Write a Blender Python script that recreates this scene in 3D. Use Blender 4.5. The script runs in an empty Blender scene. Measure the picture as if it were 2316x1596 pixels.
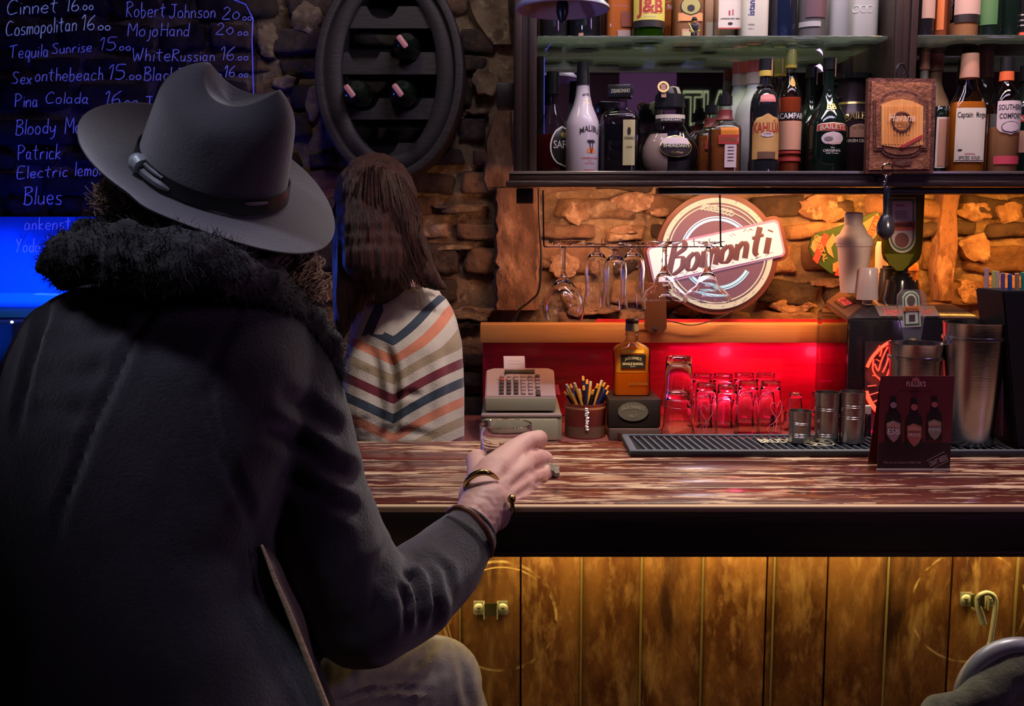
import bpy, bmesh, math, random
from mathutils import Vector, Matrix, noise
random.seed(7)
PI = math.pi
R = math.radians
C = bpy.context.scene.collection
sc = bpy.context.scene

# ---------------------------------------------------------------- camera
CAMZ, PITCH, F, CX, CY = 1.57, R(6.94), 2300.0, 1158.0, 798.0
cam_d = bpy.data.cameras.new('camera'); cam = bpy.data.objects.new('camera', cam_d); C.objects.link(cam)
cam.location = (0, 0, CAMZ); cam.rotation_euler = (PI/2 - PITCH, 0, 0)
cam_d.sensor_width = 36; cam_d.lens = 36*F/2316; cam_d.clip_start = .02
sc.camera = cam
UP = Vector((0, math.sin(PITCH), math.cos(PITCH))); FW = Vector((0, math.cos(PITCH), -math.sin(PITCH)))
EYE = Vector((0, 0, CAMZ))
def at(px, py, Y):
    d = Vector((1, 0, 0))*((px-CX)/F) + UP*((CY-py)/F) + FW
    return EYE + d*(Y/d.y)
def mpp(px, py, Y):
    d = UP*((CY-py)/F) + FW
    return (Y/d.y)/F
def topx(p):
    d = Vector(p) - EYE; t = d.dot(FW)
    return CX + F*d.x/t, CY - F*d.dot(UP)/t

# ---------------------------------------------------------------- world, light, exposure
w = bpy.data.worlds.new('world'); sc.world = w; w.use_nodes = True
w.node_tree.nodes['Background'].inputs[0].default_value = (.05, .035, .06, 1)
w.node_tree.nodes['Background'].inputs[1].default_value = .3
sc.view_settings.view_transform = 'Standard'; sc.view_settings.look = 'None'
sc.view_settings.gamma = 1; sc.view_settings.use_curve_mapping = False
sc.view_settings.exposure = 0.0
sc.cycles.caustics_reflective = False; sc.cycles.caustics_refractive = False
sc.cycles.max_bounces = 12; sc.cycles.transmission_bounces = 10; sc.cycles.transparent_max_bounces = 24
sc.cycles.sample_clamp_indirect = 4
def area(name, loc, size, power, col, to=None, spread=180):
    d = bpy.data.lights.new(name, 'AREA'); d.shape = 'RECTANGLE'; d.size, d.size_y = size
    d.energy = power; d.color = col; d.spread = R(spread)
    o = bpy.data.objects.new(name, d); C.objects.link(o); o.location = loc
    v = (Vector(to) - Vector(loc)) if to is not None else Vector((0, 0, -1))
    o.rotation_euler = v.to_track_quat('-Z', 'Y').to_euler(); return o
def spot(name, loc, to, power, col, ang=50, r=.03, blend=.6):
    d = bpy.data.lights.new(name, 'SPOT'); d.energy = power; d.color = col
    d.spot_size = R(ang); d.spot_blend = blend; d.shadow_soft_size = r
    o = bpy.data.objects.new(name, d); C.objects.link(o); o.location = loc
    o.rotation_euler = (Vector(to)-Vector(loc)).to_track_quat('-Z', 'Y').to_euler(); return o
def point(name, loc, power, col, r=.03):
    d = bpy.data.lights.new(name, 'POINT'); d.energy = power; d.color = col; d.shadow_soft_size = r
    o = bpy.data.objects.new(name, d); C.objects.link(o); o.location = loc; return o
area('led_strip_under_counter', (.75, 1.745, 1.045), (2.9, .012), 5.6, (1, .68, .22), to=(.75, 1.765, .5))
area('led_strip_shelf_right', (1.35, 2.86, 1.655), (1.1, .03), 8.5, (1, .34, .045), to=(1.4, 3.2, 1.25))
area('led_strip_shelf_left', (.50, 2.84, 1.655), (.85, .03), 5.2, (1, .42, .19), to=(.5, 3.2, 1.3))
area('red_led_recess', (.84, 3.02, 1.215), (.72, .03), .85, (1, .0, .10), to=(.84, 3.075, 1.0))
area('red_led_front', (.98, 2.60, .985), (.7, .03), .8, (1, .0, .10), to=(.98, 3.10, 1.12), spread=120)
point('red_led_dot_left', (.655, 3.04, 1.20), .16, (1, .10, .22), .02)
point('red_led_dot_right', (.93, 3.04, 1.20), .16, (1, .10, .22), .02)
spot('blue_panel_fill', (-1.45, 2.45, 1.25), tuple(at(10, 690, 3.08)), 60, (.0, .11, 1), 38, .02, .55)  # added spot standing in for the panel's own glow
spot('blue_stone_fill', (-1.25, 2.55, 1.35), (-1.25, 3.2, 1.9), 5.5, (.0, .03, 1), 110, .05)  # added spot turning the stones behind the board navy
area('blue_panel_glow', (-1.30, 3.02, 1.38), (.5, .3), 3.0, (.08, .16, 1), to=(-.75, 1.3, 1.45))
area('blue_led_strip_board', (-1.15, 3.06, 1.36), (.9, .02), 4.0, (.02, .07, 1), to=(-1.2, 3.17, 1.9))
spot('bar_downlight_left', (-.05, 1.78, 2.62), (0, 1.88, 1.12), 46, (1, .86, .80), 62, .05)
spot('bar_downlight_right', (.85, 1.78, 2.62), (.80, 1.9, 1.12), 46, (1, .80, .76), 70, .05)
spot('back_bar_downlight', (.45, 1.95, 2.55), (-.28, 2.5, 1.25), 34, (1, .84, .76), 48, .06)
spot('till_fill', (.15, 2.25, 2.0), (.12, 2.75, 1.1), 2.2, (1, .74, .66), 70, .05)  # added spot to brighten the till
area('shelf_front_fill', (.75, 2.22, 2.66), (1.7, .08), 13, (1, .82, .86), to=(.75, 2.80, 1.82))  # unseen light added for the bottle fronts
area('shelf_low_fill', (.75, 1.95, 2.58), (1.5, .1), 6, (.85, .72, 1), to=(.75, 2.8, 1.80))
point('shelf_orange_bulb', (1.12, 2.46, 2.30), 2.2, (1, .33, .05), .02)
area('upper_shelf_fill', (.55, 2.80, 2.55), (.9, .1), 7, (1, .92, .6), to=(.55, 2.78, 2.0))  # added from above to brighten the glass shelf
spot('stone_wall_fill', (-.45, 2.2, 2.68), (-.42, 3.2, 1.75), 5.5, (1, .78, .62), 95, .05)  # added spot lifting the dark stones on the left
spot('room_lamp_left', (-.75, .80, 2.66), tuple(at(440, 690, 1.25)), 30, (.72, .72, .95), 24, .08, .9)
spot('hat_lamp', (-1.2, .2, 2.5), tuple(at(400, 260, 1.3)), 1.6, (.8, .85, .95), 20, .08, .9)
spot('brim_fill', (.15, 1.1, 2.6), tuple(at(715, 450, 1.3)), 4.5, (1, .92, .78), 11, .03, .9)  # narrow spot added for the bright hat brim
spot('dispenser_fill', (.98, 2.36, 1.66), (.96, 2.80, 1.42), 4, (1, .70, .48), 46, .02)  # added to brighten the plastic shaker and upturned bottle
spot('man_hair_lamp', (.35, 1.0, 2.0), tuple(at(670, 620, 1.36)), 3, (1, .75, .6), 12, .03, .8)
spot('bottle_fill', (.20, 2.42, 1.66), (.33, 2.80, 1.18), 26, (1, .66, .28), 34, .02)  # added spot that makes the whiskey bottle golden
area('far_room_fill', (0, -1.2, 2.5), (.8, .3), 5, (.75, .5, .8), to=(0, -2.2, 1.5))  # added to give the mirror a purple tone via the far wall
spot('bell_fill', (-.35, 1.9, 1.95), (.1, 2.38, 2.12), 3.5, (.25, .35, 1), 40, .03)  # added blue spot to brighten the bell
area('room_lamp_right', (1.6, .9, 1.9), (.3, .3), 2.6, (.75, .42, 1), to=(-.3, 1.4, 1.3))

# ---------------------------------------------------------------- material helpers
def M(name, col, rough=.5, metal=0, spec=.5, var=None, bump=None, emit=None, trans=0, ior=1.45, coat=0, sheen=0, rnd=0):
    m = bpy.data.materials.new(name); m.use_nodes = True; nt = m.node_tree; b = nt.nodes['Principled BSDF']
    c = tuple(col)+(1,)
    b.inputs['Base Color'].default_value = c; b.inputs['Roughness'].default_value = rough
    b.inputs['Metallic'].default_value = metal; b.inputs['Specular IOR Level'].default_value = spec
    b.inputs['Transmission Weight'].default_value = trans; b.inputs['IOR'].default_value = ior
    b.inputs['Coat Weight'].default_value = coat; b.inputs['Sheen Weight'].default_value = sheen
    tc = nt.nodes.new('ShaderNodeTexCoord')
    def nz(scale, st, detail=4, rg=.6):
        mp = nt.nodes.new('ShaderNodeMapping'); mp.inputs['Scale'].default_value = st
        nt.links.new(tc.outputs['Object'], mp.inputs[0])
        n = nt.nodes.new('ShaderNodeTexNoise'); n.inputs['Scale'].default_value = scale
        n.inputs['Detail'].default_value = detail; n.inputs['Roughness'].default_value = rg
        nt.links.new(mp.outputs[0], n.inputs[0]); return n
    out = None
    if var:
        layers = var if isinstance(var, list) else [var]
        cur = None
        for (s, c2, lo, hi, st) in layers:
            n = nz(s, st); r = nt.nodes.new('ShaderNodeMapRange')
            r.inputs[1].default_value = lo; r.inputs[2].default_value = hi
            nt.links.new(n.outputs[0], r.inputs[0])
            mx = nt.nodes.new('ShaderNodeMix'); mx.data_type = 'RGBA'
            nt.links.new(r.outputs[0], mx.inputs[0]); mx.inputs[6].default_value = c; mx.inputs[7].default_value = tuple(c2)+(1,)
            if cur is not None: nt.links.new(cur, mx.inputs[6])
            cur = mx.outputs[2]
        out = cur
    if rnd:
        oi = nt.nodes.new('ShaderNodeObjectInfo'); r = nt.nodes.new('ShaderNodeMapRange')
        r.inputs[3].default_value = 1-rnd; r.inputs[4].default_value = 1+rnd
        nt.links.new(oi.outputs['Random'], r.inputs[0])
        hs = nt.nodes.new('ShaderNodeHueSaturation'); nt.links.new(r.outputs[0], hs.inputs['Value'])
        if out: nt.links.new(out, hs.inputs['Color'])
        else: hs.inputs['Color'].default_value = c
        out = hs.outputs[0]
    if out: nt.links.new(out, b.inputs['Base Color'])
    if bump:
        s, k, st = bump; n = nz(s, st, 8, .65); bp = nt.nodes.new('ShaderNodeBump')
        bp.inputs['Strength'].default_value = k; bp.inputs['Distance'].default_value = .01
        nt.links.new(n.outputs[0], bp.inputs['Height']); nt.links.new(bp.outputs[0], b.inputs['Normal'])
    if emit:
        b.inputs['Emission Color'].default_value = tuple(emit[0])+(1,); b.inputs['Emission Strength'].default_value = emit[1]
    return m
U = (1, 1, 1)
def thin_glass(name, tint, edge=None, gloss=1.0, rough=.02):
    m = bpy.data.materials.new(name); m.use_nodes = True; nt = m.node_tree; nt.nodes.clear()
    o = nt.nodes.new('ShaderNodeOutputMaterial'); mix = nt.nodes.new('ShaderNodeMixShader')
    tr = nt.nodes.new('ShaderNodeBsdfTransparent'); gl = nt.nodes.new('ShaderNodeBsdfGlossy'); gl.inputs['Roughness'].default_value = rough
    lw = nt.nodes.new('ShaderNodeLayerWeight'); lw.inputs[0].default_value = .5
    cm = nt.nodes.new('ShaderNodeMix'); cm.data_type = 'RGBA'
    cm.inputs[6].default_value = tuple(tint)+(1,); cm.inputs[7].default_value = tuple(edge or [t*.45 for t in tint])+(1,)
    nt.links.new(lw.outputs['Facing'], cm.inputs[0]); nt.links.new(cm.outputs[2], tr.inputs[0])
    pw = nt.nodes.new('ShaderNodeMath'); pw.operation = 'POWER'; pw.inputs[1].default_value = 4.5; nt.links.new(lw.outputs['Facing'], pw.inputs[0])
    ml = nt.nodes.new('ShaderNodeMath'); ml.operation = 'MULTIPLY_ADD'; ml.inputs[1].default_value = .6*gloss; ml.inputs[2].default_value = .035*gloss; ml.use_clamp = True
    nt.links.new(pw.outputs[0], ml.inputs[0]); nt.links.new(ml.outputs[0], mix.inputs[0])
    nt.links.new(tr.outputs[0], mix.inputs[1]); nt.links.new(gl.outputs[0], mix.inputs[2]); nt.links.new(mix.outputs[0], o.inputs[0])
    return m
def liquid(name, col, glow=.5):
    m = bpy.data.materials.new(name); m.use_nodes = True; nt = m.node_tree; nt.nodes.clear()
    o = nt.nodes.new('ShaderNodeOutputMaterial'); mix = nt.nodes.new('ShaderNodeMixShader'); mix.inputs[0].default_value = glow
    g = nt.nodes.new('ShaderNodeBsdfGlass'); g.inputs['Color'].default_value = tuple(col)+(1,); g.inputs['IOR'].default_value = 1.15
    t = nt.nodes.new('ShaderNodeBsdfTranslucent'); t.inputs[0].default_value = tuple(col)+(1,)
    d = nt.nodes.new('ShaderNodeBsdfDiffuse'); d.inputs[0].default_value = tuple(col)+(1,)
    m2 = nt.nodes.new('ShaderNodeMixShader'); m2.inputs[0].default_value = .5
    nt.links.new(t.outputs[0], m2.inputs[1]); nt.links.new(d.outputs[0], m2.inputs[2])
    nt.links.new(g.outputs[0], mix.inputs[1]); nt.links.new(m2.outputs[0], mix.inputs[2]); nt.links.new(mix.outputs[0], o.inputs[0])
    return m

# ---------------------------------------------------------------- object helpers
WO = {}
def thing(name, label, cat, loc, group=None, rot=0):
    o = bpy.data.objects.new(name, None); C.objects.link(o); o.location = loc; o.empty_display_size = .05
    o['label'] = label; o['category'] = cat
    if group: o['group'] = group
    WO[o.name] = Vector(loc); return o
def add(name, bm, m, parent=None, label=None, cat=None, group=None, kind=None, smooth=True, origin=None):
    if isinstance(bm, bmesh.types.BMesh):
        me = bpy.data.meshes.new(name)
        bmesh.ops.recalc_face_normals(bm, faces=bm.faces) if len(bm.faces) < 60000 else None
        bm.to_mesh(me); bm.free()
    else: me = bm
    o = bpy.data.objects.new(name, me); C.objects.link(o)
    for mm in (m if isinstance(m, (list, tuple)) else [m]): me.materials.append(mm)
    off = Vector((0, 0, 0))
    if parent is not None:
        o.parent = parent; off = WO[parent.name]
    elif origin is not None:
        o.location = origin; off = Vector(origin)
    if off.length: me.transform(Matrix.Translation(-off))
    WO[o.name] = off
    if smooth: 
        for p in me.polygons: p.use_smooth = True
        try: me.set_sharp_from_angle(angle=R(40))
        except Exception: pass
    if label: o['label'] = label
    if cat: o['category'] = cat
    if group: o['group'] = group
    if kind: o['kind'] = kind
    return o
def dup(o, loc, label=None, rotz=None, parent=None):
    c = o.copy(); C.objects.link(c); c.parent = parent
    WO[c.name] = Vector(loc) if parent is None else WO[parent.name]
    if parent is None:
        c.location = loc
        if rotz is not None: c.rotation_euler.z = rotz
        if label: c['label'] = label
    for ch in list(o.children): dup(ch, loc, parent=c)
    return c

def box(bm, c, s, bev=0, rot=None):
    r = bmesh.ops.create_cube(bm, size=1); vs = r['verts']
    mt = Matrix.Translation(Vector(c)) @ (rot.to_4x4() if rot is not None else Matrix.Identity(4)) @ Matrix.Diagonal((s[0], s[1], s[2], 1))
    bmesh.ops.transform(bm, matrix=mt, verts=vs)
    if bev:
        es = list({e for v in vs for e in v.link_edges})
        bmesh.ops.bevel(bm, geom=es, offset=bev, segments=2, profile=.5, affect='EDGES')
    return bm
def nb(): return bmesh.new()
def bx(c, s, bev=0, rot=None): return box(nb(), c, s, bev, rot)
def bbox(x0, x1, y0, y1, z0, z1, bev=0): return bx(((x0+x1)/2, (y0+y1)/2, (z0+z1)/2), (x1-x0, y1-y0, z1-z0), bev)
def lathe(bm, prof, c, seg=32, ax=None, cap=True):
    """prof: list of (r,z); optional axis matrix"""
    rings = []
    mt = ax if ax is not None else Matrix.Identity(3)
    c = Vector(c)
    for r, z in prof:
        if r < 1e-6: rings.append([bm.verts.new(c + mt @ Vector((0, 0, z)))])
        else: rings.append([bm.verts.new(c + mt @ Vector((r*math.cos(2*PI*i/seg), r*math.sin(2*PI*i/seg), z))) for i in range(seg)])
    for a, b in zip(rings, rings[1:]):
        if len(a) == 1 and len(b) == 1: continue
        for i in range(seg):
            j = (i+1) % seg
            if len(a) == 1: bm.faces.new((a[0], b[j], b[i]))
            elif len(b) == 1: bm.faces.new((a[i], a[j], b[0]))
            else: bm.faces.new((a[i], a[j], b[j], b[i]))
    if cap:
        if len(rings[0]) > 1: bm.faces.new(rings[0][::-1])
        if len(rings[-1]) > 1: bm.faces.new(rings[-1])
    return bm
def tube(bm, pts, r, seg=8, closed=False, flat=None):
    pts = [Vector(p) for p in pts]; n = len(pts)
    rs = r if isinstance(r, (list, tuple)) else [r]*n
    rings = []; nrm = None
    for i, p in enumerate(pts):
        if closed: t = (pts[(i+1) % n]-pts[i-1])
        else: t = pts[min(i+1, n-1)] - pts[max(i-1, 0)]
        if t.length < 1e-9: t = Vector((0, 0, 1))
        t.normalize()
        if nrm is None:
            nrm = t.orthogonal().normalized()
        nrm = (nrm - t*nrm.dot(t))
        if nrm.length < 1e-6: nrm = t.orthogonal()
        nrm.normalize(); bn = t.cross(nrm)
        rings.append([bm.verts.new(p + (nrm*math.cos(2*PI*k/seg) + bn*math.sin(2*PI*k/seg))*rs[i]) for k in range(seg)])
    m = n if closed else n-1
    for i in range(m):
        a, b = rings[i], rings[(i+1) % n]
        sh = 0
        if closed and i == n-1:
            sh = min(range(seg), key=lambda s: (a[0].co-b[s].co).length)
        for k in range(seg):
            bm.faces.new((a[k], a[(k+1) % seg], b[(k+1+sh) % seg], b[(k+sh) % seg]))
    if not closed:
        bm.faces.new(rings[0][::-1]); bm.faces.new(rings[-1])
    return bm
def catmull(pts, n=4):
    pts = [Vector(p) for p in pts]; out = []
    for i in range(len(pts)-1):
        p0, p1, p2, p3 = pts[max(i-1, 0)], pts[i], pts[i+1], pts[min(i+2, len(pts)-1)]
        for k in range(n):
            t = k/n
            out.append(.5*((2*p1)+(p2-p0)*t+(2*p0-5*p1+4*p2-p3)*t*t+(3*p1-p0-3*p2+p3)*t**3))
    out.append(pts[-1]); return out
def prism(bm, poly, Y, th, front=True):
    """poly in pixels on the vertical plane at Y, extruded backwards by th"""
    a = [bm.verts.new(at(x, y, Y)) for x, y in poly]; b = [bm.verts.new(v.co + Vector((0, th, 0))) for v in a]
    n = len(a); bm.faces.new(a); bm.faces.new(b[::-1])
    for i in range(n): bm.faces.new((a[i], b[i], b[(i+1) % n], a[(i+1) % n]))
    return bm
def ring_px(bm, cx, cy, r0, r1, Y, th, a0=0, a1=360, n=64):
    """annulus sector in pixels"""
    full = abs(a1-a0) >= 360; k = n if full else n+1
    L = []
    for i in range(k):
        a = R(a0+(a1-a0)*i/n)
        p0 = at(cx+r0*math.cos(a), cy-r0*math.sin(a), Y); p1 = at(cx+r1*math.cos(a), cy-r1*math.sin(a), Y)
        d = Vector((0, th, 0)); L.append([bm.verts.new(q) for q in (p0, p1, p1+d, p0+d)])
    for i in range(n):
        a, b = L[i], L[(i+1) % k]
        for q in range(4): bm.faces.new((a[q], b[q], b[(q+1) % 4], a[(q+1) % 4]))
    if not full: bm.faces.new(L[0]); bm.faces.new(L[-1][::-1])
    return bm

# text -> (verts, faces) in the x/y plane, baseline at y=0, centred in x, cap height 1
_tc = {}
def textmesh(s, bold=.0, shear=0):
    k = (s, bold, shear)
    if k in _tc: return _tc[k]
    cu = bpy.data.curves.new('text', 'FONT'); cu.body = s; cu.resolution_u = 2; cu.offset = bold; cu.shear = shear
    o = bpy.data.objects.new('text', cu); C.objects.link(o)
    me = bpy.data.meshes.new_from_object(o.evaluated_get(bpy.context.evaluated_depsgraph_get()))
    V = [v.co.copy() for v in me.vertices]; Fc = [tuple(p.vertices) for p in me.polygons]
    bpy.data.objects.remove(o); bpy.data.curves.remove(cu); bpy.data.meshes.remove(me)
    if not V: _tc[k] = ([], []); return _tc[k]
    x0 = min(v.x for v in V); x1 = max(v.x for v in V); cap = .70
    V = [((v.x-(x0+x1)/2)/cap, v.y/cap) for v in V]
    _tc[k] = (V, Fc); return _tc[k]
def text_map(bm, s, fn, h, wmax=None, bold=.0, shear=0, arc=0, vc=True):
    """fn(u,v)->Vector in metres on the surface; h cap height; arc = bend (rise at centre, m)"""
    V, Fc = textmesh(s, bold, shear)
    if not V: return bm
    hw = max(abs(x) for x, y in V)
    sx = h if wmax is None else wmax/2/hw
    vs = []
    for x, y in V:
        u = x*sx; v = y*h - (h/2 if vc else 0)
        v += arc*(1-(x/hw)**2) if arc else 0
        vs.append(bm.verts.new(fn(u, v)))
    for f in Fc:
        try: bm.faces.new([vs[i] for i in f])
        except ValueError: pass
    return bm
def text_flat(s, c, h, m, parent, wmax=None, bold=.0, ux=Vector((1, 0, 0)), uz=Vector((0, 0, 1)), name='lettering', arc=0, shear=0, label=None, ang=0):
    c = Vector(c); bm = nb(); ux = Vector(ux); uz = Vector(uz)
    if ang:
        a = R(ang); ux, uz = ux*math.cos(a)+uz*math.sin(a), uz*math.cos(a)-ux*math.sin(a)
    text_map(bm, s, lambda u, v: c + ux*u + uz*v, h, wmax, bold, shear, arc)
    return add(name, bm, m, parent, label=label, smooth=False)

# union of swept balls -> one smooth continuous skin
_SV = [(0, 0, 1)] + [(math.sin(PI*j/9)*math.cos(2*PI*i/14), math.sin(PI*j/9)*math.sin(2*PI*i/14), math.cos(PI*j/9)) for j in range(1, 9) for i in range(14)] + [(0, 0, -1)]
_SV = [Vector(v) for v in _SV]
def ball(bm, p, r, sx=1, sy=1, sz=1, rot=None):
    p = Vector(p); vs = []
    for v in _SV:
        q = Vector((v.x*sx*r, v.y*sy*r, v.z*sz*r)); vs.append(bm.verts.new(p + (rot @ q if rot is not None else q)))
    nf = bm.faces.new
    for i in range(14):
        k = (i+1) % 14; nf((vs[0], vs[1+i], vs[1+k])); nf((vs[-1], vs[99+k], vs[99+i]))
        for j in range(7):
            a = 1+14*j; nf((vs[a+i], vs[a+14+i], vs[a+14+k], vs[a+k]))
def chain(bm, L):
    for (p, r), (q, s) in zip(L, L[1:]):
        p, q = Vector(p), Vector(q); n = max(1, int((q-p).length/(.3*min(r, s))))
        for i in range(n): t = i/n; ball(bm, p.lerp(q, t), r+(s-r)*t)
    ball(bm, L[-1][0], L[-1][1])
def pc(L):
    """[(px,py,Y,rpx)] -> chain"""
    return [(at(x, y, Y), r*mpp(x, y, Y)) for x, y, Y, r in L]
def loft(bm, rows, seg=28, sup=2.3):
    """rows: (y_px, xl, xr, Y, half_depth)"""
    rings = []
    for (y, xl, xr, Y, hd) in rows:
        c = at((xl+xr)/2, y, Y); hw = (xr-xl)/2*mpp(0, y, Y); ring = []
        for i in range(seg):
            a = 2*PI*i/seg; ca, sa = math.cos(a), math.sin(a); k = (abs(ca)**sup+abs(sa)**sup)**(-1/sup)
            ring.append(bm.verts.new(c + Vector((hw*ca*k, hd*sa*k, 0))))
        rings.append(ring)
    for a, b in zip(rings, rings[1:]):
        for i in range(seg): bm.faces.new((a[i], a[(i+1) % seg], b[(i+1) % seg], b[i]))
    bm.faces.new(rings[0][::-1]); bm.faces.new(rings[-1])
def remesh(bm, voxel, smooth=4, disp=None, post=0):
    bmesh.ops.recalc_face_normals(bm, faces=bm.faces)
    me = bpy.data.meshes.new('tmp'); bm.to_mesh(me); bm.free()
    o = bpy.data.objects.new('tmp', me); C.objects.link(o)
    r = o.modifiers.new('r', 'REMESH'); r.mode = 'VOXEL'; r.voxel_size = voxel; r.adaptivity = 0
    if smooth: s = o.modifiers.new('s', 'SMOOTH'); s.iterations = smooth; s.factor = .5
    res = bpy.data.meshes.new_from_object(o.evaluated_get(bpy.context.evaluated_depsgraph_get()))
    bpy.data.objects.remove(o); bpy.data.meshes.remove(me)
    if disp:
        ns = [v.normal.copy() for v in res.vertices]
        for v, n in zip(res.vertices, ns): v.co = v.co + n*disp(v.co, n)
        if post:
            b2 = bmesh.new(); b2.from_mesh(res)
            for _ in range(post): bmesh.ops.smooth_vert(b2, verts=b2.verts, factor=.5, use_axis_x=True, use_axis_y=True, use_axis_z=True)
            b2.to_mesh(res); b2.free()
    return res
def creases(lines):
    """lines: (pixel polyline, depth m, width px, ridge) -> displacement"""
    segs = []
    for pl, A, wd, rg in lines:
        for (a, b) in zip(pl, pl[1:]): pass
        segs.append(([Vector(p) for p in pl], A, wd, rg))
    def f(co, n):
        if n.dot((EYE-co)) < 0: return 0
        x, y = topx(co); P = Vector((x, y)); s = 0
        for pl, A, wd, rg in segs:
            best = 1e9; side = 1; N = len(pl)-1
            for i in range(N):
                a, b = pl[i], pl[i+1]; ab = b-a; t = max(0, min(1, (P-a).dot(ab)/ab.length_squared))
                q = a+ab*t; dd = (P-q).length
                if dd < best:
                    best = dd; side = 1 if ab.x*(P-a).y-ab.y*(P-a).x > 0 else -1
                    u = (i+t)/N
            if best < wd*4:
                fade = min(1, 5*u, 5*(1-u)) if rg >= 0 else 1
                s -= A*fade*math.exp(-(best/wd)**2)
                s += A*fade*abs(rg)*.7*math.exp(-((best-2.1*wd)/wd)**2)
        return s
    return f
# ================================================================ MATERIALS
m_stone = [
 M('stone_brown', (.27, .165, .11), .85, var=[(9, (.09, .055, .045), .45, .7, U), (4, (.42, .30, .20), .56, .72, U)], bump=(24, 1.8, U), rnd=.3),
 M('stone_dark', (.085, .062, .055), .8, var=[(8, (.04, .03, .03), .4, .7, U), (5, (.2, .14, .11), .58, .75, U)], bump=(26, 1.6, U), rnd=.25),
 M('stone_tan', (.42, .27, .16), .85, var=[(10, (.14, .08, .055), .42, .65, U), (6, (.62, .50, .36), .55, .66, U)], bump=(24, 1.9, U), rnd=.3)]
m_mortar = M('mortar', (.33, .25, .17), .95, var=[(14, (.12, .085, .065), .4, .65, U), (40, (.5, .42, .3), .55, .75, U)], bump=(45, 1, U))
m_plaster = M('old_plaster', (.27, .155, .115), .92, var=[(9, (.11, .06, .045), .44, .58, (1, 1, .4)), (16, (.46, .31, .24), .54, .68, (1, 1, .5)), (45, (.16, .09, .07), .56, .66, (1, 1, .5))], bump=(26, 1.6, (1, 1, .5)))
m_flake = M('pale_stone_flake', (.44, .29, .20), .92, var=[(12, (.22, .13, .09), .45, .6, U), (38, (.60, .45, .34), .52, .66, U)], bump=(34, 1.8, U))
m_black = M('black_painted_wood', (.018, .014, .015), .38, bump=(30, .15, (1, 6, 6)))
m_darkwood = M('dark_stained_wood', (.034, .018, .014), .42, var=(8, (.022, .013, .012), .35, .7, (8, 8, .6)), bump=(20, .3, (8, 8, .6)))
m_dshelf = M('dark_shelf_wood', (.036, .020, .017), .30, var=(8, (.022, .013, .012), .35, .7, (.6, 8, 8)), bump=(20, .3, (.6, 8, 8)))
m_mirror = M('mirror_glass', (.62, .58, .62), .02, metal=1)
m_shelfglass = thin_glass('green_edged_glass', (.86, .92, .88), (.50, .62, .54), 1.8)
_nt = m_shelfglass.node_tree; _o = [n for n in _nt.nodes if n.type == 'OUTPUT_MATERIAL'][0]; _src = _o.inputs[0].links[0].from_socket
_d = _nt.nodes.new('ShaderNodeBsdfDiffuse'); _d.inputs[0].default_value = (.42, .52, .42, 1); _t = _nt.nodes.new('ShaderNodeBsdfTranslucent'); _t.inputs[0].default_value = (.5, .62, .5, 1)
_a = _nt.nodes.new('ShaderNodeAddShader'); _nt.links.new(_d.outputs[0], _a.inputs[0]); _nt.links.new(_t.outputs[0], _a.inputs[1])
_m = _nt.nodes.new('ShaderNodeMixShader'); _m.inputs[0].default_value = .05; _nt.links.new(_src, _m.inputs[1]); _nt.links.new(_a.outputs[0], _m.inputs[2]); _nt.links.new(_m.outputs[0], _o.inputs[0])
m_plank = M('varnished_plank', (.26, .115, .035), .36, var=[(9, (.12, .042, .014), .44, .62, (1.6, 1.6, .55)), (30, (.40, .21, .08), .50, .70, (1.5, 1.5, .6)), (4, (.055, .022, .012), .54, .66, (2.4, 2.4, .55)), (14, (.46, .27, .10), .60, .72, (1.6, 1.6, .35))], bump=(24, .5, (2, 2, .5)), rnd=.3)
m_gap = M('planks_backing', (.03, .018, .01), .7)
m_joint_hi = M('pale_joint_highlight', (.30, .23, .09), .45)  # light caught on plank edges, put into pale strips
m_apron = M('dark_counter_edge', (.028, .016, .015), .42, bump=(16, .15, (.4, 6, 6)))
m_floor = M('dark_floorboards', (.05, .035, .03), .5, bump=(10, .4, U))
m_wallroom = M('room_wall_plaster', (.10, .06, .06), .9, bump=(9, .4, U))
m_chrome = M('chrome', (.62, .62, .66), .12, metal=1)
m_steel = M('brushed_steel', (.50, .48, .47), .22, metal=1, bump=(30, .08, (1, 1, 12)))
m_zinc = M('zinc_plate', (.62, .64, .50), .32, metal=.35)
m_rubber = M('black_rubber', (.02, .022, .028), .45)
m_rubber2 = M('worn_rubber_rib', (.10, .115, .14), .45)
m_white = M('white_print', (.78, .76, .72), .5)
m_cream = M('cream_print', (.62, .58, .42), .55)
m_blk = M('black_plastic', (.012, .012, .014), .3)
m_ink = M('black_ink', (.02, .018, .02), .5)
m_gold = M('gold_foil', (.62, .45, .16), .3, metal=.8)
m_redlab = M('red_print', (.42, .045, .04), .45)

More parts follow.
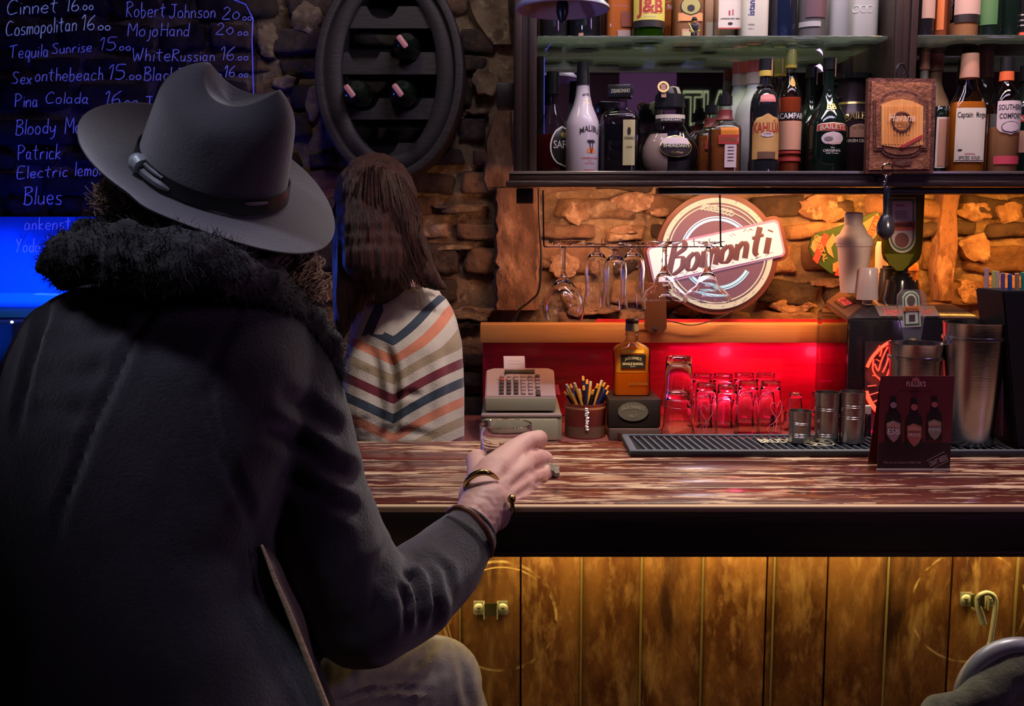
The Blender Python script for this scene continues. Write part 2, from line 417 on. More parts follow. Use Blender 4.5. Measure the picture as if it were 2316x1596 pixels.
def painted_top():
    m = bpy.data.materials.new('worn_red_painted_board'); m.use_nodes = True; nt = m.node_tree; b = nt.nodes['Principled BSDF']
    N = lambda t: nt.nodes.new(t); L = nt.links.new
    tc = N('ShaderNodeTexCoord')
    def nz(s, st, dt=5, rg=.6, dist=0):
        mp = N('ShaderNodeMapping'); mp.inputs['Scale'].default_value = st; L(tc.outputs['Object'], mp.inputs[0])
        n = N('ShaderNodeTexNoise'); n.inputs['Scale'].default_value = s; n.inputs['Detail'].default_value = dt
        n.inputs['Roughness'].default_value = rg; n.inputs['Distortion'].default_value = dist; L(mp.outputs[0], n.inputs[0]); return n.outputs[0]
    grain = nz(7, (1, 7, 7), 6, .66, .35); fine = nz(16, (1, 9, 9), 4, .6, .2); big = nz(2.4, (1, 2.6, 1), 3)
    def mr(i, a, bb, c=0, d=1):
        r = N('ShaderNodeMapRange'); L(i, r.inputs[0]); r.inputs[1].default_value = a; r.inputs[2].default_value = bb
        r.inputs[3].default_value = c; r.inputs[4].default_value = d; return r.outputs[0]
    def mth(op, a, c):
        n = N('ShaderNodeMath'); n.operation = op; L(a, n.inputs[0])
        if isinstance(c, float): n.inputs[1].default_value = c
        else: L(c, n.inputs[1])
        return n.outputs[0]
    s = mth('ADD', mth('MULTIPLY', grain, .62), mth('MULTIPLY', fine, .28)); s = mth('ADD', s, mth('MULTIPLY', big, .26))
    mask = mr(s, .598, .612)
    c1 = N('ShaderNodeMix'); c1.data_type = 'RGBA'; L(mr(fine, .4, .65), c1.inputs[0])
    c1.inputs[6].default_value = (.150, .026, .016, 1); c1.inputs[7].default_value = (.060, .013, .010, 1)
    c2 = N('ShaderNodeMix'); c2.data_type = 'RGBA'; L(mr(grain, .45, .7), c2.inputs[0])
    c2.inputs[6].default_value = (.42, .22, .12, 1); c2.inputs[7].default_value = (.82, .60, .38, 1)
    cm = N('ShaderNodeMix'); cm.data_type = 'RGBA'; L(mask, cm.inputs[0]); L(c1.outputs[2], cm.inputs[6]); L(c2.outputs[2], cm.inputs[7])
    L(cm.outputs[2], b.inputs['Base Color'])
    L(mr(mask, 0, 1, .30, .46), b.inputs['Roughness'])
    bp = N('ShaderNodeBump'); bp.inputs['Strength'].default_value = .25; bp.inputs['Distance'].default_value = .003; L(mr(s, .5, .65, 1, 0), bp.inputs['Height']); L(bp.outputs[0], b.inputs['Normal'])
    b.inputs['Coat Weight'].default_value = .9; b.inputs['Coat Roughness'].default_value = .13
    return m
m_top = painted_top()

# ================================================================ STRUCTURE
YW = 3.20
def struct(name, bm, m, label, smooth=False):
    return add(name, bm, m, kind='structure', label=label, smooth=smooth)
struct('floor', bbox(-2.3, 2.3, -2.2, 3.5, -.1, 0), m_floor, 'dark floor of the bar room')
struct('ceiling', bbox(-2.3, 2.3, -2.2, 3.5, 2.75, 2.85), m_wallroom, 'dark ceiling of the bar room')
struct('wall_left', bbox(-2.3, -2.2, -2.2, 3.5, 0, 2.75), m_wallroom, 'dark wall on the left side')
struct('wall_right', bbox(2.2, 2.3, -2.2, 3.5, 0, 2.75), m_wallroom, 'dark wall on the right side')
struct('wall_front', bbox(-2.3, 2.3, -2.3, -2.2, 0, 2.75), m_wallroom, 'dark wall behind the viewer')
# stone wall: displaced mortar sheet + separate stones
bm = nb(); nx, nz_ = 150, 100
G = [[None]*(nz_+1) for _ in range(nx+1)]
for i in range(nx+1):
    for j in range(nz_+1):
        x = -2.2+4.4*i/nx; z = 2.75*j/nz_
        d = .022*noise.noise(Vector((x*9, z*9, 1))) + .010*noise.noise(Vector((x*28, z*28, 4)))
        G[i][j] = bm.verts.new((x, YW-.012+d, z))
for i in range(nx):
    for j in range(nz_): bm.faces.new((G[i][j], G[i+1][j], G[i+1][j+1], G[i][j+1]))
bk = [bm.verts.new(p) for p in ((-2.2, 3.35, 0), (2.2, 3.35, 0), (2.2, 3.35, 2.75), (-2.2, 3.35, 2.75))]; bm.faces.new(bk[::-1])
wall = struct('wall_back', bm, m_mortar, 'rough stone wall with crumbling mortar behind the bar', smooth=True)
def stone_mesh(w, h, d, seed):
    bm = nb(); nu, nv = 12, 8; rnd = random.Random(seed)
    V = []
    ex = rnd.uniform(3.2, 7)
    for j in range(nv+1):
        row = []
        for i in range(nu+1):
            u = -1+2*i/nu; v = -1+2*j/nv
            e = max(abs(u), abs(v))
            f = (1-abs(u)**ex)*(1-abs(v)**ex)
            dep = d*(f**.5) if f > 0 else 0
            k = 1/(abs(u)**6+abs(v)**6+1e-9)**(1/6) if e > .98 else 1
            q = Vector((u*w/2*min(1, k*1.0), 0, v*h/2*min(1, k)))
            n = noise.noise(Vector((q.x*16+seed, q.z*16, seed*.37)))
            n2 = noise.noise(Vector((q.x*45+seed, q.z*45, seed*.77)))
            q.y = -dep - (.014*n + .006*n2 + .008*(1-abs(noise.noise(Vector((q.x*22-seed, q.z*30, 5.))))*2))*(1 if f > 0 else 0)
            q.x += .016*noise.noise(Vector((q.z*10, seed, 3))) + .005*n2; q.z += .012*noise.noise(Vector((q.x*10, seed, 9)))
            if f <= 0: q.y = .03
            row.append(bm.verts.new(q))
        V.append(row)
    for j in range(nv):
        for i in range(nu): bm.faces.new((V[j][i], V[j][i+1], V[j+1][i+1], V[j+1][i]))
    for f in bm.faces: f.smooth = True
    me = bpy.data.meshes.new('stone'); bm.to_mesh(me); bm.free(); return me
rs = random.Random(11)
# rows of stones; heights/lengths follow the courses seen in the photograph
z = .95; row = 0
while z < 2.62:
    h = rs.choice([.055, .075, .09, .105, .12])
    x = -1.85 + rs.uniform(0, .1)
    while x < 1.75:
        wd = rs.choice([.10, .14, .18, .24, .30])*rs.uniform(.85, 1.15)
        xc, zc = x+wd/2, z+h/2
        vis = (xc < -.02) or (zc < 1.78)
        if -.06 < xc < .11 and 1.25 < zc < 1.72: vis = False
        if vis:
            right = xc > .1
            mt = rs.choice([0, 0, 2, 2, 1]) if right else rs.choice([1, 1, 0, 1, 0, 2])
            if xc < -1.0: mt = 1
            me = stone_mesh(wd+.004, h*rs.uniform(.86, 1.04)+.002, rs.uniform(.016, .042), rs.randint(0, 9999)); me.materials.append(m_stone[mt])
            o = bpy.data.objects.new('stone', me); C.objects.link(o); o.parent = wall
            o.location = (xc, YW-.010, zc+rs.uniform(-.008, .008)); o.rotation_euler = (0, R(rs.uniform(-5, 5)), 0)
        x += wd + rs.uniform(.004, .016)
    z += h + rs.uniform(.004, .012)
# plaster pier left of the lit recess
def slab_px(poly_rows, Y, th, seed, amp=.012, nu=10):
    bm = nb(); V = []
    for (y, xl, xr) in poly_rows:
        row = []
        for i in range(nu+1):
            x = xl+(xr-xl)*i/nu; e = min(i, nu-i)/nu
            p = at(x + 3*noise.noise(Vector((y*.06, i, seed))), y, Y)
            p.y = Y + (th if e == 0 else 0) - (amp*noise.noise(Vector((p.x*14, p.z*9, seed))) + amp*.5*noise.noise(Vector((p.x*40, p.z*22, seed))))
            row.append(bm.verts.new(p))
        V.append(row)
    for a, b in zip(V, V[1:]):
        for i in range(nu): bm.faces.new((a[i], a[i+1], b[i+1], b[i]))
    return bm
rows = [(425+12*k, 1117+9*noise.noise(Vector((k*.7, 3, 1))), 1220+3*noise.noise(Vector((k*.9, 1, 6)))) for k in range(24)]
add('plaster_patch', slab_px(rows, 3.11, .06, 3, .016, 14), m_plaster, wall)
rows = [(250, 1118, 1158), (285, 1108, 1158), (320, 1094, 1160), (350, 1096, 1165), (380, 1092, 1165), (405, 1088, 1168), (430, 1098, 1165)]
add('plaster_patch', slab_px(rows, 3.14, .05, 8), m_plaster, wall)
rows = [(0, 1050, 1160), (25, 1056, 1160), (50, 1070, 1160), (75, 1088, 1160), (100, 1112, 1160)]
add('plaster_patch', slab_px(rows, 3.14, .05, 12), m_mortar, wall)
rows = [(440, 2130, 2175), (480, 2128, 2170), (520, 2120, 2172), (560, 2122, 2168), (600, 2112, 2166), (640, 2116, 2160), (680, 2120, 2165)]
add('plaster_patch', slab_px(rows, 3.13, .05, 15), m_plaster, wall)
def patch_blob(cx, cy, wx, hy, sd, m):
    """flake of plaster with a ragged outline, a few millimetres proud"""
    bm = nb(); n = 26; rg = []
    def rad(a): return 1+.38*noise.noise(Vector((math.cos(a)*1.6+sd, math.sin(a)*1.6, sd)))+.22*noise.noise(Vector((math.cos(a)*5+sd, math.sin(a)*5, sd*2)))
    for k, dy in ((1.04, .04), (1.0, .004), (.8, 0), (.5, 0), (.22, 0)):
        ring = []
        for i in range(n):
            a = 2*PI*i/n; r = rad(a)*k; p = at(cx+wx/2*math.cos(a)*r, cy+hy/2*math.sin(a)*r, 3.135)
            p.y = 3.147+dy-(.012*noise.noise(Vector((p.x*20, p.z*20, sd)))+.005*noise.noise(Vector((p.x*60, p.z*60, sd)))); ring.append(bm.verts.new(p))
        rg.append(ring)
    for a, b in zip(rg, rg[1:]):
        for i in range(n): bm.faces.new((a[i], a[(i+1) % n], b[(i+1) % n], b[i]))
    bm.faces.new(rg[-1]); return add('plaster_patch', bm, m, wall)
for (cx, cy, wx, hy, sd) in [(1435, 455, 100, 40, 1), (1500, 480, 60, 22, 2), (1410, 520, 64, 22, 3), (1870, 470, 120, 60, 4), (1795, 690, 100, 34, 5), (1305, 480, 60, 50, 6), (1880, 640, 90, 20, 7), (1275, 600, 66, 56, 8), (1350, 700, 110, 30, 9), (1560, 705, 70, 20, 10), (1345, 600, 30, 50, 11), (1945, 520, 60, 46, 14), (2215, 480, 80, 40, 16), (2215, 560, 70, 60, 21), (2280, 640, 90, 44, 17), (2200, 660, 60, 50, 22), (2290, 480, 60, 50, 23), (690, 40, 70, 70, 18), (640, 185, 50, 34, 19), (705, 230, 36, 70, 20), (1080, 250, 50, 14, 24), (1040, 470, 120, 20, 25), (1070, 710, 100, 34, 26), (600, 90, 50, 80, 27), (1010, 560, 100, 14, 28), (1100, 180, 60, 60, 29)]:
    patch_blob(cx, cy, wx, hy, sd, m_flake if cx > 1200 else m_mortar)

# ---------------------------------------------------------------- bar counter
HT = 1.12
Yf, Yb = 1.63, 2.138
XL, XR = -.62, 2.15
bar = thing('bar_counter', 'long bar counter with worn red-brown painted boards and dark front edge', 'bar counter', (.75, 1.9, 0))
ys = [1.640, 1.744, 1.845, 1.957, 2.052, 2.138]
m_seam = M('pale_board_seam', (.62, .46, .30), .5)
for i in range(5):
    o = add('board', bbox(XL, XR, ys[i]+.0015, ys[i+1]-.0015, HT-.03, HT, .002), m_top, bar)
add('substrate', bbox(XL, XR, 1.66, 2.12, HT-.05, HT-.026), m_seam, bar, smooth=False)
for i in range(1, 5): add('seam_strip', bbox(XL, XR, ys[i]-.0016, ys[i]+.0016, HT-.02, HT-.0008), m_seam, bar, smooth=False)
add('front_nosing', bbox(XL, XR, Yf-.004, 1.641, HT-.012, HT-.001, .003), M('pale_nosing', (.66, .46, .27), .45), bar)
add('apron', bbox(XL, XR, Yf, Yf+.03, HT-.082, HT-.010, .003), m_apron, bar)
add('lower_lip', bbox(XL, XR, Yf-.003, Yf+.02, HT-.088, HT-.079, .002), M('lip_wood', (.05, .022, .018), .35), bar)
YP = 1.79
add('back_panel', bbox(XL, XR, YP+.03, YP+.04, 0, HT-.05), m_gap, bar, smooth=False)
# front planks with the two ring-shaped scratches as wear in the varnish
def ring_scratch(m, circles, col):
    nt = m.node_tree; b = nt.nodes['Principled BSDF']; src = b.inputs['Base Color'].links[0].from_socket
    g = nt.nodes.new('ShaderNodeNewGeometry'); L = nt.links.new; cur = src
    nn = nt.nodes.new('ShaderNodeTexNoise'); nn.inputs['Scale'].default_value = 30; L(g.outputs['Position'], nn.inputs[0])
    for (c, r, wd) in circles:
        d = nt.nodes.new('ShaderNodeVectorMath'); d.operation = 'DISTANCE'; L(g.outputs['Position'], d.inputs[0]); d.inputs[1].default_value = c
        a = nt.nodes.new('ShaderNodeMath'); a.operation = 'SUBTRACT'; L(d.outputs['Value'], a.inputs[0]); a.inputs[1].default_value = r
        ab = nt.nodes.new('ShaderNodeMath'); ab.operation = 'ABSOLUTE'; L(a.outputs[0], ab.inputs[0])
        mr = nt.nodes.new('ShaderNodeMapRange'); L(ab.outputs[0], mr.inputs[0]); mr.inputs[1].default_value = 0; mr.inputs[2].default_value = wd; mr.inputs[3].default_value = 1; mr.inputs[4].default_value = 0
        m2 = nt.nodes.new('ShaderNodeMapRange'); L(nn.outputs[0], m2.inputs[0]); m2.inputs[1].default_value = .42; m2.inputs[2].default_value = .56
        mm = nt.nodes.new('ShaderNodeMath'); mm.operation = 'MULTIPLY'; L(mr.outputs[0], mm.inputs[0]); L(m2.outputs[0], mm.inputs[1])
        mx = nt.nodes.new('ShaderNodeMix'); mx.data_type = 'RGBA'; L(mm.outputs[0], mx.inputs[0]); L(cur, mx.inputs[6]); mx.inputs[7].default_value = col+(1,); cur = mx.outputs[2]
    L(cur, b.inputs['Base Color'])
s_ = mpp(0, 1400, YP)
c1 = at(1130, 1392, YP); c2 = at(2190, 1370, YP)
ring_scratch(m_plank, [(tuple(c1), 128*s_, .0035), (tuple(c1+Vector((.004, 0, -.006))), 122*s_, .002), (tuple(c2), 130*s_, .003)], (.60, .42, .18))
px_edges = [520, 640, 770, 905, 1040, 1178, 1316, 1452, 1591, 1736, 1752, 1874, 2010, 2157, 2302, 2440, 2580]
xs = [at(p, 1250, YP).x for p in px_edges]
rp = random.Random(5)
for a, b in zip(xs, xs[1:]):
    nar = (b-a) < .03
    add('plank', bbox(a+.0012, b-.0012, YP-(.004 if nar else rp.uniform(0, .004)), YP+.03, .02, HT-.06, .0035 if not nar else .002), m_plank, bar)
for i, a in enumerate(xs[3:-1]):
    if i in (2, 6, 8, 10): continue
    add('joint_highlight', bbox(a-.0022, a+.0014, YP-.0055, YP+.01, .02, HT-.06, .0008), m_joint_hi, bar, smooth=False)

# ---------------------------------------------------------------- back counter, recess, plank
back = thing('back_counter', 'low back counter under the stone wall holding till, pens and glasses', 'counter', (.6, 2.9, 0))
add('worktop', bbox(-.16, 2.1, 2.66, 3.10, .965, 1.0, .003), M('wet_red_worktop', (.34, .12, .11), .22, coat=.5), back)
add('base', bbox(-.14, 2.08, 2.70, 3.09, 0, .965), m_black, back, smooth=False)
rp_ = thing('recess_panel', 'glossy red panel under the wooden ledge behind the glasses', 'panel', (.6, 3.14, 1.0))
add('sheet', bbox(at(1092, 900, 3.1).x, 2.0, 3.088, 3.098, 1.001, at(1500, 733, 3.0).z-.004, .002), M('red_gloss_sheet', (.80, .03, .08), .38, var=(6, (.5, .02, .05), .4, .7, (.5, 1, 6)), coat=.4), rp_)
add('upper_lip', slab_px([(721, 1352, 2000), (728, 1346, 2000), (736, 1340, 2000)], 3.075, .012, 30, .010, 60), M('red_crepe', (.6, .02, .05), .6), rp_)
led = thing('wooden_ledge', 'pale wooden plank fixed along the bottom of the stone wall', 'ledge', tuple(at(1500, 775, 3.0)))
m_pine = M('pale_pine', (.72, .40, .15), .5, var=(5, (.60, .30, .10), .4, .7, (.6, 6, 6)), bump=(14, .1, (.4, 6, 6)))
pA = at(1086, 775, 3.0); pB = at(1950, 733, 3.0)
add('plank', bbox(pA.x, 2.05, 3.0, 3.07, pA.z, pB.z, .002), m_pine, led)

# ---------------------------------------------------------------- shelf unit with mirror
ZS = 1.712
ZG = 2.054
unit = thing('back_bar_shelf_unit', 'dark wooden shelf unit with mirror back above the stone wall', 'shelf unit', (.7, 2.75, 1.67))
xl = at(1162, 380, 2.62).x
def post(pxa, pxb, Y0, Y1, z0, z1, nm='post', flutes=True):
    a, b = at(pxa, 300, Y0).x, at(pxb, 300, Y0).x
    o = add(nm, bbox(a, b, Y0, Y1, z0, z1, .003), m_darkwood, unit)
    if flutes:
        for k in (.2, .8):
            c = a+(b-a)*k
            f = add('post_moulding', bbox(c-.009, c+.009, Y0-.008, Y0+.003, z0, z1, .003), m_darkwood, o)
post(1162, 1214, 2.63, 2.93, ZS, 2.7)
post(2010, 2066, 2.63, 2.93, ZS, 2.7)
add('shelf_board', bbox(xl-.012, 2.1, 2.60, 2.95, ZS-.022, ZS, .004), m_dshelf, unit)
add('shelf_moulding', bbox(xl-.02, 2.1, 2.592, 2.62, ZS-.036, ZS-.020, .004), m_dshelf, unit)
add('shelf_edge_strip', bbox(xl-.01, 2.1, 2.596, 2.602, ZS-.004, ZS+.003, .001), M('pale_metal_edge', (.5, .46, .42), .25, metal=.8), unit)
a = at(1487, 430, 2.66).x
add('underside_rail', bbox(a, 2.1, 2.64, 2.70, ZS-.052, ZS-.036, .002), m_black, unit)
add('bracket', bbox(at(1168, 440, 2.7).x, at(1206, 440, 2.7).x, 2.68, 2.74, ZS-.075, ZS-.036, .003), m_black, unit)
add('bracket', bbox(xl-.045, xl, 2.72, 2.80, at(1140, 245, 2.75).z, at(1140, 190, 2.75).z, .004), m_black, unit)
ma = at(1226, 300, 2.94).x; mb = at(2040, 300, 2.94).x
add('mirror', bbox(ma, at(1990, 300, 2.94).x, 2.920, 2.926, ZS, 2.7), m_mirror, unit, smooth=False)
add('mirror', bbox(at(2050, 300, 2.94).x, 2.1, 2.920, 2.926, ZS, 2.7), m_mirror, unit, smooth=False)
add('back_board', bbox(xl, 2.1, 2.928, 2.945, ZS-.02, 2.7), m_darkwood, unit, smooth=False)
add('inner_frame', bbox(at(1214, 300, 2.93).x, ma+.004, 2.90, 2.93, ZS, 2.7, .002), m_darkwood, unit)
m_blueedge = M('blue_lit_edge', (.05, .06, .5), .3, emit=((.08, .08, 1), 1.2))
add('lit_edge_strip', bbox(ma+.003, ma+.0055, 2.912, 2.918, ZS+.12, ZG-.01), m_blueedge, unit, smooth=False)
g1 = add('glass_shelf', bbox(at(1214, 100, 2.64).x+.002, at(2010, 100, 2.64).x-.002, 2.642, 2.905, ZG-.008, ZG, .0015), m_shelfglass, label='green-edged glass shelf between the two dark posts', cat='shelf', origin=(.5, 2.77, ZG))
g2 = add('glass_shelf', bbox(at(2066, 100, 2.64).x+.002, 2.1, 2.642, 2.905, ZG-.006, ZG+.002, .0015), m_shelfglass, label='glass shelf right of the second dark post', cat='shelf', origin=(1.5, 2.77, ZG))
# black frame blocks seen in the mirror area
add('mirror_divider', bbox(at(1940, 200, 2.91).x, at(1966, 200, 2.91).x, 2.905, 2.92, ZS, ZG-.02, .002), m_darkwood, unit)

# ---------------------------------------------------------------- backlit round sign
YS = 3.06
sign = thing('beer_sign', 'backlit round brewery sign with tilted white name banner', 'sign', tuple(at(1622, 573, YS)))
m_sback = M('sign_backplate', (.10, .035, .028), .4)
m_field = M('sign_purple_field', (.07, .035, .05), .5, emit=((.18, .10, .15), .55))
m_scream = M('sign_cream_ring', (.25, .25, .2), .5, emit=((.56, .60, .46), .62))
m_sblue = M('sign_blue_ring', (.2, .4, .5), .5, emit=((.26, .55, .72), .9))
m_swhite = M('sign_white_banner', (.35, .35, .35), .5, emit=((.76, .76, .84), .62))
m_sdark = M('sign_dark_letters', (.07, .04, .07), .5)
cx, cy = 1622, 573
def rot_rect(x0, y0, x1, y1, hw, rad=14, n=5):
    """rounded bar between two points, half height hw"""
    a, b = Vector((x0, y0)), Vector((x1, y1)); d = (b-a).normalized(); nn = Vector((-d.y, d.x)); pts = []
    for (c, sx, sy, st) in ((b, -1, 1, 90), (b, -1, -1, 0), (a, 1, -1, -90), (a, 1, 1, 180)):
        cc = c + d*rad*sx + nn*(hw-rad)*sy
        for k in range(n+1):
            an = R(st-90*k/n); pts.append(tuple(cc + (d*math.cos(an) + nn*math.sin(an))*rad))
    return pts
bp = nb(); prism(bp, [(cx+138*math.cos(R(a)), cy-138*math.sin(R(a))) for a in range(0, 360, 6)], YS, .03)
prism(bp, rot_rect(1462, 605, 1776, 535, 52, 20), YS+.0005, .03)
add('backplate', bp, m_sback, sign, smooth=False)
add('field', prism(nb(), [(cx+127*math.cos(R(a)), cy-127*math.sin(R(a))) for a in range(0, 360, 5)], YS-.004, .006), m_field, sign, smooth=False)
add('outer_ring', ring_px(nb(), cx, cy, 115, 126, YS-.007, .005), m_scream, sign, smooth=False)
add('thin_ring', ring_px(nb(), cx, cy, 108, 110.5, YS-.007, .005), m_scream, sign, smooth=False)
for (a0, a1) in ((22, 160), (205, 330)):
    add('blue_arc', ring_px(nb(), cx, cy, 74, 79.5, YS-.007, .005, a0, a1), m_sblue, sign, smooth=False)
    add('blue_arc', ring_px(nb(), cx, cy, 81.5, 84, YS-.007, .005, a0, a1), m_sblue, sign, smooth=False)
# wheat ear
bw = nb()
tube(bw, [at(*p, YS-.008) for p in [(1700, 508), (1680, 492), (1660, 482), (1640, 476), (1600, 470)]], .0018, 5)
for k in range(9):
    t = k/8; x = 1662-t*66; y = 484-t*20+5*t*t
    for s in (-1, 1):
        tube(bw, [at(x, y, YS-.008), at(x-9, y+s*6-2, YS-.008), at(x-16, y+s*5-4, YS-.008)], [.001, .0030, .0008], 5)
for s in (-7, 0, 8): tube(bw, [at(1600, 467, YS-.008), at(1584, 466+s, YS-.008)], .0012, 4)
add('wheat_ear', bw, m_scream, sign)
ban = add('banner', prism(nb(), rot_rect(1474, 601, 1765, 538, 38, 10), YS-.014, .010), m_swhite, sign, smooth=False)
add('banner_outline', prism(nb(), rot_rect(1470, 603, 1769, 536, 43, 12), YS-.010, .008), M('sign_outline', (.25, .15, .25), .4, emit=((.25, .17, .32), .5)), sign, smooth=False)

# ---- single-line handwriting glyphs (x,y) in em: cap 1, x-height .52
GL = {
'C':[[(.55,.85),(.38,1),(.12,.8),(.04,.4),(.2,.04),(.58,.12)]],'i':[[(.08,.5),(.08,.0)],[(.08,.70),(.09,.74)]],
'n':[[(.04,.5),(.05,0)],[(.05,.33),(.2,.52),(.34,.4),(.36,0)]],'e':[[(.05,.26),(.38,.3),(.3,.52),(.1,.45),(.04,.2),(.2,0),(.4,.08)]],
't':[[(.2,.92),(.18,.2),(.3,0)],[(.0,.6),(.38,.64)]],'o':[[(.2,.52),(.04,.36),(.08,.05),(.28,.02),(.38,.25),(.3,.48),(.2,.52)]],
's':[[(.34,.5),(.12,.50),(.10,.32),(.32,.2),(.28,.02),(.04,.02)]],'m':[[(.04,.5),(.04,0)],[(.04,.36),(.16,.52),(.26,.4),(.26,0)],[(.26,.36),(.4,.52),(.5,.4),(.5,0)]],
'p':[[(.05,.5),(.05,-.35)],[(.05,.42),(.25,.54),(.38,.3),(.25,.02),(.06,.08)]],'l':[[(.08,1.0),(.08,0)]],
'a':[[(.35,.45),(.15,.52),(.04,.25),(.15,.02),(.34,.15)],[(.36,.5),(.35,.1),(.42,0)]],'T':[[(0,.9),(.6,1)],[(.3,.97),(.27,0)]],
'q':[[(.35,.45),(.15,.52),(.04,.25),(.15,.02),(.34,.15)],[(.36,.5),(.35,-.38)]],'u':[[(.05,.5),(.06,.1),(.2,0),(.34,.15)],[(.35,.5),(.37,0)]],
'S':[[(.5,.9),(.25,1),(.08,.8),(.25,.55),(.45,.35),(.35,.05),(.02,.08)]],'r':[[(.05,.5),(.06,0)],[(.06,.3),(.18,.5),(.32,.48)]],
'x':[[(.02,.5),(.36,0)],[(.36,.52),(.02,0)]],'h':[[(.06,1),(.06,0)],[(.06,.32),(.2,.5),(.34,.4),(.36,0)]],
'b':[[(.06,1),(.06,.02),(.25,0),(.38,.25),(.25,.5),(.06,.38)]],'c':[[(.36,.46),(.18,.52),(.04,.28),(.14,.02),(.38,.06)]],
'd':[[(.34,.42),(.15,.5),(.04,.25),(.15,.02),(.34,.12)],[(.38,1),(.36,0)]],'y':[[(.04,.5),(.08,.2),(.22,.12),(.34,.3)],[(.38,.52),(.34,-.2),(.1,-.36)]],
'k':[[(.06,1),(.06,0)],[(.34,.5),(.08,.24),(.38,0)]],'f':[[(.36,.95),(.2,1),(.14,.7),(.14,0)],[(0,.5),(.32,.52)]],'j':[[(.2,.5),(.2,-.2),(.02,-.35)],[(.2,.7),(.2,.74)]],
'P':[[(.08,1),(.08,0)],[(.0,.95),(.3,1),(.52,.75),(.35,.5),(.1,.46)]],'B':[[(.1,1),(.08,0)],[(0,.95),(.35,1),(.45,.75),(.12,.54),(.45,.45),(.5,.15),(.25,-.02),(.02,.05)]],
'E':[[(.5,.98),(.06,.95),(.06,.02),(.52,.04)],[(.06,.5),(.4,.52)]],'Y':[[(.02,1),(.24,.55)],[(.5,1),(.24,.5),(.16,0)]],
'R':[[(.08,1),(.06,0)],[(0,.95),(.35,1),(.48,.75),(.1,.5),(.5,0)]],'J':[[(.35,1),(.36,.2),(.2,-.02),(.02,.15)],[(.12,.98),(.5,1)]],
'M':[[(.05,0),(.08,1),(.32,.4),(.58,1),(.62,0)]],'H':[[(.06,1),(.06,0)],[(.5,1),(.5,0)],[(.06,.5),(.5,.54)]],
'W':[[(.0,1),(.15,0),(.33,.6),(.5,0),(.68,1)]],
'0':[[(.24,.62),(.04,.4),(.08,.1),(.28,.06),(.4,.3),(.3,.58),(.2,.62)]],'1':[[(.0,.75),(.16,1),(.14,0)]],'2':[[(.04,.8),(.22,1),(.4,.8),(.3,.5),(.02,.02),(.46,.04)]],
'5':[[(.42,1),(.1,.98),(.06,.6),(.32,.58),(.4,.25),(.22,0),(.02,.08)]],'6':[[(.36,1),(.1,.6),(.04,.2),(.2,0),(.38,.18),(.28,.42),(.06,.3)]],
'.':[[(.08,.0),(.10,.03)]],' ':[]}
def script_strokes(s):
    """-> list of polylines in em, total width"""
    out = []; x = 0
    for ch in s:
        g = GL.get(ch, [])
        wd = max([p[0] for st in g for p in st], default=.22)
        for st in g: out.append([(x+a, b) for a, b in st])
        x += wd + (.13 if ch != ' ' else .05)
    return out, x-.13
def handwriting(s, x0, x1, yb, hpx, Y, r, m, parent, name='handwriting', slope=0, slant=.08, seg=5, wob=.02):
    st, W = script_strokes(s); k = (x1-x0)/W; bm = nb(); q = random.Random(len(s)*7+int(x0))
    for pl in st:
        pl = catmull([Vector((a+q.uniform(-wob, wob), b+q.uniform(-wob, wob), 0)) for a, b in pl], 3)
        pts = [at(x0+(p.x+slant*p.y)*k, yb-p.y*hpx+slope*(p.x*k), Y) for p in pl]
        tube(bm, pts, [r*(.75+.5*q.random()) for _ in pts], seg)
    return add(name, bm, m, parent)
# sign lettering: flowing script strokes, thick
st, W = script_strokes('Bomonti')
bmL = nb(); k = 250/W; k = (1738-1512)/W
for pl in st:
    pl2 = catmull([Vector((a, b, 0)) for a, b in pl], 5); n = len(pl2)
    pts = []
    for p in pl2:
        X = 1508+(p.x+.20*p.y)*k; Yp = 622-(X-1508)*.215 - p.y*70*(1 if p.y < .6 else .98)
        pts.append(at(X, Yp, YS-.018))
    dirs = [(pts[min(i+1, n-1)]-pts[max(i-1, 0)]) for i in range(n)]
    rr = [.0032+.0058*abs(d.z)/(d.length+1e-9) for d in dirs]
    tube(bmL, pts, rr, 8)
tube(bmL, catmull([at(*p, YS-.018) for p in [(1508, 575), (1500, 590), (1512, 602), (1520, 585)]], 4), .005, 8)
for v in bmL.verts: v.co.y = YS-.0145 + (v.co.y-(YS-.018))*.15
add('lettering', bmL, m_sdark, sign)
bs = nb()
rr = random.Random(3)
for i in range(26):
    t = rr.random(); up = rr.choice((-1, 1)); x = 1480+t*280; y = 600-(x-1480)*.215+up*rr.uniform(30, 36)
    tube(bs, [at(x, y, YS-.0145), at(x+rr.uniform(-6, 6), y+rr.uniform(-4, 4), YS-.0145), at(x+rr.uniform(-9, 9), y-up*rr.uniform(1, 7), YS-.0145)], .0008, 4)
for i in range(30):
    a = rr.uniform(0, 2*PI); x, y = cx+120*math.cos(a), cy+120*math.sin(a)
    tube(bs, [at(x, y, YS-.0075), at(x+rr.uniform(-7, 7), y+rr.uniform(-7, 7), YS-.0075)], .0007, 4)
add('wear_scratches', bs, m_sdark, sign, kind='stuff')
point('sign_spill', tuple(at(1560, 590, 2.92)), .35, (.8, .8, 1), .06)

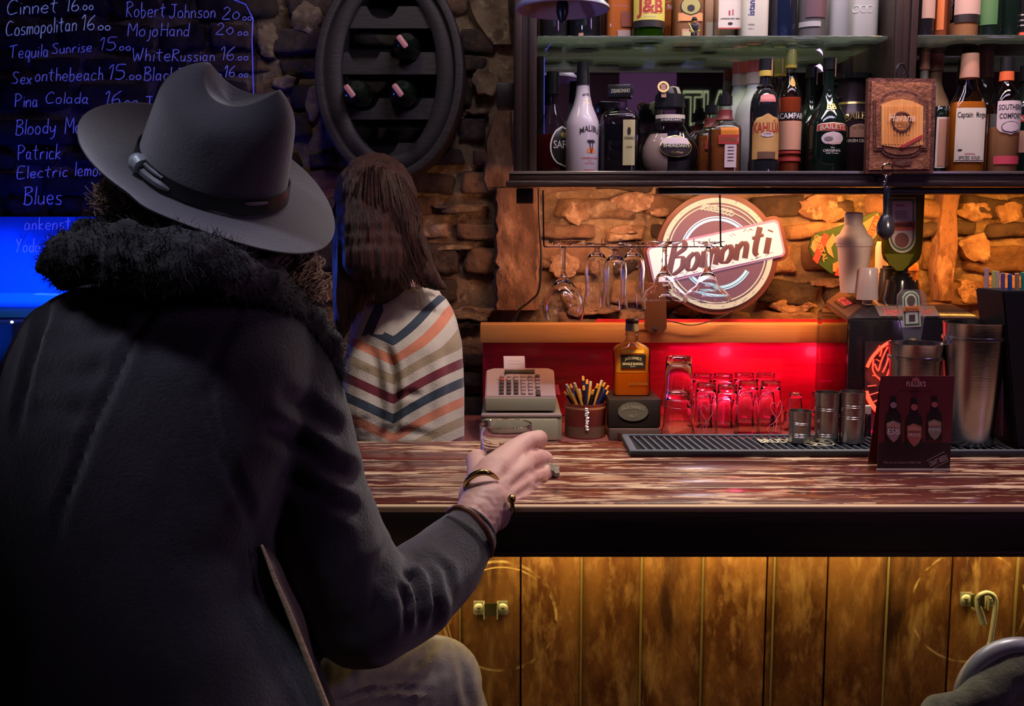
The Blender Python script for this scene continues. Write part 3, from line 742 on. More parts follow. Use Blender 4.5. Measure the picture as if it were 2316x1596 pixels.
# ---------------------------------------------------------------- edge-lit menu board
YB = 3.10
m_pane = thin_glass('clear_acrylic', (.80, .80, .92), (.35, .35, .6), .7)
menu = thing('menu_board', 'blue edge-lit clear acrylic cocktail price board on stone wall', 'menu board', tuple(at(250, 500, YB)))
def board_poly():
    return [(-160, -60), (500, -60), (560, 8), (580, 40), (584, 90), (578, 200), (586, 420), (578, 735), (-160, 735)]
add('pane', prism(nb(), board_poly(), YB, .006), m_pane, menu, smooth=False)
m_edge = M('blue_lit_acrylic_edge', (.1, .12, .8), .3, emit=((.06, .06, .8), .6))
add('lit_edge', tube(nb(), [at(*p, YB-.002) for p in [(480, -20), (556, 10), (572, 42), (570, 90), (573, 200), (578, 420), (572, 735)]], .0015, 5), m_edge, menu)
m_chalk = M('glowing_marker', (.2, .2, .6), .6, emit=((.07, .085, .62), .34))
m_chalk2 = M('glowing_marker_pale', (.4, .42, .6), .6, emit=((.15, .20, .55), .40))
HW = [('Cinnet', 14, 128, 34, 34, 1, -.05), ('16', 148, 176, 26, 34, 1, 0), ('.oo', 180, 210, 22, 20, 1, 0),
 ('Cosmopolitan', 12, 172, 82, 34, 1, -.08), ('16', 184, 212, 68, 34, 1, 0), ('.oo', 214, 248, 68, 20, 1, 0),
 ('Tequila', 20, 108, 132, 30, 0, -.04), ('Sunrise', 116, 206, 122, 24, 0, -.06), ('15', 224, 260, 114, 30, 0, 0), ('.oo', 262, 294, 114, 18, 0, 0),
 ('Sex', 26, 70, 190, 28, 0, 0), ('onthebeach', 78, 232, 184, 30, 0, -.02), ('15', 244, 280, 180, 34, 0, 0), ('.oo', 284, 318, 180, 20, 0, 0),
 ('Pina', 32, 84, 242, 30, 0, 0), ('Colada', 102, 198, 234, 26, 0, 0), ('16', 236, 270, 236, 30, 0, 0), ('.oo', 274, 310, 238, 20, 0, 0),
 ('Bloody', 34, 124, 305, 34, 0, -.04), ('Mar', 146, 196, 302, 36, 0, 0), ('15', 240, 276, 292, 30, 0, 0),
 ('Patrick', 38, 136, 362, 34, 0, -.03), ('Electric', 38, 152, 404, 28, 0, -.04), ('lemo', 168, 220, 398, 32, 0, 0), ('nade', 224, 280, 396, 30, 0, 0),
 ('Blues', 52, 138, 462, 40, 0, 0), ('ankenstein', 54, 196, 520, 28, 0, -.02), ('Yoda', 34, 90, 570, 30, 0, 0), ('W', 104, 130, 562, 28, 0, 0),
 ('Robert', 284, 372, 38, 34, 0, .02), ('Johnson', 382, 486, 40, 30, 0, .0), ('20', 502, 540, 44, 28, 0, 0), ('.oo', 543, 568, 46, 16, 0, 0),
 ('Mojo', 288, 356, 82, 30, 0, .0), ('Hand', 362, 426, 82, 30, 0, 0), ('20', 488, 526, 78, 26, 0, 0), ('.oo', 530, 560, 80, 16, 0, 0),
 ('White', 298, 384, 138, 30, 0, 0), ('Russian', 388, 484, 138, 26, 0, 0), ('16', 498, 528, 136, 30, 0, 0), ('.oo', 530, 560, 136, 16, 0, 0),
 ('Black', 324, 396, 182, 30, 0, 0), ('Russian', 402, 500, 182, 28, 0, 0), ('16', 506, 530, 174, 26, 0, 0), ('.oo', 534, 560, 174, 14, 0, 0),
 ('John', 322, 400, 250, 32, 0, 0), ('Electric', 38, 40, 0, 0, 0, 0)]
for (s, x0, x1, yb, h, pale, slope) in HW:
    if h < 5: continue
    handwriting(s, x0, x1, yb, h, YB-.003, .0013, m_chalk2 if pale else m_chalk, menu, slope=slope)
# dark console under the board, blue lit floor unit
bl = thing('speaker_box', 'black box at the left edge below the blue menu board', 'speaker', tuple(at(0, 1000, 2.9)))
add('cabinet', bbox(at(-150, 800, 2.85).x, at(31, 800, 2.85).x, 2.85, 3.05, 0, at(0, 731, 2.85).z, .006), M('matt_black_box', (.008, .008, .012), .95, spec=.05), bl)
ld = add('indicator_lamp', lathe(nb(), [(0, -.004), (.004, -.002), (.004, .002), (0, .004)], at(27, 728, 2.86), 10), M('lamp_white', (1, 1, 1), emit=((.7, .8, 1), 6)), bl)
glow = thing('light_panel', 'glowing blue translucent panel below the menu board writing', 'light panel', tuple(at(60, 740, 3.09)))
bmp = nb(); pq = [at(-160, 490, 3.135), at(300, 490, 3.135), at(300, 728, 3.095), at(-160, 728, 3.095)]; a_ = [bmp.verts.new(p) for p in pq]; b_ = [bmp.verts.new(p+Vector((0, .006, 0))) for p in pq]
bmp.faces.new(a_); bmp.faces.new(b_[::-1])
for i in range(4): bmp.faces.new((a_[i], b_[i], b_[(i+1) % 4], a_[(i+1) % 4]))
add('panel', bmp, M('blue_diffuser_acrylic', (.05, .42, .95), .95, spec=.05), glow, smooth=False)  # matte sheet without emission, lit by the added blue spot
# ================================================================ WINE RACK (oval barrel end)
def ellp(bm, cx, cy, ra, rb, Y, n=56): return [at(cx+ra*math.cos(2*PI*i/n), cy+rb*math.sin(2*PI*i/n), Y) for i in range(n)]
def ering(cx, cy, a0, b0, a1, b1, Y, th, n=64, bev=.006):
    """oval frame between inner (a0,b0) and outer (a1,b1), rounded front"""
    bm = nb(); prof = [(0, th), (0, bev), (.12, 0), (.5, -bev*.4), (.88, 0), (1, bev), (1, th)]; rings = []
    for t, dy in prof:
        rings.append([bm.verts.new(p+Vector((0, dy, 0))) for p in ellp(bm, cx, cy, a0+(a1-a0)*t, b0+(b1-b0)*t, Y, n)])
    for a, b in zip(rings, rings[1:]+rings[:1]):
        for i in range(n): bm.faces.new((a[i], a[(i+1) % n], b[(i+1) % n], b[i]))
    return bm
m_rack = M('charcoal_painted_wood', (.032, .028, .036), .5, bump=(14, .3, (1, 1, 4)))
m_rack2 = M('charcoal_rack_board', (.026, .023, .030), .55, bump=(18, .2, (1, 6, 6)))
rk = thing('wine_rack', 'dark oval barrel-end wine rack hung on the stone wall', 'wine rack', tuple(at(880, 165, 3.12)))
ocx, ocy = 880, 160
add('outer_hoop', ering(ocx, ocy, 148, 226, 170, 248, 2.98, .15), m_rack, rk)
add('inner_ring', ering(ocx, ocy, 108, 192, 150, 228, 3.0, .13), m_rack2, rk)
add('back_disc', prism(nb(), [(ocx+150*math.cos(2*PI*i/48), ocy+228*math.sin(2*PI*i/48)) for i in range(48)], 3.125, .01), m_ink, rk, smooth=False)
def notch_board(y0, y1, notches):
    pts = [(ocx-140, y1)]
    hw = lambda y: 145*max(.1, 1-((y-ocy)/232)**2)**.5
    pts = [(ocx-hw(y1), y1), (ocx-hw(y0), y0)]
    for nx_ in notches:
        pts.append((nx_-36, y0)); 
        for k in range(1, 10):
            a = PI*k/10; pts.append((nx_-32*math.cos(a), y0+2+27*math.sin(a)))
        pts.append((nx_+36, y0))
    pts += [(ocx+hw(y0), y0), (ocx+hw(y1), y1)]
    add('slat', prism(nb(), pts, 3.02, .018), m_rack2, rk, smooth=False)
    add('slat', prism(nb(), pts, 3.10, .018), m_rack2, rk, smooth=False)
notch_board(14, 64, [865]); notch_board(118, 168, [824, 916]); notch_board(222, 270, [822, 918]); notch_board(323, 372, [865])
m_wineglass = M('dark_green_bottle_glass', (.01, .018, .012), .08, spec=.7)
m_pinkfoil = M('pink_foil_strip', (.5, .22, .25), .45)
wineprof = [(0, 0), (.034, 0), (.0375, .004), (.0375, .17), (.034, .195), (.018, .225), (.0145, .24), (.0140, .295), (.0155, .297), (.0155, .306), (.012, .31), (0, .31)]
def wine(bx_, by_, tx, ty, lab):
    b = at(bx_, by_, 3.12); t = at(tx, ty, 2.86); d = (t-b).normalized()
    q = d.to_track_quat('Z', 'X').to_matrix()
    th = thing('wine_bottle', lab, 'wine bottle', tuple(b), 'wine bottles lying in the barrel rack')
    b = t - d*.31
    add('bottle_body', lathe(nb(), wineprof, b, 28, q), m_wineglass, th)
    side = q @ Vector((-.7, -.5, 0)).normalized()
    bmx = nb(); up = Vector((0, 0, 1)); s = at(tx-9, ty-14, 2.85); e = at(tx+10, ty+12, 2.85)
    tube(bmx, [s, s.lerp(e, .1), s.lerp(e, .9), e], [.006, .0085, .0085, .006], 8)
    for v in bmx.verts: v.co.y = 2.85+(v.co.y-2.85)*.5
    add('foil_tab', bmx, m_pinkfoil, th, label='pink foil tab on the neck')
wine(926, 112, 909, 95, 'dark wine bottle with pink tab in upper right notch of the rack')
wine(822, 216, 790, 207, 'dark wine bottle with pink tab in left notch of the oval rack')
wine(918, 216, 899, 205, 'dark wine bottle with pink tab in lower right notch of the rack')

# ================================================================ BELL
m_bell = M('blue_grey_enamel', (.10, .12, .20), .38, var=(6, (.05, .06, .12), .45, .7, U), bump=(20, .1, U))
m_belli = M('bell_inside_pink_light', (.42, .26, .28), .55)  # pinkish light inside the bell put into its colour
pbell = at(1272, 22, 2.377)
bell = thing('hanging_bell', 'blue-grey metal bell hanging in front of the left shelf post', 'bell', tuple(pbell))
bz = pbell.z; rb = .107
prof = [(rb, 0), (rb*.985, .006), (rb*.90, .014), (rb*.80, .028), (rb*.72, .05), (rb*.66, .085), (rb*.60, .12), (rb*.48, .145), (rb*.25, .158), (0, .162)]
inner = [(r*.96, z_-.002) for r, z_ in prof[:-1]]+[(0, .156)]
add('bell_body', lathe(nb(), prof, (pbell.x, pbell.y, bz), 48, cap=False), m_bell, bell)
add('bell_inside', lathe(nb(), [(rb, 0)]+inner, (pbell.x, pbell.y, bz), 48, cap=False), m_belli, bell)
add('clapper', lathe(nb(), [(0, -.030), (.008, -.026), (.014, -.008), (.014, .012), (.006, .03), (.004, .14), (0, .14)], (pbell.x, pbell.y, bz), 16), m_blk, bell)
add('hanger', tube(nb(), [(pbell.x, pbell.y, bz+.155), (pbell.x, pbell.y, bz+.20), (pbell.x, pbell.y, 2.75)], [.012, .006, .006], 8), m_blk, bell)

# ================================================================ BOTTLES
m_clear = thin_glass('clear_bottle_glass', (.95, .95, .96), (.30, .30, .34), 1.5)
m_greenG = thin_glass('green_bottle_glass', (.35, .62, .18), (.03, .12, .03), 1.6)
m_darkG = M('near_black_bottle_glass', (.012, .012, .016), .06, spec=.8, coat=.5)
m_dgreenG = M('dark_green_glass', (.005, .012, .009), .07, spec=.8)
m_frost = M('white_frosted_bottle', (.62, .62, .60), .45)
m_frostG = M('frosted_grey_glass', (.34, .34, .33), .5)
m_maliw = M('milk_white_bottle', (.58, .52, .58), .30, coat=.4)
m_amber = liquid('amber_spirit', (1, .36, .04), .85)
m_peach = liquid('pale_peach_spirit', (1, .55, .25), .7)
m_red = liquid('dark_red_liqueur', (.20, .008, .01), .5)
m_brown = liquid('brown_liqueur', (.06, .02, .012), .3)
m_orange = liquid('orange_liqueur', (1, .30, .04), .6)
m_cola = M('black_coffee_liqueur', (.010, .010, .016), .08, spec=.7)
m_cream2 = M('cream_liqueur', (.50, .36, .30), .35)
m_paper = M('label_paper', (.66, .60, .50), .55)
m_pap_pink = M('label_pale_pink', (.62, .50, .52), .55)
m_yel = M('label_yellow', (.62, .56, .10), .5)
m_tanl = M('label_tan', (.62, .36, .12), .5, var=(20, (.45, .25, .08), .4, .7, U))
m_blkl = M('label_black', (.018, .014, .014), .4)
m_goldcap = M('gold_green_cap', (.42, .40, .14), .35, metal=.5)
m_redcap = M('red_cap', (.42, .07, .06), .4)
m_yelcap = M('yellow_cap', (.6, .44, .08), .4)
m_strip = M('tax_strip', (.50, .27, .18), .5)
P_std = [(0, .92), (.01, 1), (.02, 1), (.58, 1), (.64, .96), (.70, .78), (.76, .50), (.80, .40), (.86, .36), (1, .34)]
class Bot:
    def __init__(s, name, label, cat, px, Y, wpx, ytop, prof, glass, zb=ZS, sup=2, ry=1, rot=0, seg=36, group=None, capz=.9, bodycut=True):
        s.c = Vector((at(px, 380, Y).x, Y, zb)); s.H = at(px, ytop, Y).z - zb; s.R = wpx/2*mpp(px, 380, Y)
        s.c.x = at(px, (ytop+390)/2, Y).x
        s.prof = prof; s.sup = sup; s.ry = ry; s.rot = rot; s.seg = seg
        s.o = thing(name, label, cat, tuple(s.c), group)
        s.capz = capz
        s.body = add('bottle_body', s.shell(0, capz if bodycut else 1), glass, s.o)
    def rad(s, zf):
        p = s.prof
        for (z0, r0), (z1, r1) in zip(p, p[1:]):
            if z0 <= zf <= z1: return r0+(r1-r0)*((zf-z0)/(z1-z0) if z1 > z0 else 0)
        return p[-1][1] if zf > p[-1][0] else p[0][1]
    def pt(s, a, zf, off=0, k=1):
        r = s.rad(zf); n = 2+(s.sup-2)*max(0, min(1, (r-.5)/.3)); ryy = 1+(s.ry-1)*max(0, min(1, (r-.4)/.3))
        ca, sa = math.cos(a), math.sin(a); q = (abs(ca)**n+abs(sa)**n)**(-1/n)
        x = (s.R*r*k+off)*sa*q; y = -(s.R*r*k*ryy+off)*ca*q
        cr, sr = math.cos(s.rot), math.sin(s.rot)
        return s.c + Vector((x*cr-y*sr, x*sr+y*cr, zf*s.H))
    def shell(s, z0, z1, k=1, off=0, extra=True):
        bm = nb(); zs = sorted({z0, z1} | {z for z, r in s.prof if z0 < z < z1}); rings = []
        for z in zs: rings.append([bm.verts.new(s.pt(2*PI*i/s.seg, z, off, k)) for i in range(s.seg)])
        for a, b in zip(rings, rings[1:]):
            for i in range(s.seg): bm.faces.new((a[i], a[(i+1) % s.seg], b[(i+1) % s.seg], b[i]))
        bm.faces.new(rings[0][::-1]); bm.faces.new(rings[-1]); return bm
    def liq(s, lvl, m, name='liquid'): return add(name, s.shell(.012, lvl, .93), m, s.o)
    def cap(s, z0, z1, m, k=1.12, name='cap', label=None): return add(name, s.shell(z0, z1, k, .001), m, s.o, label=label)
    def patch(s, z0, z1, a0, a1, m, shape='rect', off=.0008, name='label', nu=14, nv=10, parent=None, label=None):
        bm = nb(); V = []
        for j in range(nv+1):
            v = -1+2*j/nv; zf = (z0+z1)/2+(z1-z0)/2*v
            hw = 1
            if shape == 'oval': hw = math.sqrt(max(0, 1-v*v))
            if shape == 'arch': hw = 1 if v < .35 else math.sqrt(max(0, 1-((v-.35)/.65)**2))
            if shape == 'shield': hw = 1 if v > -.4 else math.sqrt(max(0, 1-((v+.4)/.6)**2))
            row = []
            for i in range(nu+1):
                u = -1+2*i/nu; row.append(bm.verts.new(s.pt(R((a0+a1)/2+(a1-a0)/2*u*hw), zf, off)))
            V.append(row)
        for j in range(nv):
            for i in range(nu):
                try: bm.faces.new((V[j][i], V[j][i+1], V[j+1][i+1], V[j+1][i]))
                except ValueError: pass
        r = bmesh.ops.extrude_face_region(bm, geom=list(bm.faces))
        for v in [g for g in r['geom'] if isinstance(g, bmesh.types.BMVert)]:
            d = Vector((v.co.x-s.c.x, v.co.y-s.c.y, 0)).normalized(); v.co += d*.0004
        return add(name, bm, m, parent or s.o, label=label)
    def text(s, t, zf, a, hf, m, wdeg=None, off=.0018, bold=.01, arc=0, parent=None, vertical=False):
        """hf: cap height as fraction of bottle height; wdeg total angular width"""
        r = s.R*s.rad(zf); h = hf*s.H
        def fn(u, v):
            if vertical: u, v = -v, u
            return s.pt(R(a)+u/r, min(.999, max(.001, zf+v/s.H)), off)
        bm = nb(); text_map(bm, t, fn, h, (R(wdeg)*r if wdeg else None), bold, 0, arc*s.H)
        return add('lettering', bm, m, parent or s.o, smooth=False)

G1 = 'liqueur bottles on the wooden shelf'
# 1 round-bellied bottle at far left
P_saf = [(0, .90), (.02, .98), (.10, 1), (.30, 1), (.38, .92), (.46, .75), (.52, .55), (.60, .38), (.68, .26), (.74, .22), (1, .22)]
b = Bot('liqueur_bottle', 'round-bellied clear bottle half full of dark red liqueur at left end', 'bottle', 1250, 2.80, 100, 163, P_saf, m_clear, ry=.6, capz=.80)
b.liq(.40, m_red); b.cap(.79, 1, m_blk, 1.25); e = b.patch(.08, .48, -8, 78, m_white, 'oval', name='label_border'); b.patch(.095, .465, -4, 72, m_blkl, 'oval', .0014)
b.patch(.10, .46, 40, 74, m_redlab, 'oval', .0019, 'label_band'); b.text('SAFARI', .30, 32, .075, m_white, 62, .0026); b.patch(.36, .42, 22, 40, m_gold, 'oval', .0022, 'emblem')
b.text('SAFARI', .87, 0, .03, m_white, 90, .003, vertical=True)
# 2 tall white coconut rum bottle
P_mal = [(0, .95), (.01, 1), (.42, 1), (.47, .96), (.54, .78), (.62, .56), (.70, .44), (.78, .38), (.80, .36), (1, .30)]
b = Bot('rum_bottle', 'tall milk-white bottle with black cap and small palm print', 'bottle', 1318, 2.74, 76, 140, P_mal, m_maliw, capz=.80)
b.cap(.795, 1, m_blk, 1.05); b.text('MALIBU', .375, 22, .052, m_ink, 70, .001, arc=.03)
# palm and sun print
ob = nb()
def disp(aa, zz): return b.pt(R(aa), zz, .0012)
for (a_, z_, hh) in ((20, .25, 1), (32, .25, 1)):
    tube(ob, [disp(26, .19), disp((26+a_)/2+1, .22), disp(a_, z_+.04)], .0011, 5)
    for k in range(8):
        an = 2*PI*k/8; tube(ob, [disp(a_, z_+.04), disp(a_+6*math.cos(an), z_+.045+.012*math.sin(an)), disp(a_+10*math.cos(an), z_+.036+.016*math.sin(an))], [.0012, .0010, .0004], 4)
add('palm_print', ob, m_ink, b.o)
b.patch(.19, .235, 12, 40, M('sun_print', (.75, .20, .05), .5), 'arch', .0004, 'sun_print')
b.text('CARIBBEAN RUM', .145, 22, .016, m_redlab, 60, .001); b.text('WITH', .12, 22, .008, m_redlab, 12, .001); b.text('COCONUT', .10, 22, .014, m_redlab, 36, .001); b.text('IMPORTED', .04, 22, .012, m_redlab, 40, .001)
b.text('MALIBU', .70, 25, .024, m_ink, 60, .001, arc=.012); b.text('ORIGINAL', .66, 25, .014, m_gold, 40, .001); b.text('RUM', .63, 25, .02, m_gold, 22, .001)
# 3 square textured bottle with black square cap
P_dis = [(0, .97), (.01, 1), (.60, 1), (.66, .96), (.70, .80), (.73, .50), (.75, .36), (.82, .34), (1, .34)]
b = Bot('amaretto_bottle', 'square clear bottle of black liqueur with wide square black cap', 'bottle', 1403, 2.74, 84, 193, P_dis, m_clear, sup=6, ry=.9, rot=R(-14), capz=.83, seg=40)
b.liq(.56, m_cola); bc = at(1403, 208, 2.74)
add('cap', bx((bc.x, 2.74, bc.z), (.062, .05, .034), .004, Matrix.Rotation(R(-14), 3, 'Z')), m_blk, b.o)
text_flat('DISARONNO', (bc.x-.002, 2.74-.0275, bc.z), .010, m_cream, b.o, .048, ux=Vector((1, -.22, 0)).normalized())
bl_ = b.patch(.10, .60, 15, 44, m_yel if False else M('label_olive', (.50, .46, .24), .5), off=.001); b.text('ORIGINALE', .40, 30, .03, m_ink, 24, .0022); b.text('1525', .30, 30, .02, m_ink, 14, .0022); b.patch(.43, .52, 26, 34, m_ink, 'oval', .0018, 'emblem')
# 4 double cream/coffee bottle
P_she = [(0, .70), (.03, .80), (.10, .95), (.20, 1), (.30, .97), (.38, .84), (.46, .66), (.53, .52), (.58, .50), (.72, .50), (1, .42)]
b = Bot('double_liqueur_bottle', 'wide bellied bottle with cream half and black half side by side', 'bottle', 1514, 2.74, 132, 185, P_she, m_clear, ry=.62, capz=.72, seg=40)
for half, mm, lv, nm in ((-1, m_cream2, .44, 'cream_half'), (1, m_cola, .47, 'coffee_half')):
    bm = b.shell(.012, lv, .93); off = -.012
    bmesh.ops.bisect_plane(bm, geom=list(bm.verts)+list(bm.edges)+list(bm.faces), plane_co=b.c+Vector((-.008+half*.0015, 0, 0)), plane_no=(-half, 0, 0), clear_outer=True)
    bmesh.ops.holes_fill(bm, edges=[e for e in bm.edges if e.is_boundary]); add(nm, bm, mm, b.o)
b.cap(.72, .86, m_blk, 1.03); tb = at(1500, 208, 2.70)
add('pour_spout', lathe(nb(), [(0, .018), (.022, .018), (.028, .0), (.030, -.03), (.030, -.035)][::-1], (at(1510, 215, 2.74).x, 2.74, at(1510, 215, 2.74).z), 24), m_blk, b.o)
q = Matrix.Rotation(R(78), 3, 'X')
add('seal_ring', lathe(nb(), [(.010, 0), (.015, 0), (.015, .003), (.010, .003), (.010, 0)], tuple(at(1500, 197, 2.705)), 24, q, cap=False), m_gold, b.o)
add('seal_tab', prism(nb(), [(1494, 190), (1506, 190), (1507, 220), (1496, 220)], 2.703, .002), m_strip, b.o, smooth=False)
add('spout_knob', lathe(nb(), [(0, .02), (.016, .016), (.022, 0), (.02, -.02), (0, -.02)][::-1], tuple(at(1522, 212, 2.76)), 20), m_cream, b.o)
b.patch(.60, .64, -70, 70, m_paper, name='neck_label', off=.002); b.patch(.555, .60, -70, 70, m_blkl, name='neck_label', off=.002); b.text("SHERIDAN'S", .585, 0, .024, m_white, 80, .003)
b.patch(.18, .42, -24, 44, m_gold, 'oval', .002, name='label_border', nu=20, nv=16); b.patch(.19, .41, -22, 42, m_blkl, 'oval', .0028, nu=20, nv=16); b.patch(.325, .40, -18, 38, m_pap_pink, 'arch', .0036, 'label_band')
b.text("SHERIDAN'S", .305, 10, .035, m_cream, 52, .005); b.text('Coffee', .235, 10, .025, m_gold, 22, .005)
# 5/6 two square orange liqueur bottles
P_coi = [(0, .97), (.012, 1), (.52, 1), (.58, .93), (.64, .60), (.68, .44), (.72, .40), (1, .38)]
for (px, Yy, wp, yt, lab, fr) in ((1608, 2.84, 66, 230, 'square amber orange-liqueur bottle half hidden behind its twin', 0), (1639, 2.72, 70, 208, 'square amber orange-liqueur bottle with pale label in front of its twin', 1)):
    b = Bot('orange_liqueur_bottle', lab, 'bottle', px, Yy, wp, yt, P_coi, m_clear, sup=5, ry=1, rot=R(-4), capz=.84, seg=40, group='square orange liqueur bottles')
    b.liq(.54, M('dark_amber', (.30, .085, .02), .12, spec=.7)); b.cap(.84, .95, m_blk, 1.1); b.cap(.93, 1, m_blk, .5, 'cap_knob'); b.cap(.66, .78, M('maroon_foil', (.18, .03, .03), .4), 1.08, 'neck_foil')
    b.patch(.44, .56, -20, 38, m_orange if False else M('orange_foil_label', (.80, .28, .04), .35, metal=.3), name='label_band', off=.001)
    b.patch(.08, .40, -6, 32, m_pap_pink, off=.001); b.patch(.36, .47, -26, 38, m_redlab, name='name_band', off=.002); b.text('COINTREAU', .415, 6, .05, m_gold, 58, .003)
    for k in range(5): b.patch(.16+.04*k, .166+.04*k, 4, 24, m_ink, name='fine_print', off=.002, nu=2, nv=1)
# 7/8 white frosted rum bottles with red caps
P_whi = [(0, .96), (.01, 1), (.52, 1), (.60, .92), (.66, .70), (.72, .46), (.78, .38), (1, .36)]
for (px, Yy, wp, yt, lab) in ((1672, 2.86, 84, 142, 'white bottle with red cap, behind and left of its twin'), (1703, 2.80, 80, 138, 'white bottle with red cap standing beside the dark coffee liqueur')):
    b = Bot('white_bottle', lab, 'bottle', px, Yy, wp, yt, P_whi, m_frost, capz=.86, group='white bottles with red caps')
    b.cap(.90, 1, m_redcap, 1.12); b.cap(.80, .90, M('pale_foil', (.55, .40, .36), .4), 1.08, 'neck_foil')
    b.patch(.38, .50, 10, 60, m_redlab, 'oval', off=.001)
# 9 coffee liqueur
P_kah = [(0, 1.0), (.10, 1.0), (.12, .95), (.56, .95), (.64, .90), (.70, .74), (.74, .50), (.76, .58), (.78, .40), (.84, .36), (1, .34)]
b = Bot('coffee_liqueur_bottle', 'dark brown bottle with tall arched orange-tan label', 'bottle', 1729, 2.69, 68, 134, P_kah, m_darkG, capz=.88)
b.cap(.90, 1, m_blk, 1.2); b.cap(.85, .90, m_yelcap, 1.18, 'neck_band'); b.patch(.62, .69, -32, 34, M('pink_neck_label', (.65, .22, .20), .5), 'arch', off=.001)
b.patch(.125, .52, -62, 62, m_tanl, 'arch', .0012); b.text('KAHLÚA', .40, 0, .085, m_redlab, 112, .0024, .02); b.patch(.315, .36, -24, 24, m_pap_pink, 'oval', .0024, 'label_band'); b.text('COFFEE', .345, 0, .012, m_ink, 26, .0034)
b.patch(.13, .19, -36, 34, M('label_brown', (.16, .08, .05), .5), name='label_band', off=.0024)
b.patch(.86, 1, 40, 75, m_strip, name='tax_strip', off=.004)
# 10/11 bitter bottles with gold caps
P_cam = [(0, .96), (.01, 1), (.60, 1), (.66, .94), (.72, .70), (.77, .46), (.80, .38), (1, .36)]
for (px, Yy, wp, yt, lab, fr) in ((1762, 2.86, 56, 134, 'clear bottle with yellow cap, mostly hidden behind the bitter bottle', 0), (1786, 2.74, 52, 113, 'tall bottle of orange bitter with gold cap and black name band', 1)):
    b = Bot('bitter_bottle', lab, 'bottle', px, Yy, wp, yt, P_cam, m_clear, capz=.92, group='bottles with gold caps')
    b.liq(.62, liquid('red_bitter', (.9, .18, .06), .6)); b.cap(.88, 1, m_goldcap, 1.25); b.cap(.855, .885, m_yelcap, 1.22, 'neck_band')
    if fr:
        b.patch(.44, .50, -75, 75, m_blkl, name='label_band', off=.001); b.text('CAMPARI', .47, 0, .045, m_white, 125, .0022)
        b.patch(.20, .43, -65, 65, M('label_dusty_orange', (.62, .32, .20), .5), off=.001); b.patch(.17, .19, -70, 70, m_redlab, name='label_band', off=.001); b.patch(.11, .14, -70, 70, m_redlab, name='label_band', off=.001)
        b.patch(.70, .78, -16, 20, M('amber_seal', (.9, .45, .05), .3), 'oval', .001, 'seal')  # seal: bright amber oval on the neck
# 12/13 Irish cream bottles
P_bai = [(0, .97), (.01, 1), (.36, 1), (.42, .98), (.50, .84), (.58, .60), (.64, .40), (.70, .30), (.74, .27), (1, .27)]
for (px, Yy, wp, yt, lab, fr) in ((1832, 2.84, 78, 152, 'black cream-liqueur bottle partly hidden behind its larger twin', 0), (1872, 2.72, 88, 132, 'black cream-liqueur bottle with red banner and oval landscape label', 1)):
    b = Bot('cream_liqueur_bottle', lab, 'bottle', px, Yy, wp, yt, P_bai, m_dgreenG, capz=1, group='black cream liqueur bottles')
    b.cap(.90, 1, m_blk, 1.15); b.patch(.84, 1, 42, 78, m_strip, name='tax_strip', off=.003)
    if fr:
        b.patch(.365, .44, -46, 46, m_cream, 'arch', .001, 'banner_border'); b.patch(.37, .432, -44, 44, m_redlab, 'arch', .002, 'banner'); b.text('BAILEYS', .392, 0, .04, m_cream, 70, .0034, arc=.012)
        b.patch(.245, .36, -32, 32, m_pap_pink, 'oval', .001, 'oval_picture'); b.patch(.28, .32, -24, 0, M('picture_grey', (.2, .17, .17), .5), 'oval', .002, 'picture_hill'); b.patch(.25, .275, -14, 24, M('picture_sand', (.6, .45, .38), .5), 'oval', .002, 'picture_field')
        b.text('The', .225, 0, .012, m_white, 12, .001); b.text('ORIGINAL', .20, 0, .022, m_white, 52, .001); b.text('Irish Cream', .178, 0, .012, m_white, 36, .001)
        b.text('BB', .58, 0, .05, m_gold, 42, .002, .03)
# 14 milk churn
P_chu = [(0, .97), (.01, 1), (.52, 1), (.56, 1.02), (.60, .95), (.68, .80), (.72, .74), (.84, .74), (.86, .74), (1, .74)]
b = Bot('milk_churn', 'small dark metal churn with curved cream lettering beside the copper plaque', 'churn', 1924, 2.80, 84, 162, P_chu, M('dark_churn_metal', (.035, .020, .026), .3, metal=.4), capz=.92, seg=40)
b.cap(.92, .97, m_darkG, 1.30, 'lid'); b.patch(.68, .70, -70, 70, m_gold, name='rim_line', off=.001); b.text('BAILEYS', .54, 8, .07, m_gold, 84, .002, arc=.03); b.patch(.36, .49, -20, 44, M('faded_label', (.30, .15, .10), .5), 'arch', .002); b.text('THE ORIGINAL', .44, 12, .03, m_gold, 56, .003, arc=.02); b.text('IRISH CREAM', .33, 12, .03, m_cream, 70, .002)
add('handle', tube(nb(), [b.pt(R(a), .74, .004) for a in (-60, -70, -80)] + [b.pt(R(-85), .84, .008)], .003, 6), m_darkG, b.o)

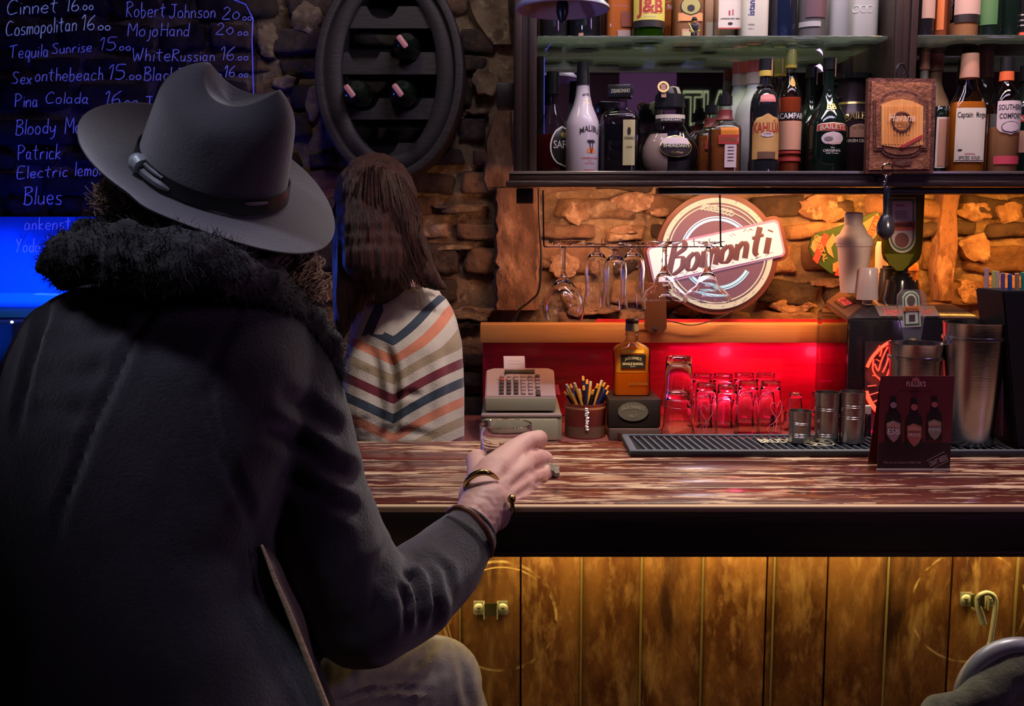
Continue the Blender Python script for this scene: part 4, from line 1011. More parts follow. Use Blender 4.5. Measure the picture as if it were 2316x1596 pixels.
# copper plaque hanging from a hook
pl = thing('copper_plaque', 'embossed copper plaque with arched orange ribbed panel hanging by the post', 'plaque', tuple(at(2036, 390, 2.57)))
m_cop = M('aged_copper', (.42, .17, .085), .38, metal=.7, var=(14, (.16, .06, .04), .5, .7, U), bump=(60, .5, U))
m_copd = M('dark_copper_edge', (.16, .06, .045), .4, metal=.6, bump=(50, .6, U))
YQ = 2.575
add('plate', prism(nb(), [(1964, 176), (2118, 178), (2111, 390), (1958, 392)], YQ, .018), m_copd, pl, smooth=False)
add('plate_face', prism(nb(), [(1972, 184), (2108, 186), (2102, 382), (1965, 384)], YQ-.003, .004), m_cop, pl, smooth=False)
def arch_shape(x0, x1, y0, y1, sh):
    pts = [(x0, y1), (x0, y0+sh)]; mx = (x0+x1)/2; w = (x1-x0)
    pts += [(x0+w*.12, y0+sh)] + [(mx-w*.36*math.cos(PI*k/10), y0+sh-sh*math.sin(PI*k/10)) for k in range(11)] + [(x1-w*.12, y0+sh), (x1, y0+sh), (x1, y1), (x1-w*.12, y1)]
    pts += [(mx+w*.36*math.cos(PI*k/10), y1+sh*.8*math.sin(PI*k/10)) for k in range(11)] + [(x0+w*.12, y1)]
    return pts
add('embossed_frame', prism(nb(), arch_shape(1976, 2100, 204, 340, 22), YQ-.007, .006), m_copd, pl, smooth=False)
add('embossed_frame', prism(nb(), arch_shape(1982, 2094, 210, 334, 20), YQ-.009, .006), m_cop, pl, smooth=False)
m_org = M('orange_enamel', (.80, .33, .08), .4, var=(16, (.95, .50, .16), .4, .7, (3, 1, .3)))
pan = add('enamel_panel', prism(nb(), [(1994, 328), (1994, 238), (2004, 232), (2022, 226), (2042, 224), (2062, 228), (2080, 236), (2088, 240), (2087, 328), (2060, 332), (2040, 334), (2020, 332)], YQ-.012, .005), m_org, pl, smooth=False)
br = nb()
for k in range(13): tube(br, [at(1997+k*7, 240, YQ-.0125), at(1997+k*7, 326, YQ-.0125)], .0022, 5)
add('ribs', br, m_org, pl)
add('medallion', ring_px(nb(), 2040, 275, 19, 23, YQ-.0165, .003), m_copd, pl, smooth=False)
text_flat('Havana', at(2040, 265, YQ-.018), .019, M('pale_copper_print', (.85, .6, .4), .4), pl, .066, .01, shear=.2)
text_flat('Club', at(2042, 284, YQ-.018), .012, m_copd, pl, .028, .01)
text_flat('RESERVA', at(2040, 306, YQ-.018), .006, m_copd, pl, .040)
add('sash', prism(nb(), [(2034, 332), (2086, 304), (2087, 312), (2044, 334)], YQ-.016, .003), m_redlab, pl, smooth=False)
add('bottom_emblem', prism(nb(), [(2020, 360), (2040, 354), (2064, 360), (2062, 372), (2040, 376), (2020, 371)], YQ-.006, .004), m_copd, pl, smooth=False)
add('hanging_hook', tube(nb(), catmull([at(*p, YQ+.006) for p in [(2030, 180), (2028, 160), (2034, 146), (2044, 146), (2048, 158), (2044, 170)]], 4), .0028, 7), m_blk, pl)
add('hanging_hook', tube(nb(), catmull([at(*p, YQ+.006) for p in [(2056, 180), (2054, 168), (2050, 158), (2044, 150)]], 4), .0022, 7), m_blk, pl)
# bottles right of the plaque
P_sq = [(0, .96), (.01, 1), (.55, 1), (.62, .92), (.70, .60), (.76, .44), (1, .40)]
b = Bot('spirit_bottle', 'pale bottle with tan cap directly behind the copper plaque', 'bottle', 2086, 2.84, 44, 118, P_sq, m_frostG, capz=.9); b.cap(.86, 1, m_strip, 1.2)
b = Bot('spirit_bottle', 'tall pale peach bottle showing just right of the copper plaque', 'bottle', 2112, 2.86, 64, 122, P_sq, M('peach_frosted_glass', (.55, .32, .18), .35), capz=.9); b.cap(.86, 1, m_strip, 1.2)
b = Bot('rum_bottle', 'dark green bottle with cream side label beside the copper plaque', 'bottle', 2126, 2.74, 44, 242, [(0, .97), (.01, 1), (.93, 1), (1, .8)], m_dgreenG, sup=5, capz=1); b.patch(.10, .84, -40, 36, m_paper, off=.001); b.patch(.13, .81, -30, 26, m_strip, off=.002, name='label_band')
P_cap = [(0, .96), (.01, 1), (.50, 1), (.54, .99), (.60, .88), (.68, .62), (.74, .48), (.80, .42), (1, .36)]
b = Bot('spiced_rum_bottle', 'clear bottle of amber rum with large cream label and copper cap', 'bottle', 2188, 2.70, 84, 122, P_cap, m_clear, sup=2.6, ry=.7, capz=.86, seg=40)
b.liq(.60, m_amber); b.cap(.80, 1, m_strip, 1.15); b.patch(.10, .545, -48, 40, m_paper, off=.001, nu=16); b.text('Captain', .49, -22, .045, m_ink, 42, .002); b.text('Morgan', .49, 24, .045, m_ink, 30, .002); b.text('ORIGINAL', .165, -4, .014, m_redlab, 32, .002); b.text('SPICED GOLD', .135, -4, .026, m_ink, 60, .002); b.patch(.11, .114, -44, 36, m_ink, off=.0022, name='fine_line', nu=4, nv=1); b.patch(.19, .205, -38, -26, m_ink, 'oval', .002, 'seal')
b = Bot('spirit_bottle', 'clear bottle of peach spirit behind the spiced rum bottle', 'bottle', 2222, 2.86, 76, 120, P_cap, m_clear, capz=.86); b.liq(.5, m_peach); b.cap(.8, 1, M('bronze_cap', (.25, .14, .08), .4), 1.2); b.patch(.1, .5, 0, 60, m_frostG, off=.001)
P_sou = [(0, .93), (.02, 1), (.56, 1), (.62, .96), (.68, .84), (.73, .64), (.77, .42), (.80, .36), (1, .32)]
b = Bot('whiskey_liqueur_bottle', 'clear shouldered bottle with pale pink paper label and red neck band', 'bottle', 2272, 2.68, 66, 130, P_sou, m_clear, capz=.82, seg=40)
b.liq(.40, m_peach); b.cap(.88, 1, m_blk, 1.3); b.cap(.80, .885, M('orange_red_foil', (.8, .16, .05), .35), 1.25, 'neck_band'); b.patch(.33, .62, -52, 52, m_pap_pink, 'shield', .001, nu=18, nv=14); b.text('SOUTHERN', .565, 0, .045, m_ink, 92, .0022); b.text('COMFORT', .49, 0, .045, m_ink, 84, .0022); b.patch(.345, .445, -34, 34, m_ink, 'oval', .002, 'oval_frame'); b.patch(.352, .438, -31, 31, m_pap_pink, 'oval', .0028, 'oval_picture')
b.patch(.08, .15, -56, 50, M('crimson_band', (.55, .06, .10), .45), off=.001, name='label_band')
b = Bot('spirit_bottle', 'dark green bottle cut by the right edge of the photo, wooden shelf', 'bottle', 2318, 2.74, 80, 150, P_std, m_dgreenG, capz=.9); b.cap(.86, 1, m_blk, 1.2); b.patch(.48, .54, -60, 30, m_redlab, off=.001, name='label_band'); b.text('MARTINI', .51, -20, .03, m_cream, 70, .002); b.patch(.2, .4, -50, 30, m_strip, off=.001)

# ---- glass shelf bottles (only their lower ends are in view)
G2 = 'bottles on the glass shelf'
def gb(name, label, px, Y, wpx, glass, prof=P_sq, sup=2, ry=1, H=.29, zb=None, rot=0):
    zb = ZG if zb is None else zb; b = Bot.__new__(Bot)
    b.c = Vector((at(px, 40, Y).x, Y, zb)); b.H = H; b.R = wpx/2*mpp(px, 60, Y); b.prof = prof; b.sup = sup; b.ry = ry; b.rot = rot; b.seg = 36
    b.o = thing(name, label, 'bottle', tuple(b.c), G2); b.capz = .86
    b.body = add('bottle_body', b.shell(0, .86), glass, b.o); b.cap(.85, 1, m_blk, 1.15); return b
b = gb('spirit_bottle', 'black-looking bottle on the glass shelf behind the bell', 1252, 2.78, 62, m_darkG)
b = gb('whisky_bottle', 'amber square bottle on the glass shelf right of the bell', 1400, 2.76, 62, m_clear, sup=5); b.liq(.5, M('deep_amber', (.62, .17, .03), .25)); b.patch(.13, .26, 4, 40, M('dark_amber_label', (.20, .05, .02), .4), off=.001); b.patch(.04, .10, -10, 36, M('dusty_label', (.34, .24, .2), .5), off=.001)
b = gb('whisky_bottle', 'dark bottle behind the bell clapper on the glass shelf', 1325, 2.80, 70, m_darkG); b.patch(.0, .1, -30, -12, m_strip, off=.001)
b = gb('whisky_bottle', 'green glass bottle with yellow label and red initials', 1466, 2.72, 74, m_greenG); b.liq(.6, liquid('green_tinted_spirit', (.5, .6, .08), .4)); b.patch(.16, .62, -66, 66, m_yel, off=.001); b.patch(.10, .16, -68, 68, m_blkl, off=.001, name='label_band'); b.text('J&B', .28, 0, .12, m_redlab, 95, .0022, .03); b.text('RARE', .19, 0, .014, m_cream, 40, .002)
b = gb('gin_bottle', 'clear bottle with dark hexagonal emblem standing behind the toy musician', 1556, 2.78, 72, m_clear, sup=3.5); b.liq(.7, m_peach)
b.patch(.235, .40, -34, 34, m_ink, 'oval', .001, 'emblem'); b.patch(.245, .395, -30, 30, M('olive_gold', (.42, .38, .12), .4), 'oval', .002, 'emblem_field'); b.patch(.27, .33, -12, 12, m_ink, 'oval', .003, 'emblem_mark'); b.patch(.19, .26, -40, 40, M('orange_label', (.75, .33, .12), .5), off=.0006); b.patch(.05, .12, -28, 26, m_strip, off=.001); b.patch(.058, .10, -24, 20, M('olive_field', (.5, .45, .2), .5), off=.002, name='label_field')
b = gb('liqueur_bottle', 'narrow peach bottle with pale strip between two gin bottles', 1606, 2.84, 38, M('peach_frosted', (.66, .40, .25), .4), sup=5)
b.patch(.04, .23, -30, 30, m_paper, off=.001)
b = gb('gin_bottle', 'square clear bottle with cream label reading dry gin', 1646, 2.74, 62, m_clear, sup=6, ry=.8); b.patch(.10, .6, -40, 38, m_paper, off=.001); b.text('LONDON DRY GIN', .19, 0, .013, m_ink, 66, .002, .03); b.patch(.135, .16, -8, 10, m_ink, 'oval', .002, 'emblem'); b.patch(.10, .112, -40, 38, m_redlab, off=.002, name='label_band'); b.patch(.22, .26, -6, 0, m_redlab, off=.002, name='red_print'); b.patch(.22, .27, 8, 12, m_redlab, off=.002, name='red_print')
b = gb('vodka_bottle', 'opaque white square bottle with vertical blue lettering', 1704, 2.72, 60, M('white_vodka_glass', (.60, .58, .46), .4), sup=6, ry=.9); b.text('istanblue', .33, -20, .05, M('navy_print', (.03, .04, .15), .5), None, .001, .02, vertical=True); b.text('VODKA', .125, -18, .014, m_ink, 24, .001); b.text('100 cl', .09, -18, .010, m_ink, 20, .001)
b = gb('vodka_bottle', 'round clear bottle with dark blue content and green base', 1769, 2.74, 64, m_clear, P_std); b.liq(.6, M('navy_content', (.012, .02, .05), .1, spec=.8))
b = gb('vodka_bottle', 'round clear bottle with pale band between blue and frosted bottles', 1836, 2.74, 66, m_clear, P_std); b.liq(.6, liquid('clear_spirit', (.75, .72, .7), .4)); b.patch(.12, .165, -70, 20, m_frostG, off=.001); b.patch(.2, .5, -40, 50, M('dark_label', (.10, .05, .06), .5), off=.001)
b = gb('vodka_bottle', 'darker frosted bottle left of the bright frosted one', 1896, 2.78, 54, m_frostG, sup=4)
b = gb('vodka_bottle', 'bright frosted bottle with white swirl next to the right post', 1950, 2.74, 60, M('pale_frost', (.46, .45, .40), .42), sup=5)
bs = nb()
for k in range(3):
    tube(bs, [b.pt(R(-40+26*k+13*math.cos(a)), .27+.03*math.sin(a), .001) for a in [i*2*PI/14 for i in range(13)]], .0009, 4)
add('swirl_print', bs, m_white, b.o)
b = gb('spirit_bottle', 'crimson bottle tucked against the second dark post', 1994, 2.82, 36, M('crimson_glass', (.16, .006, .02), .1))
for (px, wd, mm, lab) in ((2092, 40, m_darkG, 'black bottle just right of the second dark post, glass shelf'), (2131, 34, M('amber_brown', (.22, .07, .03), .15), 'brown bottle with orange strip on the right glass shelf'), (2180, 66, m_clear, 'clear bottle with broad black band on the right glass shelf'), (2236, 62, m_dgreenG, 'green bottle in the middle of the right glass shelf'), (2282, 48, m_dgreenG, 'dark bottle with a thin blue gleam on the right glass shelf'), (2322, 54, m_darkG, 'black bottle with white small print at the right photo edge')):
    b = gb('spirit_bottle', lab, px, 2.74 if wd > 40 else 2.78, wd, mm, P_std, zb=ZG+.002)
    if px == 2180: b.liq(.16, m_peach); b.patch(.15, .22, -60, 60, m_blkl, off=.001, name='label_band'); b.patch(.22, .6, -60, 60, m_cream2, off=.001)
    if px == 2131: b.patch(.12, .6, -60, -10, M('orange_strip', (.7, .22, .06), .5), off=.001)
    if px == 2236: b.patch(.13, .6, -70, 10, M('green_paper', (.05, .16, .05), .5), off=.001)
    if px == 2092: b.patch(.22, .6, -40, 60, m_cream2, off=.001)
    if px == 2322:
        for k, t in enumerate(('TENNESSEE', 'SOUR MASH', 'WHISKEY')): b.text(t, .22-.045*k, -30, .014, m_white, 44, .002)
        b.patch(.04, .07, -60, 0, M('red_foil_line', (.7, .1, .05), .4), off=.001, name='label_band')
# toy musician
tp = at(1570, 77, 2.67); tm = thing('toy_musician', 'tiny black-clad toy figure with a golden saxophone on glass shelf', 'toy figure', (tp.x, 2.67, ZG))
def T(x, z_, y=0): return (tp.x+x, 2.67+y, ZG+z_)
m_toy = M('toy_black', (.012, .012, .014), .35)
add('leg', bx(T(-.0045, .0085), (.0075, .009, .017), .001), m_toy, tm); add('leg', bx(T(.0045, .0085), (.0075, .009, .017), .001), m_toy, tm)
tb_ = bx(T(0, .026), (.016, .009, .017), .001)
for v in tb_.verts:
    if v.co.z > ZG+.03: v.co.x = tp.x+(v.co.x-tp.x)*.72
add('torso', tb_, m_toy, tm)
add('head', lathe(nb(), [(.005, 0), (.006, .001), (.006, .009), (.005, .010)], T(0, .0355), 14), M('toy_skin', (.35, .2, .06), .4), tm)
add('hat', lathe(nb(), [(.009, 0), (.009, .0012), (.006, .0018), (.0055, .007), (0, .0078)], T(0, .0435), 14), m_toy, tm)
add('arm', tube(nb(), [T(-.007, .032), T(-.011, .026, -.004), T(-.008, .022, -.009)], .0024, 8), m_toy, tm)
add('arm', tube(nb(), [T(.007, .032), T(.011, .026, -.002), T(.010, .019, -.004)], .0024, 8), m_toy, tm)
ah = add('hand', lathe(nb(), [(0, -.003), (.003, -.001), (.003, .001), (0, .003)], T(.0105, .0165, -.005), 10), M('toy_yellow', (.7, .6, .03), .4), tm)
add('saxophone', tube(nb(), catmull([T(-.017, .036, -.008), T(-.015, .032, -.009), T(-.009, .020, -.010), T(-.004, .013, -.010), T(-.009, .013, -.010), T(-.013, .019, -.010)], 4), [.0012]*8+[.0016]*6+[.0022]*4+[.0032]*3, 8), m_gold, tm)

# ================================================================ REAL GLASSWARE
m_glass = M('drinking_glass', (1, 1, 1), .0, trans=1, ior=1.45)
m_glass.node_tree.nodes['Principled BSDF'].inputs['Base Color'].default_value = (.96, .97, 1, 1)
def vessel(prof_out, th, base, seg=36):
    """closed glass wall: prof_out (r,z) bottom->rim; inner wall starts at z=base"""
    inn = [(max(r-th, .0005), z) for r, z in prof_out if z > base]
    return prof_out + inn[::-1] + [(0, base)]
def stem_rev(kind):
    if kind == 'wine':   # goblet: base z=0 foot, up
        return [(0, 0), (.036, 0), (.037, .0015), (.030, .004), (.012, .008), (.0048, .014), (.0042, .03), (.0042, .062), (.006, .070), (.014, .080), (.028, .096), (.040, .118), (.0435, .135), (.042, .152), (.038, .163),
                (.0368, .163), (.0405, .152), (.042, .135), (.0385, .119), (.027, .099), (.012, .084), (0, .079)]
    if kind == 'sling':
        return [(0, 0), (.034, 0), (.034, .0015), (.024, .004), (.010, .008), (.006, .013), (.007, .018), (.016, .026), (.026, .040), (.0285, .060), (.027, .085), (.0265, .110), (.030, .138), (.033, .152),
                (.0318, .152), (.0288, .138), (.0250, .110), (.0255, .085), (.027, .060), (.0245, .041), (.014, .029), (0, .024)]
    if kind == 'marg':
        return [(0, 0), (.040, 0), (.040, .0015), (.030, .004), (.011, .009), (.0058, .016), (.0055, .035), (.0060, .055), (.0078, .068), (.013, .077), (.020, .086), (.024, .098), (.028, .108), (.042, .118), (.053, .128), (.057, .140), (.055, .146),
                (.0536, .146), (.0555, .140), (.0515, .129), (.041, .120), (.0265, .1095), (.0225, .099), (.0185, .088), (.011, .080), (0, .075)]
GT = 'stem glasses hanging upside down from the wire rack'
def hang(kind, px, yfoot, Y, label, sc_=1.0):
    p = at(px, yfoot, Y); th = thing('stem_glass', label, 'glass', tuple(p), GT)
    bm = lathe(nb(), [(r*sc_, -z*sc_) for r, z in stem_rev(kind)], p, 48); add('glass_body', bm, m_glass, th)
    return th
YH = 2.72
hang('wine', 1275, 545, YH, 'large round wine glass hanging at the left end of the rack', 1.30)
hang('sling', 1350, 549, YH+.06, 'waisted tall glass hanging left in the trio of three', 1.17)
hang('sling', 1392, 556, YH-.03, 'waisted tall glass hanging in the middle of the trio', 1.10)
hang('sling', 1432, 549, YH+.06, 'waisted tall glass hanging right in the trio of three', 1.17)
hang('marg', 1504, 545, YH, 'wide bell-shaped glass hanging before the sign, left one', 1.10)
hang('marg', 1602, 545, YH-.01, 'wide bell-shaped glass hanging before the sign, right one', 1.10)
rack = thing('glass_rack', 'thin wire rack hanging under the shelf holding upturned stem glasses', 'glass rack', tuple(at(1430, 430, YH)))
m_wire = M('blued_steel_wire', (.10, .09, .22), .25, metal=.8)
for px in (1228, 1628):
    for dy in (-.035, .05):
        add('drop_wire', tube(nb(), catmull([at(px, 430, YH), at(px+1, 470, YH), at(px+2, 545, YH), at(px+3, 556, YH), at(px+8, 558, YH)], 3), .0020, 7) if dy < 0 else tube(nb(), [at(px, 432, YH+.05), at(px+2, 556, YH+.05)], .0022, 7), m_wire, rack)
for dy, dx0, dx1 in ((0, 1231, 1631), (.05, 1231, 1631)):
    add('cross_wire', tube(nb(), [at(dx0, 558, YH) + Vector((0, dy, 0)), at(dx1, 558, YH) + Vector((0, dy, 0))], .0014, 7), m_wire, rack)
for px in (1256, 1294, 1332, 1368, 1375, 1410, 1414, 1450, 1486, 1522, 1584, 1620):
    a_ = at(px, 558, YH-.04)
    add('runner_wire', tube(nb(), [a_, at(px, 558, YH) + Vector((0, .09, 0)), at(px, 558, YH) + Vector((0, .10, .02))], .0012, 6), m_wire, rack)

# tumblers and pint glasses on the back counter
ZC = 1.0
m_glass2 = m_glass
pint_p = [(0, .004), (.024, .004), (.0255, 0), (.0262, .004), (.027, .02), (.0325, .12), (.0345, .148), (.0350, .150), (.0338, .150), (.0333, .146), (.0312, .118), (.0255, .024), (.020, .017), (0, .016)]
GP = 'upturned beer glasses on the red worktop'
pint0 = None
def upturned(px, ybase, Y, sc_, label, zb=ZC, prof=pint_p, H=.15, group=GP, name='beer_glass', seg=32):
    x = at(px, 900, Y).x; p = Vector((x, Y, zb)); th = thing(name, label, 'glass', tuple(p), group)
    add('glass_body', lathe(nb(), [(r*sc_, (H-z)*sc_) for r, z in prof], p, seg), m_glass2, th); return th
for (px, Y, lab) in ((1597, 2.76, 'upturned beer glass with a white heart ornament, front row left'), (1645, 2.74, 'plain upturned beer glass, front row second from left'), (1692, 2.80, 'upturned beer glass, second from right'), (1742, 2.80, 'upturned beer glass nearest to the shot glasses'),
                     (1588, 2.92, 'upturned beer glass in the back row, left'), (1634, 2.92, 'upturned beer glass in the back row, second'), (1682, 2.94, 'upturned beer glass in the back row, third'), (1730, 2.94, 'upturned beer glass in the back row, right end')):
    g = upturned(px, 0, Y, 1.0 if Y < 2.9 else 1.02, lab)
    if px in (1597, 1742):
        bs = nb(); c0 = Vector((at(px, 900, Y).x, Y, ZC))
        def cy(u, v): a = u/.031; return c0 + Vector((.0345*math.sin(a), -.0345*math.cos(a), v))
        hp = [(0, .02), (.002, .05), (-.012, .075), (-.014, .09), (-.004, .095), (.002, .082), (.008, .096), (.018, .094), (.020, .078), (.006, .055), (-.004, .04), (-.014, .032), (-.020, .02), (-.012, .010), (-.004, .02), (-.006, .035)]
        tube(bs, [cy(p.x-(.006 if px == 1597 else -.008), p.y) for p in catmull([(a, b_, 0) for a, b_ in hp], 4)], .0007, 4); add('white_ornament', bs, M('etched_white', (.5, .35, .36), .6), g)
        if px == 1597: add('lettering', text_map(nb(), 'BOMONTI', lambda u, v: cy(-.022-v, .06+u), .006, .05, .02), m_ink, g, smooth=False)
# faceted tumbler tower
fac = [(0, .003), (.026, .003), (.0285, 0), (.030, .003), (.032, .02), (.036, .085), (.040, .094), (.0415, .120), (.0400, .120), (.0385, .096), (.034, .084), (.029, .022), (.024, .016), (0, .015)]
tow_x = 1534
for k, lab in enumerate(('lower upturned faceted tumbler of the two stacked by the whiskey bottle', 'upper upturned faceted tumbler stacked on its twin')):
    g = upturned(tow_x, 0, 2.72, 1.12, lab, ZC+k*.095, fac, .120, 'stacked faceted tumblers', 'tumbler', 12)
# shot glasses in two layers
shot = [(0, .003), (.014, .003), (.016, 0), (.0175, .003), (.022, .05), (.0225, .052), (.021, .052), (.0165, .012), (0, .011)]
SH = ((1790, 2.86, 0, 'shot glass at the front left of the cluster behind the jiggers'), (1830, 2.88, 0, 'shot glass in the cluster, second from left in its lower layer'), (1874, 2.88, 0, 'shot glass in the cluster behind the gap between tall jiggers'), (1760, 2.96, 0, 'shot glass farthest back on the left of the cluster'),
      (1798, 2.87, 1, 'shot glass on top of the cluster, left one'), (1850, 2.88, 1, 'shot glass on top of the cluster, right one'), (1890, 2.98, 0, 'shot glass farthest back on the right by the dispenser guard'))
for (px, Y, k, lab_) in SH:
    upturned(px, 0, Y, 1.0, lab_, ZC+k*.053, shot, .052, 'clustered shot glasses', 'shot_glass', 20)
# square whiskey bottle on a box
bxo = thing('presentation_box', 'black wooden box with oval grey emblem under the whiskey bottle', 'box', (at(1434, 950, 2.74).x, 2.80, ZC))
ba, bb_ = at(1376, 950, 2.72), at(1494, 950, 2.72)
ztop = at(1434, 902, 2.72).z
add('case', bbox(ba.x, bb_.x, 2.72, 2.88, ZC+.035, ztop, .004), m_black, bxo)
add('plinth', bbox(ba.x+.002, bb_.x-.002, 2.71, 2.88, ZC, ZC+.033, .003), M('grey_plinth', (.10, .07, .07), .4), bxo)
el = add('oval_emblem', prism(nb(), [(1432+34*math.cos(R(a)), 931+21*math.sin(R(a))) for a in range(0, 360, 12)], 2.716, .004), M('pewter_emblem', (.16, .16, .15), .4, metal=.4), bxo, smooth=False)
text_flat("JACK DANIEL'S", at(1432, 925, 2.7145), .009, M('pewter_letters', (.28, .28, .26), .4), bxo, .062, .01, arc=.006); text_flat('No.7', at(1432, 940, 2.7145), .009, M('pewter_letters', (.28, .28, .26), .4), bxo, .022)
P_jd = [(0, .98), (.01, 1), (.42, .96), (.56, 1), (.62, .97), (.66, .80), (.71, .42), (.74, .34), (.80, .33), (.81, .40), (.83, .33), (1, .30)]
b = Bot.__new__(Bot); b.c = Vector((at(1428, 850, 2.80).x, 2.80, ztop)); b.H = at(1428, 724, 2.80).z-ztop; b.R = 42*mpp(1428, 850, 2.80); b.prof = P_jd; b.sup = 6; b.ry = .62; b.rot = 0; b.seg = 44
b.o = thing('whiskey_bottle', 'glowing golden square whiskey bottle standing on the black box', 'bottle', tuple(b.c)); b.capz = .9
b.body = add('bottle_body', b.shell(0, .90), m_clear, b.o)
b.liq(.30, liquid('whiskey_low', (1, .24, .01), .8)); add('golden_light_back', b.shell(.31, .70, .90), liquid('golden_light', (1, .50, .05), .85), b.o)  # golden light through the bottle put into a tinted inner shell
b.cap(.86, .96, M('neck_paper', (.35, .28, .2), .5), 1.08, 'neck_label')
add('cork_cap', lathe(nb(), [(0, 0), (.016, 0), (.019, .003), (.019, .010), (.015, .014), (0, .015)], (b.c.x, b.c.y, b.c.z+b.H*.955), 24), M('dark_cork_cap', (.06, .025, .015), .35), b.o)
b.patch(.37, .56, -34, 34, m_gold, 'rect', .001, 'label_border'); b.patch(.375, .555, -33, 33, m_blkl, 'rect', .0018); b.text("JACK DANIEL'S", .495, 0, .036, m_cream, 46, .003, .02, arc=.02); b.text('SINGLE BARREL', .435, 0, .030, m_cream, 58, .003, .03); b.text('SELECT', .40, 0, .012, m_cream, 16, .003)
b.patch(.575, .62, -30, 30, M('golden_paper', (.9, .45, .06), .45), off=.001, name='upper_band'); b.text('Jack Daniel', .17, 14, .035, m_gold, 50, .002)
# small glass dish with teabag-like lemon wedge left of the mat
ds = thing('glass_ashtray', 'small amber glass dish between the black box and bar mat', 'dish', tuple(at(1427, 985, 2.60)))
p = at(1427, 990, 2.66); add('dish', lathe(nb(), [(0, 0), (.022, 0), (.030, .012), (.031, .026), (.028, .026), (.026, .013), (0, .006)], (p.x, 2.70, ZC), 20), M('brown_glass', (.30, .12, .06), .1, trans=.6), ds)
# ---- whisky tin with pens
pt = at(1326, 950, 2.74); tin = thing('pen_tin', 'red metal tin with worn bottom and glinting seam, full of pens', 'tin', (pt.x, 2.78, ZC))
rt = 46*mpp(1326, 950, 2.76); ht = at(1326, 914, 2.74).z-ZC
m_tin = M('worn_red_tin', (.34, .065, .05), .38, var=(9, (.22, .05, .04), .4, .7, U), metal=.3)
tc_ = Vector((pt.x, 2.78, ZC))
add('tin_body', lathe(nb(), [(0, .002), (rt*.98, 0), (rt, .002), (rt, ht-.002), (rt*1.01, ht), (rt*.97, ht), (rt*.97, .006), (0, .006)], tc_, 40), m_tin, tin)
add('worn_lower_band', lathe(nb(), [(rt*1.004, .004), (rt*1.006, .030), (rt*1.003, .034)], tc_, 40, cap=False), M('rusty_tin', (.20, .11, .07), .5, metal=.3), tin)
add('printed_band', lathe(nb(), [(rt*1.003, ht-.014), (rt*1.006, ht-.011), (rt*1.003, ht-.008)], tc_, 40, cap=False), M('gold_line', (.45, .20, .10), .4), tin)
sm = nb(); rz = random.Random(4)
for k in range(13):
    z_ = ht-.010-k*(ht-.04)/12; tube(sm, [tc_+Vector((-.004+rz.uniform(-.002, .002), -rt*1.01, z_)), tc_+Vector((.004+rz.uniform(-.002, .002), -rt*1.02, z_-rz.uniform(0, .004)))], .0042, 6)
add('shiny_seam', sm, M('pale_solder', (.75, .70, .62), .25, metal=.3), tin)
m_navy = M('navy_pen', (.015, .018, .10), .35); m_pyel = M('yellow_pen', (.72, .36, .06), .4); m_pblk = M('black_pen', (.012, .012, .016), .3)
PEN = [(1290, 868, 0), (1283, 880, 1), (1276, 886, 0), (1300, 872, 0), (1298, 862, 1), (1318, 840, 0), (1328, 858, 0), (1336, 862, 1), (1352, 868, 2), (1362, 858, 1), (1371, 860, 0), (1376, 884, 0), (1365, 878, 1), (1342, 882, 2), (1310, 880, 1), (1312, 888, 0), (1294, 890, 1), (1320, 872, 2), (1356, 886, 1), (1370, 892, 0), (1334, 886, 1), (1348, 876, 0), (1305, 884, 2), (1286, 872, 0), (1346, 892, 1), (1376, 872, 0), (1281, 868, 1), (1326, 892, 2)]
ORD = ['first', 'second', 'third', 'fourth', 'fifth', 'sixth', 'seventh', 'eighth', 'ninth', 'tenth', 'eleventh', 'twelfth', 'thirteenth']
for i, (px, py, k) in enumerate(PEN):
    rk_ = ORD[sorted((q[0], j) for j, q in enumerate(PEN) if q[2] == k).index((px, i))]
    Y = 2.78+rz.uniform(-.035, .035); top = at(px, py, Y); bx_ = tc_.x+(top.x-tc_.x)*rz.uniform(-.5, .3); bo = Vector((bx_, 2.78-(Y-2.78)*.4, ZC+.012))
    d = (top-bo).normalized(); top = bo+d*min(.155, (top-bo).length)
    pn = thing('pen', ['navy', 'yellow', 'black'][k]+' pen, '+rk_+' from left of the '+['navy', 'yellow', 'black'][k]+' ones in the red tin', 'pen', tuple(bo), 'pens standing in the red tin')
    add('barrel', tube(nb(), [bo, top-d*.012], .0042, 7), [m_navy, m_pyel, m_pblk][k], pn)
    add('end_plug', tube(nb(), [top-d*.012, top], [.0040, .0036], 7), m_pyel if k != 1 else m_cream, pn)
# ---- cash register
cr = thing('cash_register', 'beige electronic cash register with paper roll on its drawer', 'cash register', tuple(at(1180, 990, 2.72)))
m_beige = M('beige_plastic', (.42, .30, .27), .5, bump=(120, .15, U)); m_beige2 = M('olive_beige_plastic', (.30, .28, .18), .5); m_key = M('grey_key', (.34, .24, .22), .5); m_keyd = M('dark_key', (.07, .05, .05), .5)
YR = 2.70
dl, dr = at(1088, 970, YR), at(1271, 970, YR); ztd = at(1180, 935, YR).z
add('drawer_case', bbox(dl.x, dr.x, YR, 3.0, ZC, ztd, .008), m_beige2, cr)
add('drawer_front', bbox(at(1096, 970, YR).x, at(1262, 970, YR).x, YR-.008, YR+.01, ZC+.004, at(1180, 946, YR).z, .006), M('pale_olive_drawer', (.36, .34, .21), .5), cr)
add('case_rim', bbox(dl.x, dr.x, YR-.004, YR+.01, ztd-.010, ztd, .004), m_beige, cr)
